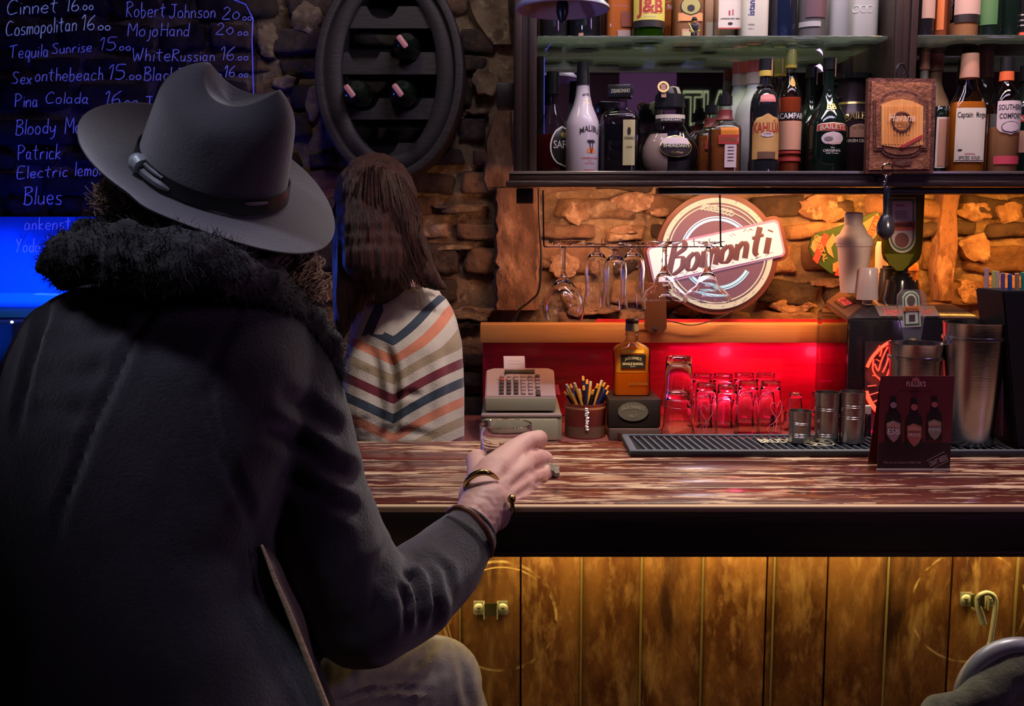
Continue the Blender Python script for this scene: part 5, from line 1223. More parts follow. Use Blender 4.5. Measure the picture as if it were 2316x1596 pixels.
# sloped body: trapezoid extruded
def quadmesh(V, Fs, m, nm, par, **k):
    bm = nb(); vs = [bm.verts.new(v) for v in V]
    for f in Fs: bm.faces.new([vs[i] for i in f])
    r = bmesh.ops.bevel(bm, geom=list(bm.edges), offset=k.pop('bev', .004), segments=2, affect='EDGES'); return add(nm, bm, m, par, **k)
y0, y1 = YR+.01, YR+.17
zb_ = ztd+.006; fl, fr = at(1097, 915, y0), at(1257, 915, y0); zf = at(1180, 896, y0).z
tl, tr = at(1117, 832, y1), at(1240, 832, y1); ml, mr_ = at(1099, 840, y1-.02), at(1254, 840, y1-.02)
V = [(fl.x, y0, zb_), (fr.x, y0, zb_), (fr.x, y0, zf), (fl.x, y0, zf), (fl.x, y1+.06, zb_), (fr.x, y1+.06, zb_), (mr_.x, y1+.02, tl.z-.008), (tr.x, y1, tl.z), (tl.x, y1, tl.z), (ml.x, y1+.02, tl.z-.008)]
Fs = [(0, 1, 2, 3), (3, 2, 6, 7, 8, 9), (0, 4, 5, 1), (4, 9, 8, 7, 6, 5), (0, 3, 9, 4), (1, 5, 6, 2)]
quadmesh(V, Fs, m_beige, 'register_body', cr, bev=.003)
add('base_band', bbox(fl.x+.001, fr.x-.001, y0-.003, y0+.02, zb_, zf-.004, .003), m_beige2, cr)
A = Vector((0, y0, zf)); B = Vector((0, y1, tl.z)); sl = (B-A).normalized(); nrm = Vector((0, -sl.z, sl.y))
def onslope(px, t, off=0): x = at(px, 870, (y0+y1)/2).x; q = A.lerp(B, t); return Vector((x, q.y, q.z)) + nrm*off
rotS = Matrix(((1, 0, 0), (0, sl.y, -sl.z), (0, sl.z, sl.y)))
add('display_window', bx(onslope(1176, .86, .001), (.085, .020, .004), .001, rotS), M('register_display', (.06, .05, .03), .2), cr)
for r_ in range(6):
    for c_ in range(6):
        dk = (c_ < 3 and r_ < 4) or (c_ == 5 and r_ in (0, 5)); red = (c_ == 0 and r_ == 4)
        if c_ == 5 and r_ == 1: continue
        add('key', bx(onslope(1135+c_*16.2, .10+r_*.115, .002), (.0125, .014 if not (c_ == 5 and r_ == 0) else .03, .006), .0015, rotS), M('red_key', (.35, .08, .05), .5) if red else (m_keyd if dk else m_key), cr)
rec = nb(); L_ = catmull([(0, y1+.00, tl.z-.004), (0, y1+.01, tl.z+.014), (0, y1+.02, tl.z+.028), (0, y1+.028, tl.z+.030), (0, y1+.05, tl.z+.012), (0, y1+.055, tl.z-.006)], 4)
xa, xb = at(1140, 820, y1).x, at(1188, 820, y1).x; prev = None
for i, p in enumerate(L_):
    sk = -.004*i/len(L_); q = [rec.verts.new((xa+sk+dx, p.y+dd, p.z)) for dx, dd in ((0, 0), (xb-xa, 0), (xb-xa, .0006), (0, .0006))]
    if prev:
        for j in range(4): rec.faces.new((prev[j], prev[(j+1) % 4], q[(j+1) % 4], q[j]))
    prev = q
add('receipt_paper', rec, M('receipt_paper', (.60, .52, .56), .6), cr)
for k, (s_t, dz) in enumerate((('SATIS 0012', .020), ('TOPLAM', .012))): text_flat(s_t, (xa+(xb-xa)*.5, y1-.003+(.012-dz)*-.4, tl.z+dz), .004, m_key, cr, .035, uz=Vector((0, .5, .87)))
nt_ = thing('note_paper', 'pink paper slip standing behind the cash register', 'note', tuple(at(1262, 885, 2.92))); add('paper_slip', prism(nb(), [(1256, 870), (1263, 869), (1268, 893), (1256, 893)], 2.90, .002), M('pink_paper', (.8, .12, .16), .5), nt_, smooth=False)
for v_ in (): pass
# camera-like wall fitting over the ledge
wf = thing('junction_box', 'rounded brown cable box hanging over the wooden ledge', 'junction box', tuple(at(1482, 735, 2.96)))
add('housing', prism(nb(), [(1461, 640), (1506, 640), (1508, 742), (1500, 752), (1482, 754), (1466, 750), (1460, 740)], 2.965, .03), M('brown_fitting', (.12, .055, .03), .4), wf)
q = Matrix.Rotation(R(90), 3, 'X'); add('screw', lathe(nb(), [(0, 0), (.006, 0), (.006, .003), (0, .003)], tuple(at(1482, 741, 2.965)), 14, q), m_steel, wf)
cb = thing('power_cable', 'black cable running down the wall beside the plaster pier', 'cable', tuple(at(1222, 430, 3.07))); add('cable', tube(nb(), catmull([at(*p, 3.065) for p in [(1218, 425), (1220, 500), (1224, 580), (1219, 655), (1200, 680), (1175, 700), (1158, 726), (1120, 733), (1050, 735)]], 6), .0035, 7), m_blk, cb)
cb = thing('power_cable', 'thin black cable sagging over the wooden ledge below the sign', 'cable', tuple(at(1560, 735, 2.99))); add('cable', tube(nb(), catmull([at(*p, 2.985) for p in [(1430, 725), (1470, 720), (1520, 727), (1560, 735), (1600, 728), (1650, 708), (1680, 690)]], 6), .0018, 6), m_blk, cb)
# ================================================================ DRINK MACHINE
YM = 2.70
mach = thing('drink_dispenser', 'black cold-shot dispenser with chamfered top and round red neon emblem', 'dispenser', (at(2050, 900, YM).x, 2.8, ZC))
x0, x1 = at(1915, 900, YM).x, at(2212, 900, YM).x; zt = at(2000, 722, YM).z; zt2 = at(2000, 686, 2.80).z
m_mach = M('gloss_black_casing', (.016, .013, .015), .16, coat=.6); m_mach2 = M('dispenser_top', (.04, .035, .04), .2, coat=.5)
add('casing', bbox(x0, x1, YM, 2.99, ZC, zt, .004), m_mach, mach)
V = [(x0, YM, zt+.001), (x1, YM, zt+.001), (x1, 2.99, zt+.001), (x0, 2.99, zt+.001), (x0+.055, YM+.045, zt2), (x1-.055, YM+.045, zt2), (x1-.055, 2.95, zt2), (x0+.055, 2.95, zt2)]
quadmesh(V, [(0, 1, 5, 4), (1, 2, 6, 5), (2, 3, 7, 6), (3, 0, 4, 7), (4, 5, 6, 7), (3, 2, 1, 0)], m_mach2, 'chamfered_top', mach, bev=.003)
# left side panel (clear smoked guard) and its sloped light strip
m_smoke = thin_glass('smoked_guard', (.50, .42, .42), (.15, .10, .10), 1.0)
xg = at(1862, 900, 2.86).x
add('side_guard', quadmesh([(xg, 2.90, ZC), (x0-.002, YM+.01, ZC), (x0-.002, YM+.01, zt), (xg, 2.90, zt+.02), (xg+.003, 2.905, ZC), (x0, YM+.015, ZC), (x0, YM+.015, zt), (xg+.003, 2.905, zt+.02)], [(0, 1, 2, 3), (7, 6, 5, 4), (0, 3, 7, 4), (1, 5, 6, 2), (3, 2, 6, 7), (0, 4, 5, 1)], m_smoke, 'side_guard', mach, bev=.0005).data.copy(), m_smoke, mach) if False else quadmesh([(xg, 2.90, ZC), (x0-.002, YM+.01, ZC), (x0-.002, YM+.01, zt), (xg, 2.90, zt+.02), (xg+.003, 2.905, ZC), (x0, YM+.015, ZC), (x0, YM+.015, zt), (xg+.003, 2.905, zt+.02)], [(0, 1, 2, 3), (7, 6, 5, 4), (0, 3, 7, 4), (1, 5, 6, 2), (3, 2, 6, 7), (0, 4, 5, 1)], m_smoke, 'side_guard', mach, bev=.0005)
pa = [at(1866, 682, 2.86), at(1917, 720, 2.70), at(1962, 682, 2.75), at(1902, 655, 2.90)]
nn = (pa[1]-pa[0]).cross(pa[3]-pa[0]).normalized(); nn = -nn if nn.z < 0 else nn
quadmesh([p for p in pa]+[p-nn*.02 for p in pa], [(0, 1, 2, 3), (7, 6, 5, 4), (0, 4, 5, 1), (1, 5, 6, 2), (2, 6, 7, 3), (3, 7, 4, 0)], M('dispenser_side', (.10, .05, .035), .35), 'side_slope', mach, bev=.003)
pc_ = (pa[0]+pa[1]+pa[2]+pa[3])/4; uu = (pa[1]-pa[0]).normalized(); vv = nn.cross(uu).normalized()
if vv.z < 0: vv = -vv
quadmesh([pc_+uu*a_*.034+vv*b_*.019+nn*c_ for c_ in (.001, .003) for a_, b_ in ((-1, -1), (1, -1), (1, 1), (-1, 1))], [(0, 1, 2, 3), (7, 6, 5, 4), (0, 4, 5, 1), (1, 5, 6, 2), (2, 6, 7, 3), (3, 7, 4, 0)], M('dark_red_strip', (.08, .02, .02), .4), 'lettered_strip', mach, bev=.0005)
m_redglow = M('red_glowing_letters', (.8, .1, .1), .4, emit=((1, .07, .07), .75))
bm = nb(); text_map(bm, 'ICE COLD!', lambda u, v: pc_+uu*u+vv*v+nn*.0042, .020, .060, .012); add('lettering', bm, m_redglow, mach, smooth=False)
# front name plate on the top chamfer
fn = Vector((0, -.036, .045)).normalized(); A_ = Vector((0, YM, zt)); sl_ = Vector((0, .045, zt2-zt)).normalized(); nf = Vector((0, -sl_.z, sl_.y))
def onch(px, t, off): x = at(px, 705, YM+.02).x; return Vector((x, YM, zt+.001)) + Vector((0, .045, zt2-zt))*t + nf*off
quadmesh([onch(px, t, o_) for o_ in (.001, .004) for px, t in ((1985, .12), (2122, .12), (2118, .85), (1982, .85))], [(0, 1, 2, 3), (7, 6, 5, 4), (0, 4, 5, 1), (1, 5, 6, 2), (2, 6, 7, 3), (3, 7, 4, 0)], M('name_plate', (.22, .17, .15), .35), 'name_plate', mach, bev=.0006)
bm = nb(); text_map(bm, 'Jägermeister', lambda u, v: onch(2052, .48, .005)+Vector((u, 0, 0))+sl_*v, .024, .135, .015); add('lettering', bm, M('dull_red_letters', (.55, .10, .09), .4, emit=((.8, .06, .05), .12)), mach, smooth=False)
# neon emblem
m_neon = M('red_neon', (1, .1, .05), .3, emit=((1, .045, .018), 3.2)); m_neon2 = M('thin_red_neon', (1, .1, .05), .3, emit=((1, .06, .03), 1.6))
YN = YM-.012
add('emblem_pane', prism(nb(), [(1956, 772), (2170, 772), (2170, 972), (1956, 972)], YM-.008, .006), M('smoky_emblem_pane', (.05, .035, .035), .15), mach, smooth=False)
ecx, ecy = 2068, 862
add('neon_arc', tube(nb(), [at(ecx+112*math.cos(R(a)), ecy-102*math.sin(R(a)), YN) for a in range(118, 166, 4)], .0045, 8), m_neon, mach)
add('neon_arc', tube(nb(), [at(ecx+112*math.cos(R(a)), ecy-102*math.sin(R(a)), YN) for a in range(193, 240, 4)], .0060, 8), m_neon, mach)
add('neon_arc', tube(nb(), [at(ecx+112*math.cos(R(a)), ecy-102*math.sin(R(a)), YN) for a in range(300, 420, 5)], .0045, 8), m_neon, mach)
for (a, r0, r1) in ((186, 86, 106), (197, 66, 106), (207, 56, 104), (218, 54, 100), (229, 56, 92), (150, 90, 100), (172, 88, 96), (240, 70, 96)):
    add('neon_ray', tube(nb(), [at(ecx+r0*math.cos(R(a)), ecy-r0*math.sin(R(a)), YN), at(ecx+r1*math.cos(R(a)), ecy-r1*math.sin(R(a)), YN)], .0014, 6), m_neon2, mach)
for pl_ in ([(1976, 812), (1974, 836), (1984, 852), (1996, 858), (2006, 856)], [(1978, 822), (1986, 838), (1992, 820), (2000, 800), (2008, 784)], [(1990, 806), (1994, 790), (1988, 782)], [(1984, 800), (1986, 786)], [(1996, 842), (2004, 826), (2010, 806)], [(2006, 850), (2012, 834)], [(1990, 858), (1998, 868), (2008, 866)]):
    add('neon_antler', tube(nb(), catmull([at(*p, YN) for p in pl_], 4), .0024, 7), m_neon2, mach)
point('neon_spill', tuple(at(2040, 870, 2.60)), .12, (1, .08, .04), .03)
# tap handle standing on the machine front
tap = thing('tap_handle', 'clear plastic tap handle with green-bordered white label before the dispenser', 'tap handle', tuple(at(2063, 775, 2.62)))
YT = 2.60
add('clear_paddle', prism(nb(), [(2041, 655), (2084, 655), (2094, 668), (2095, 695), (2083, 768), (2081, 790), (2047, 790), (2045, 768), (2030, 695), (2031, 668)], YT, .008), M('clear_plastic', (.9, .9, .9), .05, trans=.9, ior=1.2), tap)
add('label_border', prism(nb(), [(2043, 740), (2041, 672), (2047, 662), (2056, 658), (2066, 658), (2074, 662), (2079, 670), (2083, 738)], YT-.003, .002), m_cream, tap, smooth=False)
add('label_green', prism(nb(), [(2046, 736), (2044, 673), (2049, 665), (2057, 661), (2065, 661), (2072, 665), (2076, 672), (2080, 734)], YT-.004, .002), M('label_green', (.05, .18, .07), .5), tap, smooth=False)
add('label', prism(nb(), [(2049, 733), (2047, 674), (2052, 668), (2058, 664), (2064, 664), (2070, 668), (2073, 674), (2077, 731)], YT-.005, .002), m_paper, tap, smooth=False)
add('orange_band', prism(nb(), [(2044, 704), (2044, 693), (2080, 691), (2081, 702)], YT-.007, .002), M('orange_band', (.75, .22, .06), .5), tap, smooth=False)
text_flat('Jägermeister', at(2062, 698, YT-.009), .006, m_ink, tap, .034, .01)
add('label_emblem', prism(nb(), [(2061+9*math.cos(R(a)), 679+11*math.sin(R(a))) for a in range(0, 360, 20)], YT-.007, .002), M('emblem_brown', (.12, .09, .06), .5), tap, smooth=False)
for k in range(4): add('fine_print', prism(nb(), [(2056, 712+4*k), (2070, 711+4*k), (2070, 712.4+4*k), (2056, 713.4+4*k)], YT-.0065, .001), m_ink, tap, smooth=False)
add('mounting_neck', bx(at(2064, 778, YT-.002), (.016, .012, .03), .003), m_gold, tap)
add('neck_rod', tube(nb(), [at(2064, 790, YT), at(2064, 860, YT+.05), at(2064, 860, YM)], .008, 10), m_chrome, tap)
# inverted bottle in its socket on top of the dispenser
sk = thing('bottle_socket', 'black stepped socket on the dispenser carrying the upturned bottle', 'socket', (at(2040, 640, 2.82).x, 2.82, zt2))
sx = at(2038, 640, 2.82).x; zk = at(2038, 632, 2.82).z
add('socket_base', lathe(nb(), [(0, 0), (.058, 0), (.054, .02), (.046, zk-zt2-.006), (.044, zk-zt2), (0, zk-zt2)], (sx, 2.82, zt2), 28), m_mach, sk)
zk2 = at(2038, 606, 2.82).z
add('socket_collar', lathe(nb(), [(0, 0), (.030, 0), (.030, .008), (.022, .010), (.024, .018), (.017, .020), (.017, zk2-zk), (0, zk2-zk)], (sx, 2.82, zk), 24), m_blk, sk)
sk2 = thing('bottle_socket', 'smaller black empty socket on the dispenser left of the upturned bottle', 'socket', tuple(at(2010, 630, 2.88)))
p = at(2012, 615, 2.90); add('socket_collar', lathe(nb(), [(0, zt2-p.z), (.03, zt2-p.z), (.028, -.004), (.026, 0), (.026, .010), (.020, .012), (.020, .018), (0, .018)], p, 22), m_blk, sk2)
ys_ = [(430, 42), (436, 43), (560, 42), (580, 39), (598, 28), (610, 17), (618, 12), (626, 11)]
jb = thing('upturned_bottle', 'green flat bottle upside down in the dispenser socket, label inverted', 'bottle', (sx, 2.82, zk2-.012))
bm = nb(); rg = []
for (yy, hw) in [(626, 11), (616, 11.5), (606, 17), (598, 26), (586, 36), (572, 40.5), (556, 42), (440, 42), (428, 40), (424, 34)]:
    z_ = at(2034, yy, 2.82).z; m_ = mpp(2034, yy, 2.82); rw = hw*m_; rd = min(rw, 27*m_) if hw > 20 else rw; rg_ = []
    for i in range(40):
        a = 2*PI*i/40; ca, sa = math.cos(a), math.sin(a); n = 4 if hw > 30 else 2; k_ = (abs(ca)**n+abs(sa)**n)**(-1/n)
        rg_.append(bm.verts.new((sx-.003+rw*ca*k_, 2.82+rd*sa*k_, z_)))
    rg.append(rg_)
for a, b_ in zip(rg, rg[1:]):
    for i in range(40): bm.faces.new((a[i], a[(i+1) % 40], b_[(i+1) % 40], b_[i]))
bm.faces.new(rg[0][::-1]); bm.faces.new(rg[-1])
m_jg = liquid('olive_green_glass', (.16, .17, .02), .7)
add('bottle_body', bm, m_jg, jb)
gl_ = add('glow_in_neck', prism(nb(), [(2000, 574), (2068, 574), (2054, 600), (2042, 612), (2028, 612), (2012, 598)], 2.82-27*mpp(2034, 580, 2.82)-.0015, .001), M('olive_light_glass', (.20, .19, .025), .1), jb, smooth=False)  # lighter plate: light through the neck put into its colour
YJ = 2.82-27*mpp(2034, 500, 2.82)-.002
def lab(x0, x1, yt_, yb_, r): return [(x0, yt_), (x1, yt_), (x1, yb_-r)] + [((x0+x1)/2+(x1-x0)/2*math.cos(R(a)), yb_-r+r*math.sin(R(a))) for a in range(15, 180, 15)] + [(x0, yb_-r)]
add('label_border', prism(nb(), lab(2010, 2071, 446, 572, 34), YJ-.001, .001), m_paper, jb, smooth=False)
add('label_green', prism(nb(), lab(2013, 2068, 450, 567, 31), YJ-.002, .001), M('label_green', (.10, .15, .05), .5), jb, smooth=False)
add('label', prism(nb(), lab(2017, 2064, 454, 562, 28), YJ-.003, .001), m_pap_pink, jb, smooth=False)
add('orange_band', prism(nb(), [(2012, 503), (2070, 500), (2070, 520), (2012, 522)], YJ-.005, .002), M('orange_red_band', (.6, .12, .05), .5), jb, smooth=False)
text_flat('Jägermeister', at(2041, 511, YJ-.007), .014, m_ink, jb, .068, .01, ux=Vector((-1, 0, 0)), uz=Vector((0, 0, -1)))
add('label_medallion', prism(nb(), [(2040+16*math.cos(R(a)), 543+17*math.sin(R(a))) for a in range(0, 360, 15)], YJ-.005, .002), M('medallion_brown', (.20, .07, .05), .5), jb, smooth=False)
add('red_dash', prism(nb(), [(2028, 463), (2046, 462), (2046, 466), (2028, 467)], YJ-.005, .002), m_redlab, jb, smooth=False)
for k in range(4): add('fine_print', prism(nb(), [(2026, 478+5*k), (2052, 477+5*k), (2052, 479+5*k), (2026, 480+5*k)], YJ-.0045, .001), M('grey_print', (.25, .18, .18), .5), jb, smooth=False)
# frosted shaker + cups on the dispenser
m_shk = M('frosted_plastic_shaker', (.80, .62, .54), .4, trans=.1)
def px_lathe(cxp, rows, Y, m, nm, par, seg=36, cap=True):
    """rows: (y_px, halfwidth_px) top->bottom"""
    c = Vector((at(cxp, rows[0][0], Y).x, Y, 0)); pr = [(hw*mpp(cxp, yy, Y), at(cxp, yy, Y).z) for yy, hw in rows]
    return add(nm, lathe(nb(), pr[::-1], (at(cxp, sum(r[0] for r in rows)/len(rows), Y).x, Y, 0), seg, cap=cap), m, par)
sh = thing('plastic_shaker', 'frosted plastic cocktail shaker with domed lid on the dispenser', 'shaker', (at(1932, 660, 2.80).x, 2.80, zt2))
px_lathe(1931, [(540, 40), (556, 40), (558, 37), (600, 33), (661, 27), (661, 0)], 2.80, m_shk, 'shaker_cup', sh)
px_lathe(1931, [(506, 19), (520, 27), (528, 30), (535, 39), (541, 41), (549, 41)], 2.80, m_shk, 'shoulder_lid', sh)
px_lathe(1931, [(479, 0), (480, 16), (483, 20), (508, 20)], 2.80, m_shk, 'top_cap', sh)
sc2 = thing('frosted_cup', 'small frosted plastic cup upturned in front of the shaker', 'cup', (at(1962, 675, 2.75).x, 2.75, zt2))
px_lathe(1963, [(604, 0), (605, 18), (609, 21), (640, 22), (677, 24), (677, 0)], 2.75, M('frosted_clear_plastic', (.80, .64, .58), .25, trans=.35), 'cup_body', sc2)
add('inner_cup', lathe(nb(), [(0, .0), (.013, 0), (.015, .045), (0, .046)], (at(1963, 640, 2.75).x, 2.75, zt2), 18), M('pale_inner_cup', (.75, .55, .45), .4), sc2)
b_ = thing('brown_jar', 'blurred brown jar with orange lid behind the upturned bottle', 'jar', (at(2066, 640, 2.94).x, 2.92, zt2)); px_lathe(2064, [(595, 10), (598, 12), (612, 13), (614, 11), (680, 12)], 2.92, M('orange_brown_jar', (.6, .22, .04), .4), 'jar_body', b_)
b_ = thing('frosted_cup', 'tall blurred frosted cup between shaker and upturned bottle', 'cup', (at(1994, 640, 2.93).x, 2.93, zt2)); px_lathe(1994, [(546, 12), (560, 15), (680, 13)], 2.93, m_shk, 'cup_body', b_)
# leaf-shaped enamel sign behind the shaker
cs = thing('cap_sign', 'rounded green and cream bar sign with diagonal red lettering, behind the shaker', 'sign', tuple(at(1890, 570, 3.08)))
m_cg = M('sign_green', (.025, .07, .02), .45); m_cc = M('sign_cream_orange', (.36, .21, .11), .45)
shape = [(1830, 560), (1836, 540), (1850, 526), (1880, 518), (1930, 500), (1965, 485), (1985, 478), (1995, 500), (1985, 535), (1960, 570), (1935, 600), (1905, 622), (1880, 618), (1855, 600), (1840, 585)]
add('plate', prism(nb(), shape, 3.09, .012), m_cg, cs, smooth=False)
for nm, pl_ in (('cream_field', [(1834, 560), (1838, 545), (1850, 534), (1862, 534), (1842, 572)]), ('cream_field', [(1866, 552), (1884, 528), (1892, 540), (1880, 560), (1886, 584), (1872, 572)]), ('cream_field', [(1940, 512), (1985, 482), (1992, 500), (1982, 532), (1960, 560), (1940, 560)]), ('cream_field', [(1884, 596), (1902, 590), (1908, 616), (1884, 614)])):
    add(nm, prism(nb(), pl_, 3.086, .004), m_cc, cs, smooth=False)
add('letter_band', prism(nb(), [(1838, 586), (1864, 526), (1876, 533), (1849, 597)], 3.083, .004), m_redlab, cs, smooth=False)
text_flat('CRISTAL', at(1857, 561, 3.082), .015, m_cc, cs, .085, .02, ang=-66)
add('letter_band', prism(nb(), [(1952, 552), (1980, 486), (1992, 492), (1964, 558)], 3.083, .004), m_redlab, cs, smooth=False)
text_flat('CRISTAL', at(1972, 522, 3.082), .015, m_cc, cs, .085, .02, ang=66)
add('letter_band', prism(nb(), [(1888, 622), (1902, 590), (1912, 596), (1898, 624)], 3.083, .004), m_redlab, cs, smooth=False)
text_flat('CRISTAL', at(1901, 608, 3.082), .012, m_cc, cs, .05, .02, ang=-66)

# ================================================================ ON THE FRONT COUNTER
mat_ = thing('bar_mat', 'long black ribbed rubber bar mat on the back edge of the counter', 'bar mat', tuple(at(1800, 1010, 2.06)))
Y0m, Y1m = 1.985, 2.150
xa, xb = at(1424, 1010, 2.0).x, 1.95
H1, H2 = HT, HT+.012
add('mat_base', bbox(xa, xb, Y0m, Y1m, H1, H1+.005, .001), m_rubber, mat_)
add('mat_front_lip', bbox(xa, xb, Y0m-.002, Y0m+.006, H1, H2, .0015), m_rubber, mat_)
add('mat_border', bbox(xa+.002, xb, Y0m+.002, Y0m+.014, H2-.003, H2+.0005, .001), m_rubber2, mat_)
add('mat_border', bbox(xa+.002, xb, Y1m-.010, Y1m, H2-.004, H2+.001, .001), m_rubber2, mat_)
add('mat_border', bbox(xa, xa+.014, Y0m, Y1m, H1+.004, H2, .001), m_rubber2, mat_)
rb_ = nb(); n = 105
for i in range(n):
    x = xa+.022+i*(xb-xa-.03)/n
    sh_ = .012
    vs = [(x+sh_*t, Y0m+.016+(Y1m-Y0m-.030)*(1-t), z_) for t, z_ in ((0, H1+.005), (1, H1+.005), (1, H2-.001), (0, H2-.001))]
    a1 = [rb_.verts.new(v) for v in vs]; a2 = [rb_.verts.new((v[0]+.0036, v[1], v[2])) for v in vs]
    rb_.faces.new(a1); rb_.faces.new(a2[::-1])
    for j in range(4): rb_.faces.new((a1[j], a2[j], a2[(j+1) % 4], a1[(j+1) % 4]))
add('ribs', rb_, m_rubber2, mat_, kind='stuff', smooth=False)
def onmat(px, py): d = at(px, py, 2.0)-EYE; return EYE + d*((H2-.0005-CAMZ)/d.z)
m_matp = M('cream_mat_print', (.58, .56, .40), .5)
lg = nb(); c0 = onmat(1850, 1003)
for k in range(36):
    a, a2 = 2*PI*k/36, 2*PI*(k+1)/36
    vs = [c0+Vector((r_*.034*math.cos(t), r_*.026*math.sin(t), .0008)) for r_, t in ((1, a), (1, a2), (.88, a2), (.88, a))]
    lg.faces.new([lg.verts.new(v) for v in vs])
for an in range(0, 360, 60):
    vs = [c0+Vector((.026*math.cos(R(an+d_))*r_, .020*math.sin(R(an+d_))*r_, .0008)) for r_, d_ in ((.15, -40), (1, -10), (1, 10), (.15, 40))]
    lg.faces.new([lg.verts.new(v) for v in vs])
add('printed_emblem', lg, m_matp, mat_, smooth=False)
lt = nb(); c1_ = onmat(1762, 997); text_map(lt, 'BRUDER', lambda u, v: c1_+Vector((u+v*-.05, v*2.6, .0008)), .014, .085, .03); add('lettering', lt, m_matp, mat_, smooth=False)
add('printed_line', bbox(onmat(1745, 1014).x, xb, Y0m+.006, Y0m+.008, H2, H2+.0008), m_matp, mat_, smooth=False)

def tin_cup(name, label, px, ybase, Y, rows, cat, rings=(), group=None, zb=None):
    """rows (height frac, half-width px)"""
    zb = H2+.0006 if zb is None else zb
    x = at(px, ybase, Y).x; m_ = mpp(px, ybase, Y); ztop_ = at(px, rows[-1][2], Y).z; Hh = ztop_-zb
    th = thing(name, label, cat, (x, Y, zb), group)
    pr = [(0, 0)]+[(r_*m_, f*Hh) for f, r_, _ in rows]
    out = []
    for (r0, z0), (r1, z1) in zip(pr, pr[1:]):
        out.append((r0, z0))
    out.append(pr[-1])
    # engraved rings
    full = []
    for (r0, z0), (r1, z1) in zip(out, out[1:]):
        full.append((r0, z0))
        for f in rings:
            zz = f*Hh
            if z0 < zz < z1 and r0 > 0:
                rr_ = r0+(r1-r0)*(zz-z0)/(z1-z0)
                full += [(rr_, zz-.0012), (rr_*.97, zz-.0005), (rr_*.97, zz+.0005), (rr_, zz+.0012)]
    full.append(out[-1])
    inner = [(r_-.0012, z_) for r_, z_ in full[::-1] if r_ > .002 and z_ > .004]+[(0, .005)]
    add('cup_body', lathe(nb(), full+inner, (x, Y, zb), 44, cap=False), m_steel, th); return th, Hh, m_
tin_cup('jigger', 'short ringed steel jigger, leftmost of the three on the mat', 1808, 990, 2.07, [(0, 23, 0), (.02, 24.5, 0), (1, 25.5, 928)], 'jigger', (.22, .27, .32, .62, .67), 'ringed steel jiggers')
tin_cup('jigger', 'tall ringed steel jigger, middle one of the three', 1868, 992, 2.08, [(0, 25, 0), (.02, 26.5, 0), (1, 27.5, 886)], 'jigger', (.14, .18, .66, .70), 'ringed steel jiggers')
tin_cup('jigger', 'tall ringed steel jigger nearest to the red beer card', 1925, 992, 2.07, [(0, 25, 0), (.02, 27, 0), (1, 28, 885)], 'jigger', (.50, .54, .72, .76), 'ringed steel jiggers')
tin_cup('shaker_tin', 'tall tapered steel shaker tin with rolled rim right of the red card', 2192, 998, 2.06, [(0, 48, 0), (.02, 50, 0), (.86, 66, 0), (.865, 70, 0), (.885, 70, 0), (.89, 66.5, 0), (.99, 68, 0), (1, 69, 728)], 'shaker tin')
tin_cup('shaker_tin', 'steel shaker tin standing behind the red beer card', 2062, 996, 2.09, [(0, 48, 0), (.02, 50, 0), (.84, 56, 0), (.845, 61, 0), (.87, 61, 0), (.875, 57, 0), (.99, 59, 0), (1, 60, 775)], 'shaker tin')
b_ = thing('small_bottle', 'tiny dark bottle with pale cap between jigger and beer card', 'bottle', (at(1960, 990, 2.11).x, 2.11, H2)); px_lathe(1960, [(918, 0), (919, 9), (932, 9), (933, 8), (940, 11), (985, 11), (986, 0)], 2.11, m_darkG, 'bottle_body', b_); px_lathe(1960, [(916, 0), (917, 10), (934, 10)], 2.11, m_paper, 'cap', b_)
# straw holder with straws
sxp = at(2320, 1000, 2.04).x
hd = thing('straw_holder', 'tall black caddy full of coloured straws at the right photo edge', 'caddy', (sxp, 2.05, HT))
zs_ = at(2300, 655, 2.05).z
rows = [(2262, 655), (2378, 655), (2372, 1000), (2296, 1000)]
quadmesh([(at(2268, 655, 2.0).x, 2.0, zs_), (at(2400, 655, 2.0).x, 2.0, zs_), (at(2400, 655, 2.0).x, 2.12, zs_), (at(2268, 655, 2.0).x, 2.12, zs_), (at(2300, 1000, 2.01).x, 2.01, H2), (at(2400, 1000, 2.01).x, 2.01, H2), (at(2400, 1000, 2.01).x, 2.11, H2), (at(2300, 1000, 2.01).x, 2.11, H2)], [(0, 1, 2, 3), (7, 6, 5, 4), (0, 4, 5, 1), (1, 5, 6, 2), (2, 6, 7, 3), (3, 7, 4, 0)], M('matt_black_plastic', (.010, .010, .013), .6, spec=.2), 'caddy_body', hd, bev=.003)
ST = [(2232, 606, (.55, .35, .42)), (2248, 612, (.62, .58, .18)), (2256, 614, (.6, .48, .42)), (2268, 618, (.20, .15, .42)), (2284, 620, (.05, .14, .45)), (2300, 618, (.60, .34, .22)), (2314, 616, (.05, .42, .32)), (2326, 618, (.55, .25, .2))]
for i, (px, py, col) in enumerate(ST):
    Y = 2.135 if px < 2266 else 2.03; t_ = at(px, py, Y); inside = px >= 2266
    bo = Vector((t_.x+.018+.003*i, 2.02 if not inside else 2.05, HT+.03)) if inside else Vector((t_.x+.012, 2.138, HT+.014))
    st_ = thing('drinking_straw', ['pink', 'yellow-green', 'pale beige', 'violet', 'blue', 'orange', 'teal', 'salmon'][i]+' drinking straw at the black caddy', 'straw', tuple(bo), 'coloured drinking straws')
    add('straw_tube', tube(nb(), [bo, t_], .0042, 10), M('straw_plastic', col, .4), st_)
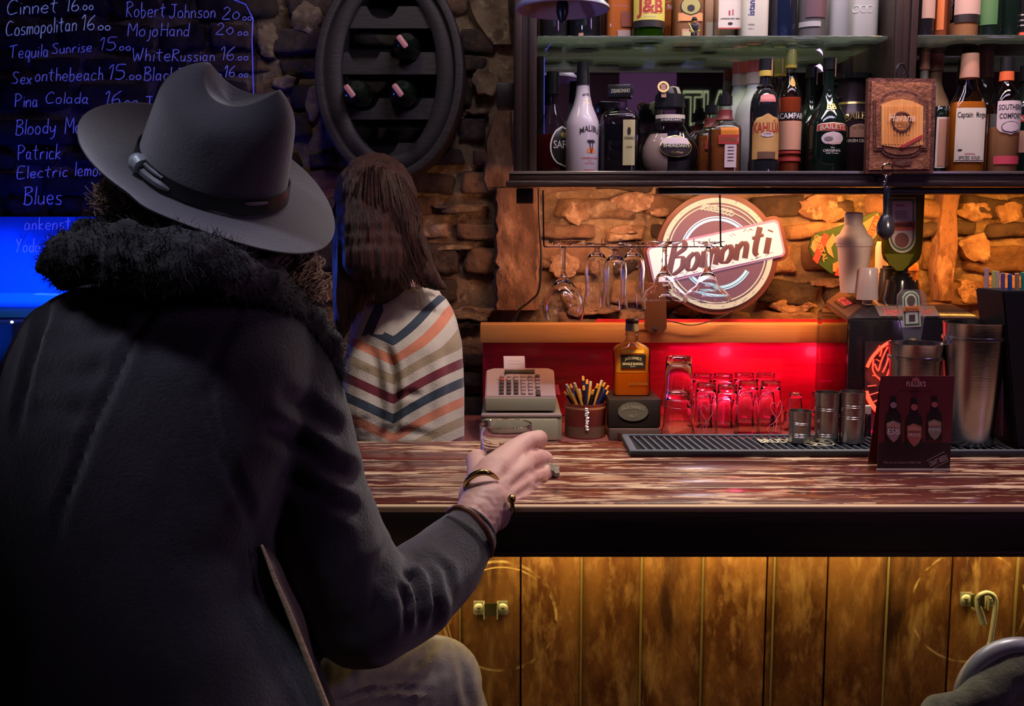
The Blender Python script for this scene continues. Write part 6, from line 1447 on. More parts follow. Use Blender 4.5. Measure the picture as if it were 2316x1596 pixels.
# beer card
cd = thing('beer_card', 'dark red folded menu card with three printed beer bottles on the counter', 'menu card', tuple(at(2070, 1066, 1.85)))
YC = 1.865
zb2 = HT+.001
def cq(px, py, Y=YC): return at(px, py, Y)
m_card = M('maroon_card', (.135, .018, .026), .42, coat=.2)
m_card.node_tree.nodes['Principled BSDF'].inputs['Coat Roughness'].default_value = .3
zct, zcb = at(2070, 850, YC).z, HT+.0015; xc0, xc1 = at(1988, 960, YC).x, at(2153, 960, YC).x
add('front_leaf', bbox(xc0, xc1, YC, YC+.0012, zcb, zct), m_card, cd, smooth=False)
quadmesh([(xc0, YC+.0012, zct), (xc1, YC+.0012, zct), (xc1, YC+.05, zcb), (xc0, YC+.05, zcb), (xc0, YC+.0026, zct), (xc1, YC+.0026, zct), (xc1, YC+.0515, zcb), (xc0, YC+.0515, zcb)], [(0, 1, 2, 3), (7, 6, 5, 4), (0, 4, 5, 1), (1, 5, 6, 2), (2, 6, 7, 3), (3, 7, 4, 0)], m_card, 'back_leaf', cd, bev=.0003)
add('bottom_fold', bbox(xc0-.001, xc1, YC-.004, YC+.001, zcb-.001, zcb+.0035, .0005), M('pale_card_edge', (.42, .36, .34), .5), cd, smooth=False)
add('lower_dark_print', bbox(xc0, xc1, YC-.0008, YC, zcb+.004, at(2070, 1000, YC).z), M('dark_print', (.028, .010, .012), .45), cd, smooth=False)  # darker band across the lower part of the card
m_bdark = M('printed_bottle', (.02, .012, .014), .4); m_mauve = M('mauve_print', (.36, .22, .28), .5); m_rosy = M('rose_print', (.45, .12, .12), .5)
def pbot(cxp, yt_, sc_, lab_m, cap_m, text):
    Yp = YC-.0016
    pts = [(-6, 0), (6, 0), (6, 16), (8, 30), (17, 42), (18, 60), (18, 105), (-18, 105), (-18, 60), (-17, 42), (-8, 30), (-6, 16)]
    o = add('printed_bottle', prism(nb(), [(cxp+x*sc_, yt_+y*sc_) for x, y in pts], Yp, .0008), m_bdark, cd, smooth=False)
    add('printed_neck_label', prism(nb(), [(cxp+7.5*sc_*math.cos(R(a)), yt_+20*sc_+7*sc_*math.sin(R(a))) for a in range(0, 360, 45)], Yp-.0008, .0006), cap_m, o, smooth=False)
    sh_ = [(-15, 62), (0, 56), (15, 62), (15, 84), (8, 96), (0, 103), (-8, 96), (-15, 84)]
    add('printed_shield', prism(nb(), [(cxp+x*sc_*1.08, yt_+(80+(y-80)*1.06)*sc_) for x, y in sh_], Yp-.0008, .0005), m_gold, o, smooth=False)
    add('printed_label', prism(nb(), [(cxp+x*sc_, yt_+y*sc_) for x, y in sh_], Yp-.0014, .0005), lab_m, o, smooth=False)
    add('printed_label_band', prism(nb(), [(cxp+x*sc_, yt_+y*sc_) for x, y in [(-14, 66), (0, 60), (14, 66), (14, 70), (-14, 70)]], Yp-.002, .0005), m_strip, o, smooth=False)
    bm = nb(); c_ = at(cxp, yt_+79*sc_, Yp-.0026); text_map(bm, text, lambda u, v: c_+Vector((u, 0, v)), .011*sc_ if len(text) < 4 else .006, .022, .01); add('lettering', bm, m_white, o, smooth=False)
pbot(2021, 896, 1.0, m_mauve, m_mauve, 'ESB'); pbot(2068, 900, 1.05, m_rosy, m_rosy, 'PRIDE'); pbot(2114, 896, .95, M('grey_label', (.28, .25, .22), .5), m_rosy, 'PORTER')
text_flat("FULLER'S", at(2072, 868, YC-.002), .009, M('pink_letters', (.62, .32, .34), .5), cd, .036, .03)
add('griffin_mark', prism(nb(), [(2063, 862), (2066, 854), (2070, 857), (2073, 853), (2079, 856), (2080, 862)], YC-.002, .001), m_rosy, cd, smooth=False)
text_flat('fine English ales', at(2070, 884, YC-.002), .004, m_bdark, cd, .06)
text_flat('Why not try a bottle of Fuller\'s ale', at(2040, 1045, YC-.003), .0045, m_mauve, cd, .070, .01, shear=.2)
text_flat('CRAFT BEERS', at(2122, 1041, YC-.003), .010, M('card_pale_letters', (.42, .34, .36), .5), cd, .036, .02, ang=24)
for (a, b__) in (((2096, 1042), (2136, 1021)), ((2106, 1061), (2146, 1041))): add('printed_rule', tube(nb(), [at(*a, YC-.002), at(*b__, YC-.002)], .0005, 4), m_mauve, cd)
# corkscrew hanging from the shelf
ck = thing('bottle_opener', 'dark ball-ended opener hanging by ring and twisted chain from shelf edge', 'bottle opener', tuple(at(2006, 382, 2.57)))
YK = 2.565
add('ring', tube(nb(), [at(2007+12*math.cos(R(a)), 383+13*math.sin(R(a)), YK+.004*math.sin(R(a))) for a in range(0, 360, 20)], .0022, 7, closed=True), m_chrome, ck)
ch_ = nb()
for s in (0, PI): tube(ch_, [at(2006-.3*k+2.6*math.cos(k*.9+s), 396+k*1.0, YK)+Vector((0, .002*math.sin(k*.9+s), 0)) for k in range(28)], .0012, 5)
add('twisted_chain', ch_, m_chrome, ck)
m_nav = M('black_blue_handle', (.012, .013, .022), .22)
px_lathe(2004, [(420, 0), (421, 5), (426, 7.5), (450, 8.5), (470, 7), (484, 7), (486, 10), (492, 13), (505, 18), (516, 20), (526, 19), (534, 14), (541, 6), (542, 0)], YK, m_nav, 'handle', ck)

# drinking glass in the hand
gc = Vector((at(1144, 1050, 1.895).x, 1.895, HT)); R_g = 59*mpp(1144, 957, 1.895); Hg = at(1144, 957, 1.895).z-HT
gt = thing('tumbler', 'low clear tumbler with faint red lettering held in the hand', 'glass', tuple(gc))
pr = [(0, 0), (R_g*.86, 0), (R_g*.93, .003), (R_g*.97, .02), (R_g, Hg-.001), (R_g-.001, Hg), (R_g-.0026, Hg-.001), (R_g*.97-.0028, .022), (R_g*.90-.002, .012), (0, .010)]
add('glass_body', lathe(nb(), pr, gc, 56, cap=False), m_glass, gt)
add('beer_remainder', lathe(nb(), [(0, .0105), (R_g*.88, .0125), (R_g*.935, .024), (0, .024)], gc, 40, cap=False), M('last_beer', (.8, .45, .2), .05, trans=1, ior=1.33), gt)
for k, (t, zf) in enumerate((('BOMONTI', .052), ('1890', .034))):
    bm = nb(); text_map(bm, t, lambda u, v: gc+Vector(((R_g*.99+.0006)*math.sin(u/R_g+.15), -(R_g*.99+.0006)*math.cos(u/R_g+.15), zf+v)), .012, .038, .01); add('lettering', bm, M('red_glass_print', (.6, .08, .08), .5), gt, smooth=False)

# brackets on the bar front
def bracket(px, py, label):
    th = thing('strike_bracket', label, 'bracket', tuple(at(px, py, YP-.004)), 'galvanised brackets screwed to the bar planks'); Y = YP-.004
    pts = [(px-39, py-17), (px-14, py-17), (px-14, py+14), (px-36, py+14), (px-40, py+8)]; add('plate_wing', prism(nb(), pts, Y-.002, .002), m_zinc, th)
    pts = [(px+14, py-17), (px+38, py-17), (px+41, py+6), (px+36, py+14), (px+14, py+14)]; add('plate_wing', prism(nb(), pts, Y-.002, .002), m_zinc, th)
    add('raised_bridge', prism(nb(), [(px-15, py-11), (px+15, py-12), (px+15, py+17), (px-15, py+16)], Y-.016, .003), M('bridge_dark_steel', (.16, .15, .07), .3, metal=.8), th)
    for s in (-15, 15):
        a_ = at(px+s, py, Y); add('bridge_side', bbox(a_.x-.0012, a_.x+.0012, Y-.016, Y, at(px, py+17, Y).z, at(px, py-15, Y).z), m_zinc, th, smooth=False)
    q = Matrix.Rotation(R(90), 3, 'X')
    for s in (-27, 27):
        sc_o = add('screw', lathe(nb(), [(0, 0), (.0095, 0), (.0090, .002), (.006, .0045), (0, .005)], tuple(at(px+s, py-1, Y-.002)), 20, q), m_zinc, th)
        add('screw_slot', bx(at(px+s, py-1, Y-.0078), (.007, .0012, .0014)), m_ink, sc_o, smooth=False)
    return th
bracket(1110, 1376, 'zinc bracket with two screws on the planks near the seated knee')
bracket(2212, 1356, 'zinc bracket carrying the long steel hook at the right')
hk = thing('steel_hook', 'long bent steel rod hooked over the right bracket', 'hook', tuple(at(2232, 1350, YP-.02)))
add('rod', tube(nb(), catmull([at(*p, YP-.024) for p in [(2225, 1408), (2212, 1375), (2210, 1352)]], 4) + catmull([at(*p, YP-.030) for p in [(2218, 1344), (2232, 1340), (2246, 1346), (2252, 1362), (2248, 1400), (2240, 1450), (2234, 1480), (2228, 1640)]], 5), .0046, 10), m_zinc, hk)
add('rod_tip', tube(nb(), catmull([at(*p, YP-.018) for p in [(2211, 1372), (2218, 1390), (2224, 1410)]], 3), .0065, 10), m_zinc, hk)
# stool with ring and green jacket, right bottom
stl = thing('bar_stool', 'bar stool with round grey metal back ring at the lower right', 'stool', (at(2260, 1560, 1.45).x, 1.45, 0))
m_greym = M('grey_tube_metal', (.36, .38, .38), .35, metal=.3)
YSB = 1.36; cR = at(2296, 1582, YSB); rr_ = 121*mpp(2290, 1560, YSB)
add('back_ring', tube(nb(), [Vector((cR.x+rr_*math.cos(R(a)), YSB, cR.z+rr_*1.05*math.sin(R(a)))) for a in range(0, 360, 8)], .013, 10, closed=True), m_greym, stl)
add('seat', lathe(nb(), [(0, 0), (.17, 0), (.18, .01), (.18, .04), (.16, .05), (0, .055)], (cR.x+.02, 1.28, .72), 32), m_blk, stl)
add('pole', tube(nb(), [(cR.x+.02, 1.28, .02), (cR.x+.02, 1.28, .725)], .025, 12), m_chrome, stl); add('base', lathe(nb(), [(0, 0), (.2, 0), (.2, .01), (.03, .03), (0, .03)], (cR.x+.02, 1.28, 0), 28), m_chrome, stl)
add('back_support', tube(nb(), [(cR.x, YSB, cR.z-rr_), (cR.x, YSB-.01, .77)], .012, 8), m_greym, stl)
jk = nb()
chain(jk, pc([(2100, 1640, 1.30, 40), (2120, 1600, 1.32, 34), (2180, 1590, 1.33, 38), (2230, 1560, 1.34, 42), (2290, 1515, 1.35, 40), (2350, 1500, 1.36, 50), (2420, 1520, 1.36, 60)]))
chain(jk, pc([(2150, 1680, 1.34, 70), (2250, 1640, 1.36, 80), (2350, 1610, 1.38, 95), (2420, 1640, 1.36, 90)]))
chain(jk, pc([(2200, 1720, 1.36, 90), (2300, 1780, 1.38, 110), (2400, 1780, 1.38, 100)]))
jme = remesh(jk, .008, 6, lambda c, n: .006*noise.noise(c*14)+.003*noise.noise(c*40))
m_olive = M('olive_cloth', (.10, .105, .05), .85, var=(30, (.05, .055, .03), .4, .7, U), bump=(150, .5, U), sheen=.3)
add('jacket', jme, m_olive, label='olive-green jacket draped over the round-backed stool at lower right', cat='jacket', origin=tuple(at(2250, 1620, 1.36)))

# ================================================================ things seen in the mirror: overhead rack with ribbed tumblers, framed sign
ov = thing('overhead_rack', 'dark overhead rack above the counter holding ribbed tumblers, seen in mirror', 'rack', (.55, 2.0, 2.2))
for yy_ in (1.955, 2.045): add('rack_rail', tube(nb(), [(-.2, yy_, 2.205), (1.6, yy_, 2.205)], .004, 8), m_chrome, ov)
for x in (-.1, .75, 1.5): add('rack_rail', tube(nb(), [(x, 1.955, 2.205), (x, 2.045, 2.205)], .004, 8), m_chrome, ov)
for x in (-.1, .75, 1.5): add('suspension', tube(nb(), [(x, 2.0, 2.205), (x, 2.0, 2.75)], .004, 8), m_black, ov)
m_ribg = M('blue_lit_ribbed_glass', (.45, .45, .85), .08, trans=.55, ior=1.3)  # blue light on the tumblers put into their base colour
YV = 2*2.923-2.0
for i, px in enumerate((1455, 1565, 1672, 1780)):
    x = at(px, 140, YV).x
    th = thing('ribbed_tumbler', 'ribbed tumbler held by the overhead rack, mirrored above the bottles, '+['first', 'second', 'third', 'last'][i]+' from left', 'glass', (x, 2.0, 2.15), 'ribbed tumblers in the overhead rack')
    bm = nb(); rg = []
    for z_, r_ in ((0, .030), (.006, .036), (.04, .044), (.078, .048)):
        rg.append([bm.verts.new((x+(r_+.0016*(k % 2))*math.cos(2*PI*k/36), 2.0+(r_+.0016*(k % 2))*math.sin(2*PI*k/36), 2.150+z_)) for k in range(36)])
    for a, b_ in zip(rg, rg[1:]):
        for k in range(36): bm.faces.new((a[k], a[(k+1) % 36], b_[(k+1) % 36], b_[k]))
    bm.faces.new(rg[0][::-1]); add('glass_body', bm, m_ribg, th, smooth=False)
area('blue_rack_fill', (.55, 2.16, 2.10), (1.2, .02), 1.6, (.12, .14, 1), to=(.55, 2.0, 2.2))  # added light to make the rack tumblers show blue
# framed sign on the far wall whose reflection reads reversed
ysg = -.9; yv = 2*2.923-ysg
fr_ = thing('framed_sign', 'dark framed sign with outlined letters, seen reversed in the mirror', 'sign', tuple(Vector((at(1630, 245, yv).x, ysg, at(1630, 245, yv).z))))
pA_, pB_ = at(1545, 350, yv), at(1700, 190, yv)
add('sign_board', bbox(pA_.x, pB_.x, ysg-.02, ysg, pA_.z, pB_.z), m_ink, fr_, smooth=False)
cT = at(1613, 244, yv); bm = nb(); text_map(bm, 'LAIT', lambda u, v: Vector((cT.x-u, ysg+.004, cT.z+v)), .22*.95, .40, .035); add('letter_outline', bm, M('pale_green_letters', (.4, .5, .25), .5, emit=((.5, .62, .32), .7)), fr_, smooth=False)
bm = nb(); text_map(bm, 'LAIT', lambda u, v: Vector((cT.x-u, ysg+.008, cT.z+v)), .22*.90, .385, -.008); add('letter_fill', bm, m_ink, fr_, smooth=False)
pA_, pB_ = at(1400, 262, 5.6), at(1530, 165, 5.6)
ys2 = 2*2.923-5.6
f2 = thing('framed_poster', 'purple poster seen in the mirror behind the amaretto and cream bottles', 'poster', tuple(Vector(((pA_.x+pB_.x)/2, ys2, pA_.z))))
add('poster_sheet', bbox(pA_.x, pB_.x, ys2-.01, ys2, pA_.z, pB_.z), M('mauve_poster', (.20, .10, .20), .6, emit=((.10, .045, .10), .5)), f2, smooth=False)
# ================================================================ PEOPLE
m_skin = M('skin', (.62, .38, .32), .48, var=(18, (.50, .26, .22), .45, .7, U), bump=(90, .12, U))
m_skin.node_tree.nodes['Principled BSDF'].inputs['Subsurface Weight'].default_value = .15
m_skin.node_tree.nodes['Principled BSDF'].inputs['Subsurface Scale'].default_value = .01
m_coat = M('charcoal_wool', (.030, .024, .032), .85, var=(60, (.018, .015, .020), .35, .7, U), bump=(220, .5, U), sheen=.6)
m_coat.node_tree.nodes['Principled BSDF'].inputs['Sheen Roughness'].default_value = .5
m_felt = M('charcoal_felt', (.060, .056, .066), .85, bump=(260, .25, U), sheen=.8)
m_band = M('black_leather_band', (.012, .011, .013), .35)
m_fur = M('black_fur', (.012, .010, .011), .75, var=(40, (.03, .027, .03), .5, .75, U), bump=(80, 1, U), sheen=.3)
m_hair1 = M('ash_blond_hair', (.50, .34, .25), .45, var=(12, (.22, .14, .10), .4, .65, (3, 3, .8)), bump=(60, .8, (3, 3, .4)))
m_hair2 = M('auburn_hair', (.060, .017, .011), .36, var=(16, (.020, .007, .006), .4, .65, (4, 4, .4)), bump=(60, .9, (5, 5, .3)))
m_jean = M('grey_denim', (.34, .33, .33), .75, var=(30, (.22, .21, .22), .4, .7, U), bump=(300, .3, U))
m_tan = M('tan_lining', (.80, .58, .32), .8, bump=(160, .5, U))
m_lining = M('grey_green_lining', (.34, .29, .20), .8, bump=(120, .6, U))
m_leather = M('brown_leather', (.16, .06, .035), .32)
m_brass = M('brass_bangle', (.42, .30, .11), .22, metal=1)
m_silver = M('dark_silver_ring', (.42, .40, .30), .28, metal=1, bump=(120, .8, U))

man = thing('person', 'person in dark wool coat and felt hat seated with back to us', 'person', (-.37, 1.32, 0))
# ---- body (mostly hidden by clothing), right arm and hand one continuous mesh
bb = nb()
head = at(480, 420, 1.38)
ball(bb, head, .095, .95, 1.08, 1.22); ball(bb, head+Vector((.04, .03, -.07)), .062, 1, 1.0, .9)
fd = Vector((.75, .66, -.1)).normalized()
ball(bb, head+fd*.105+Vector((0, 0, -.02)), .016, .9, .9, 1.5); ball(bb, head+fd*.095+Vector((0, 0, -.062)), .02, 1, 1, .5)
sd = Vector((-fd.y, fd.x, 0))
for s in (-1, 1): ball(bb, head+sd*s*.088+Vector((0, 0, -.01)), .020, .6, .8, 1.5); ball(bb, head+fd*.085+sd*s*.032+Vector((0, 0, .006)), .014)
chain(bb, [(head+Vector((0, 0, -.07)), .058), (at(420, 590, 1.38), .065)])
loft(bb, [(600, 300, 540, 1.39, .06), (700, 160, 640, 1.38, .08), (800, 110, 650, 1.38, .10), (1000, 90, 600, 1.37, .11), (1300, 90, 560, 1.34, .11), (1600, 80, 620, 1.30, .13), (1900, 90, 640, 1.30, .12)])
chain(bb, pc([(650, 790, 1.37, 70), (690, 1000, 1.37, 66), (745, 1230, 1.38, 64), (840, 1380, 1.41, 62), (930, 1330, 1.48, 58), (1010, 1262, 1.54, 54), (1050, 1220, 1.572, 48)]))
chain(bb, pc([(120, 790, 1.36, 60), (30, 1050, 1.36, 60), (-10, 1300, 1.42, 55), (60, 1420, 1.55, 45)]))
body_me = remesh(bb, .006, 4)
# right forearm, wrist and hand at a finer scale
hb = nb()
def ch(*L): chain(hb, pc(L))
ch((1010, 1262, 1.54, 50), (1046, 1222, 1.572, 54), (1072, 1185, 1.605, 56), (1096, 1142, 1.640, 58))
kn = {'i': (1166, 1020, 1.795, 29), 'm': (1198, 1042, 1.800, 28), 'r': (1212, 1076, 1.792, 27), 'p': (1204, 1112, 1.776, 26)}
ch((1086, 1124, 1.655, 50), (1118, 1072, 1.720, 46), kn['i']); ch((1094, 1138, 1.650, 50), (1146, 1085, 1.725, 46), kn['m']); ch((1108, 1150, 1.648, 48), (1158, 1108, 1.722, 44), kn['r']); ch((1120, 1160, 1.646, 42), (1168, 1132, 1.712, 38), kn['p'])
ch((1166, 1030, 1.80, 24), (1190, 1060, 1.802, 24), (1196, 1098, 1.79, 24))
# index: reaches out, bent at the knuckle, wrapping the far side of the glass
ch(kn['i'], (1194, 998, 1.828, 22), (1219, 992, 1.862, 20.5), (1217, 1004, 1.894, 18), (1202, 1014, 1.925, 15.5), (1188, 1016, 1.944, 14))
ch(kn['m'], (1218, 1036, 1.826, 22), (1232, 1038, 1.848, 19.5), (1232, 1044, 1.874, 17), (1218, 1046, 1.905, 16), (1200, 1048, 1.925, 14))
ch(kn['r'], (1228, 1070, 1.814, 21), (1240, 1068, 1.832, 19), (1240, 1072, 1.858, 17), (1226, 1076, 1.884, 15), (1208, 1078, 1.90, 14))
ch(kn['p'], (1218, 1106, 1.794, 20), (1230, 1104, 1.808, 17.5), (1231, 1104, 1.832, 16), (1218, 1100, 1.854, 14), (1204, 1100, 1.868, 13))
# thumb around the left side
ch((1092, 1120, 1.660, 42), (1090, 1082, 1.710, 35), (1082, 1054, 1.760, 27), (1075, 1040, 1.800, 22), (1080, 1033, 1.835, 18.5), (1088, 1032, 1.86, 15))
ch((1110, 1112, 1.665, 32), (1154, 1044, 1.760, 28)); ball(hb, at(1130, 1152, 1.635), .022)
hand_cr = creases([([(1184, 1030), (1162, 1056), (1136, 1084)], .0020, 8, .4), ([(1204, 1060), (1180, 1080), (1150, 1104)], .0020, 8, .4), ([(1206, 1096), (1184, 1110), (1160, 1126)], .0018, 7, .4), ([(1222, 1012), (1204, 1018), (1188, 1030)], .0045, 6, 0), ([(1238, 1054), (1222, 1056), (1208, 1060)], .0045, 6, 0), ([(1236, 1088), (1222, 1090), (1210, 1094)], .004, 6, 0), ([(1060, 1160), (1085, 1150), (1120, 1185)], .0012, 4, .3), ([(1066, 1120), (1100, 1126), (1124, 1150)], .001, 5, .2)])
hand_me = remesh(hb, .0020, 5, hand_cr, 1)
bj = bmesh.new(); bj.from_mesh(body_me); bj.from_mesh(hand_me)
# eyes as part of the hidden face
body = add('body', bj, m_skin, man)
m_nail = M('finger_nail', (.72, .50, .46), .25)
nl = at(1086, 1022, 1.862); add('thumb_nail', lathe(nb(), [(0, 0), (.0055, .0003), (.0065, -.0015)], nl, 12, Vector((-.2, -.2, 1)).to_track_quat('Z', 'X').to_matrix(), cap=False), m_nail, body)

# ---- coat
cb_ = nb()
loft(cb_, [(640, 200, 600, 1.36, .07), (670, 130, 660, 1.36, .095), (720, 80, 700, 1.35, .12), (800, 45, 715, 1.34, .135), (900, 20, 700, 1.33, .14), (1050, -10, 660, 1.32, .145), (1200, -40, 615, 1.31, .15), (1300, -50, 618, 1.30, .155), (1420, -60, 660, 1.29, .165), (1600, -80, 735, 1.28, .18), (1760, -110, 800, 1.28, .19), (2000, -130, 820, 1.28, .19)], 40, 2.4)
chain(cb_, pc([(640, 770, 1.365, 98), (672, 880, 1.365, 102), (700, 1000, 1.365, 106), (716, 1120, 1.37, 117), (750, 1245, 1.38, 134), (826, 1378, 1.40, 132), (925, 1345, 1.47, 108), (1006, 1272, 1.535, 92), (1058, 1210, 1.580, 70)]))
chain(cb_, pc([(130, 770, 1.36, 85), (60, 900, 1.37, 80), (20, 1050, 1.38, 82), (-30, 1250, 1.42, 84), (20, 1400, 1.5, 70), (90, 1450, 1.52, 60)]))
cr_ = creases([
 ([(395, 655), (350, 700), (300, 770), (262, 850), (215, 950), (180, 1050), (140, 1150), (118, 1260)], .012, 9, .5),
 ([(120, 660), (90, 740), (62, 830), (48, 900), (40, 990)], .010, 8, .4),
 ([(590, 650), (530, 710), (488, 800), (470, 900), (500, 1020), (560, 1140), (600, 1240)], .009, 11, .25),
 ([(90, 730), (200, 760), (300, 740)], .005, 18, .5), ([(70, 830), (180, 850), (260, 830)], .005, 18, .5), ([(50, 920), (150, 940), (220, 925)], .005, 18, .5),
 ([(590, 960), (660, 990), (740, 1050), (822, 1085)], .010, 18, .7), ([(620, 880), (700, 930), (790, 985)], .007, 18, .6), ([(640, 1060), (720, 1120), (832, 1165)], .008, 16, .6),
 ([(905, 1262), (950, 1268), (982, 1300), (990, 1370), (975, 1430)], .010, 9, .9), ([(905, 1285), (935, 1310), (950, 1360), (945, 1430)], .009, 9, .9), ([(902, 1320), (920, 1360), (918, 1440)], .008, 8, .8),
 ([(905, 1258), (960, 1252), (1010, 1290), (1018, 1360)], .007, 10, .7), ([(880, 1210), (860, 1300), (840, 1420)], .006, 16, .4), ([(700, 1300), (740, 1380), (800, 1450)], .005, 16, .4),
 ([(1035, 1150), (1080, 1185), (1102, 1245)], .002, 6, .3)])
def coat_disp(c, n): return cr_(c, n) + .004*noise.noise(c*7) + .0022*noise.noise(c*22)
coat_me = remesh(cb_, .0065, 5, coat_disp, 3)
# open cuff: carve the end so the wrist leaves a sleeve
bmc = bmesh.new(); bmc.from_mesh(coat_me)
pA_ = at(1040, 1228, 1.555); pB_ = at(1072, 1186, 1.592); dW = (pB_-pA_).normalized(); cen = at(1064, 1196, 1.585)
for v in bmc.verts:
    t = (v.co-cen).dot(dW)
    if t > 0 and (v.co-cen).length < .09:
        v.co -= dW*t*1.0
coat = add('coat', bmc, m_coat, man)
cuffpts = [cen + (Vector((dW.y*0-dW.z, 0, dW.x)).normalized()*math.cos(a) + dW.cross(Vector((-dW.z, 0, dW.x)).normalized())*math.sin(a))*.0435 for a in [2*PI*k/28 for k in range(28)]]
add('cuff_edge', tube(nb(), cuffpts, .003, 7, closed=True), m_coat, coat)
L0 = [(592, 1232), (604, 1262), (622, 1310), (650, 1375), (676, 1440), (706, 1515), (738, 1596), (770, 1680)]
ln = nb(); nL = catmull([Vector((x, y, 0)) for x, y in L0], 4)
va = []; 
for i, p in enumerate(nL):
    t = i/(len(nL)-1); row = []
    for k in range(7):
        u = k/6; x = p.x+(3+40*math.sin(PI*min(1, t*1.15+.05)))*u*(1-.5*t); Yq = 1.248+.085*u**1.6+.005*math.sin(u*6+t*11)+.004*math.sin(t*23)
        row.append(ln.verts.new(at(x, p.y, Yq)))
    va.append(row)
for a, b_ in zip(va, va[1:]):
    for k in range(6): ln.faces.new((a[k], a[k+1], b_[k+1], b_[k]))
lo = add('lining', ln, m_lining, coat, label='pale woolly lining of the coat'); so = lo.modifiers.new('s', 'SOLIDIFY'); so.thickness = .004
add('coat_opening_edge', tube(nb(), [at(p.x, p.y, 1.238) for p in nL], [.0015+.0028*min(1, i/14) for i in range(len(nL))], 8), m_tan, coat, label='tan edge of the coat opening')

# ---- fur collar
fb = nb()
chain(fb, pc([(112, 598, 1.30, 28), (150, 585, 1.27, 46), (215, 575, 1.24, 66), (310, 580, 1.22, 76), (420, 590, 1.21, 76), (520, 612, 1.23, 58), (600, 642, 1.28, 42), (662, 680, 1.32, 32), (710, 728, 1.345, 29), (744, 785, 1.36, 27), (762, 830, 1.37, 22), (764, 856, 1.37, 14)]))
chain(fb, pc([(215, 535, 1.30, 44), (280, 520, 1.32, 56), (360, 555, 1.30, 74), (450, 580, 1.30, 74), (530, 596, 1.31, 48)]))
chain(fb, pc([(150, 600, 1.36, 50), (300, 600, 1.40, 90), (450, 620, 1.40, 84), (590, 650, 1.38, 46)]))
fur_me = remesh(fb, .006, 3, lambda c, n: .009*noise.noise(c*26)+.006*noise.noise(c*60))
fur = add('fur_collar', fur_me, m_fur, man, label='shaggy black fur collar')
tf = nb(); rf = random.Random(9); vs_ = [v for v in fur_me.vertices]
off_ = WO[fur.name]
for k in range(9000):
    v = vs_[rf.randrange(len(vs_))]; c = v.co+off_; n = v.normal
    if n.dot(EYE-c) < -.2: continue
    d = (n + Vector((rf.uniform(-.9, .9), rf.uniform(-.9, .9), rf.uniform(-1.2, .5)))).normalized(); L = rf.uniform(.008, .018)
    s = d.orthogonal().normalized()*.0006
    a, b_, e = tf.verts.new(c+s), tf.verts.new(c-s), tf.verts.new(c+d*L); tf.faces.new((a, b_, e)); f_ = tf.verts.new(c+d.cross(s)); tf.faces.new((b_, f_, e)); tf.faces.new((f_, a, e))
add('fur_tufts', tf, m_fur, fur, kind='stuff', smooth=False)

# ---- hair of the man
def curls(bm, seeds, rnd, rr=.0016, turns=2.2, amp=.008):
    for (a, b_) in seeds:
        a, b_ = Vector(a), Vector(b_); pts = []; ph = rnd.uniform(0, 6); am = amp*rnd.uniform(.6, 1.3); n = 16
        d = (b_-a); u = d.orthogonal().normalized(); w_ = d.normalized().cross(u)
        for i in range(n+1):
            t = i/n; an = ph+t*turns*2*PI; pts.append(a+d*t+(u*math.cos(an)+w_*math.sin(an))*am*min(1, t*2+.2)+Vector((.006*math.sin(t*3+ph), 0, 0)))
        tube(bm, pts, [rr*(1-.6*i/n) for i in range(n+1)], 4)
hr = nb(); rh = random.Random(2)
base = nb()
chain(base, pc([(560, 520, 1.38, 70), (615, 560, 1.37, 62), (650, 600, 1.37, 52), (676, 640, 1.38, 40), (696, 668, 1.39, 22)])); chain(base, pc([(340, 430, 1.36, 70), (275, 425, 1.33, 44), (238, 440, 1.32, 26)])); ball(base, at(470, 460, 1.37), .088, .9, .9, 1.0)
hm = remesh(base, .006, 4, lambda c, n: .005*noise.noise(Vector((c.x*50, c.y*50, c.z*14))))
hair = add('hair', hm, m_hair1, man, label='long ash-blond hair under the hat')
sd_ = []
for _ in range(230):
    q_ = rh.random(); sd_.append((at(585+q_*125, rh.uniform(558, 585), rh.uniform(1.345, 1.375)), at(605+q_*128+rh.uniform(-14, 14), rh.uniform(640, 692), rh.uniform(1.32, 1.37))))
sd_ += [(at(rh.uniform(235, 330), rh.uniform(402, 425), rh.uniform(1.29, 1.32)), at(rh.uniform(198, 300), rh.uniform(435, 488), rh.uniform(1.26, 1.31))) for _ in range(130)]
curls(hr, sd_, rh); add('hair_locks', hr, m_hair1, hair, kind='stuff')

# ---- hat
hp = at(478, 408, 1.345); Rh = Matrix.Rotation(R(21.5), 3, 'Y') @ Matrix.Rotation(R(24), 3, 'X')
hat = add('hat', nb(), m_felt, man) if False else None
def hp_(x, y, z_): return hp + Rh @ Vector((x, y, z_))
bm = nb(); NS = 72; rings = []
def crown(t, th):
    """t 0 base .. 1 rim .. 2 centre"""
    c, s = math.cos(th), math.sin(th)
    top = .136 + .016*math.cos(2*th) - .002*max(0, -c)**2
    k2 = t if t <= 1 else 1
    rd = max(0, (k2-.62)/.38)
    a = (.099-.020*k2)*(1-(.30+.20*max(0, -c))*rd**2.2); b_ = (.083-.018*k2)*(1-.52*rd**2.4)
    pinch = 1-.34*math.exp(-((k2-.74)/.24)**2)*max(0, c)**1.2*abs(s)**1.5
    z_ = top*(k2*1.12-.12*k2**3 if k2 < 1 else 1)
    if t <= 1: return (a*c+.004*k2, b_*s*pinch, z_)
    k = 2-t
    return (a*c*k+.004, b_*s*k, .112+(top-.112)*k**1.5)
for t in [i/10 for i in range(0, 10)]+[.95, .98, 1.0, 1.04, 1.1, 1.2, 1.35, 1.5, 1.65, 1.8, 1.93]:
    rings.append([bm.verts.new(hp_(*crown(t, 2*PI*i/NS))) for i in range(NS)])
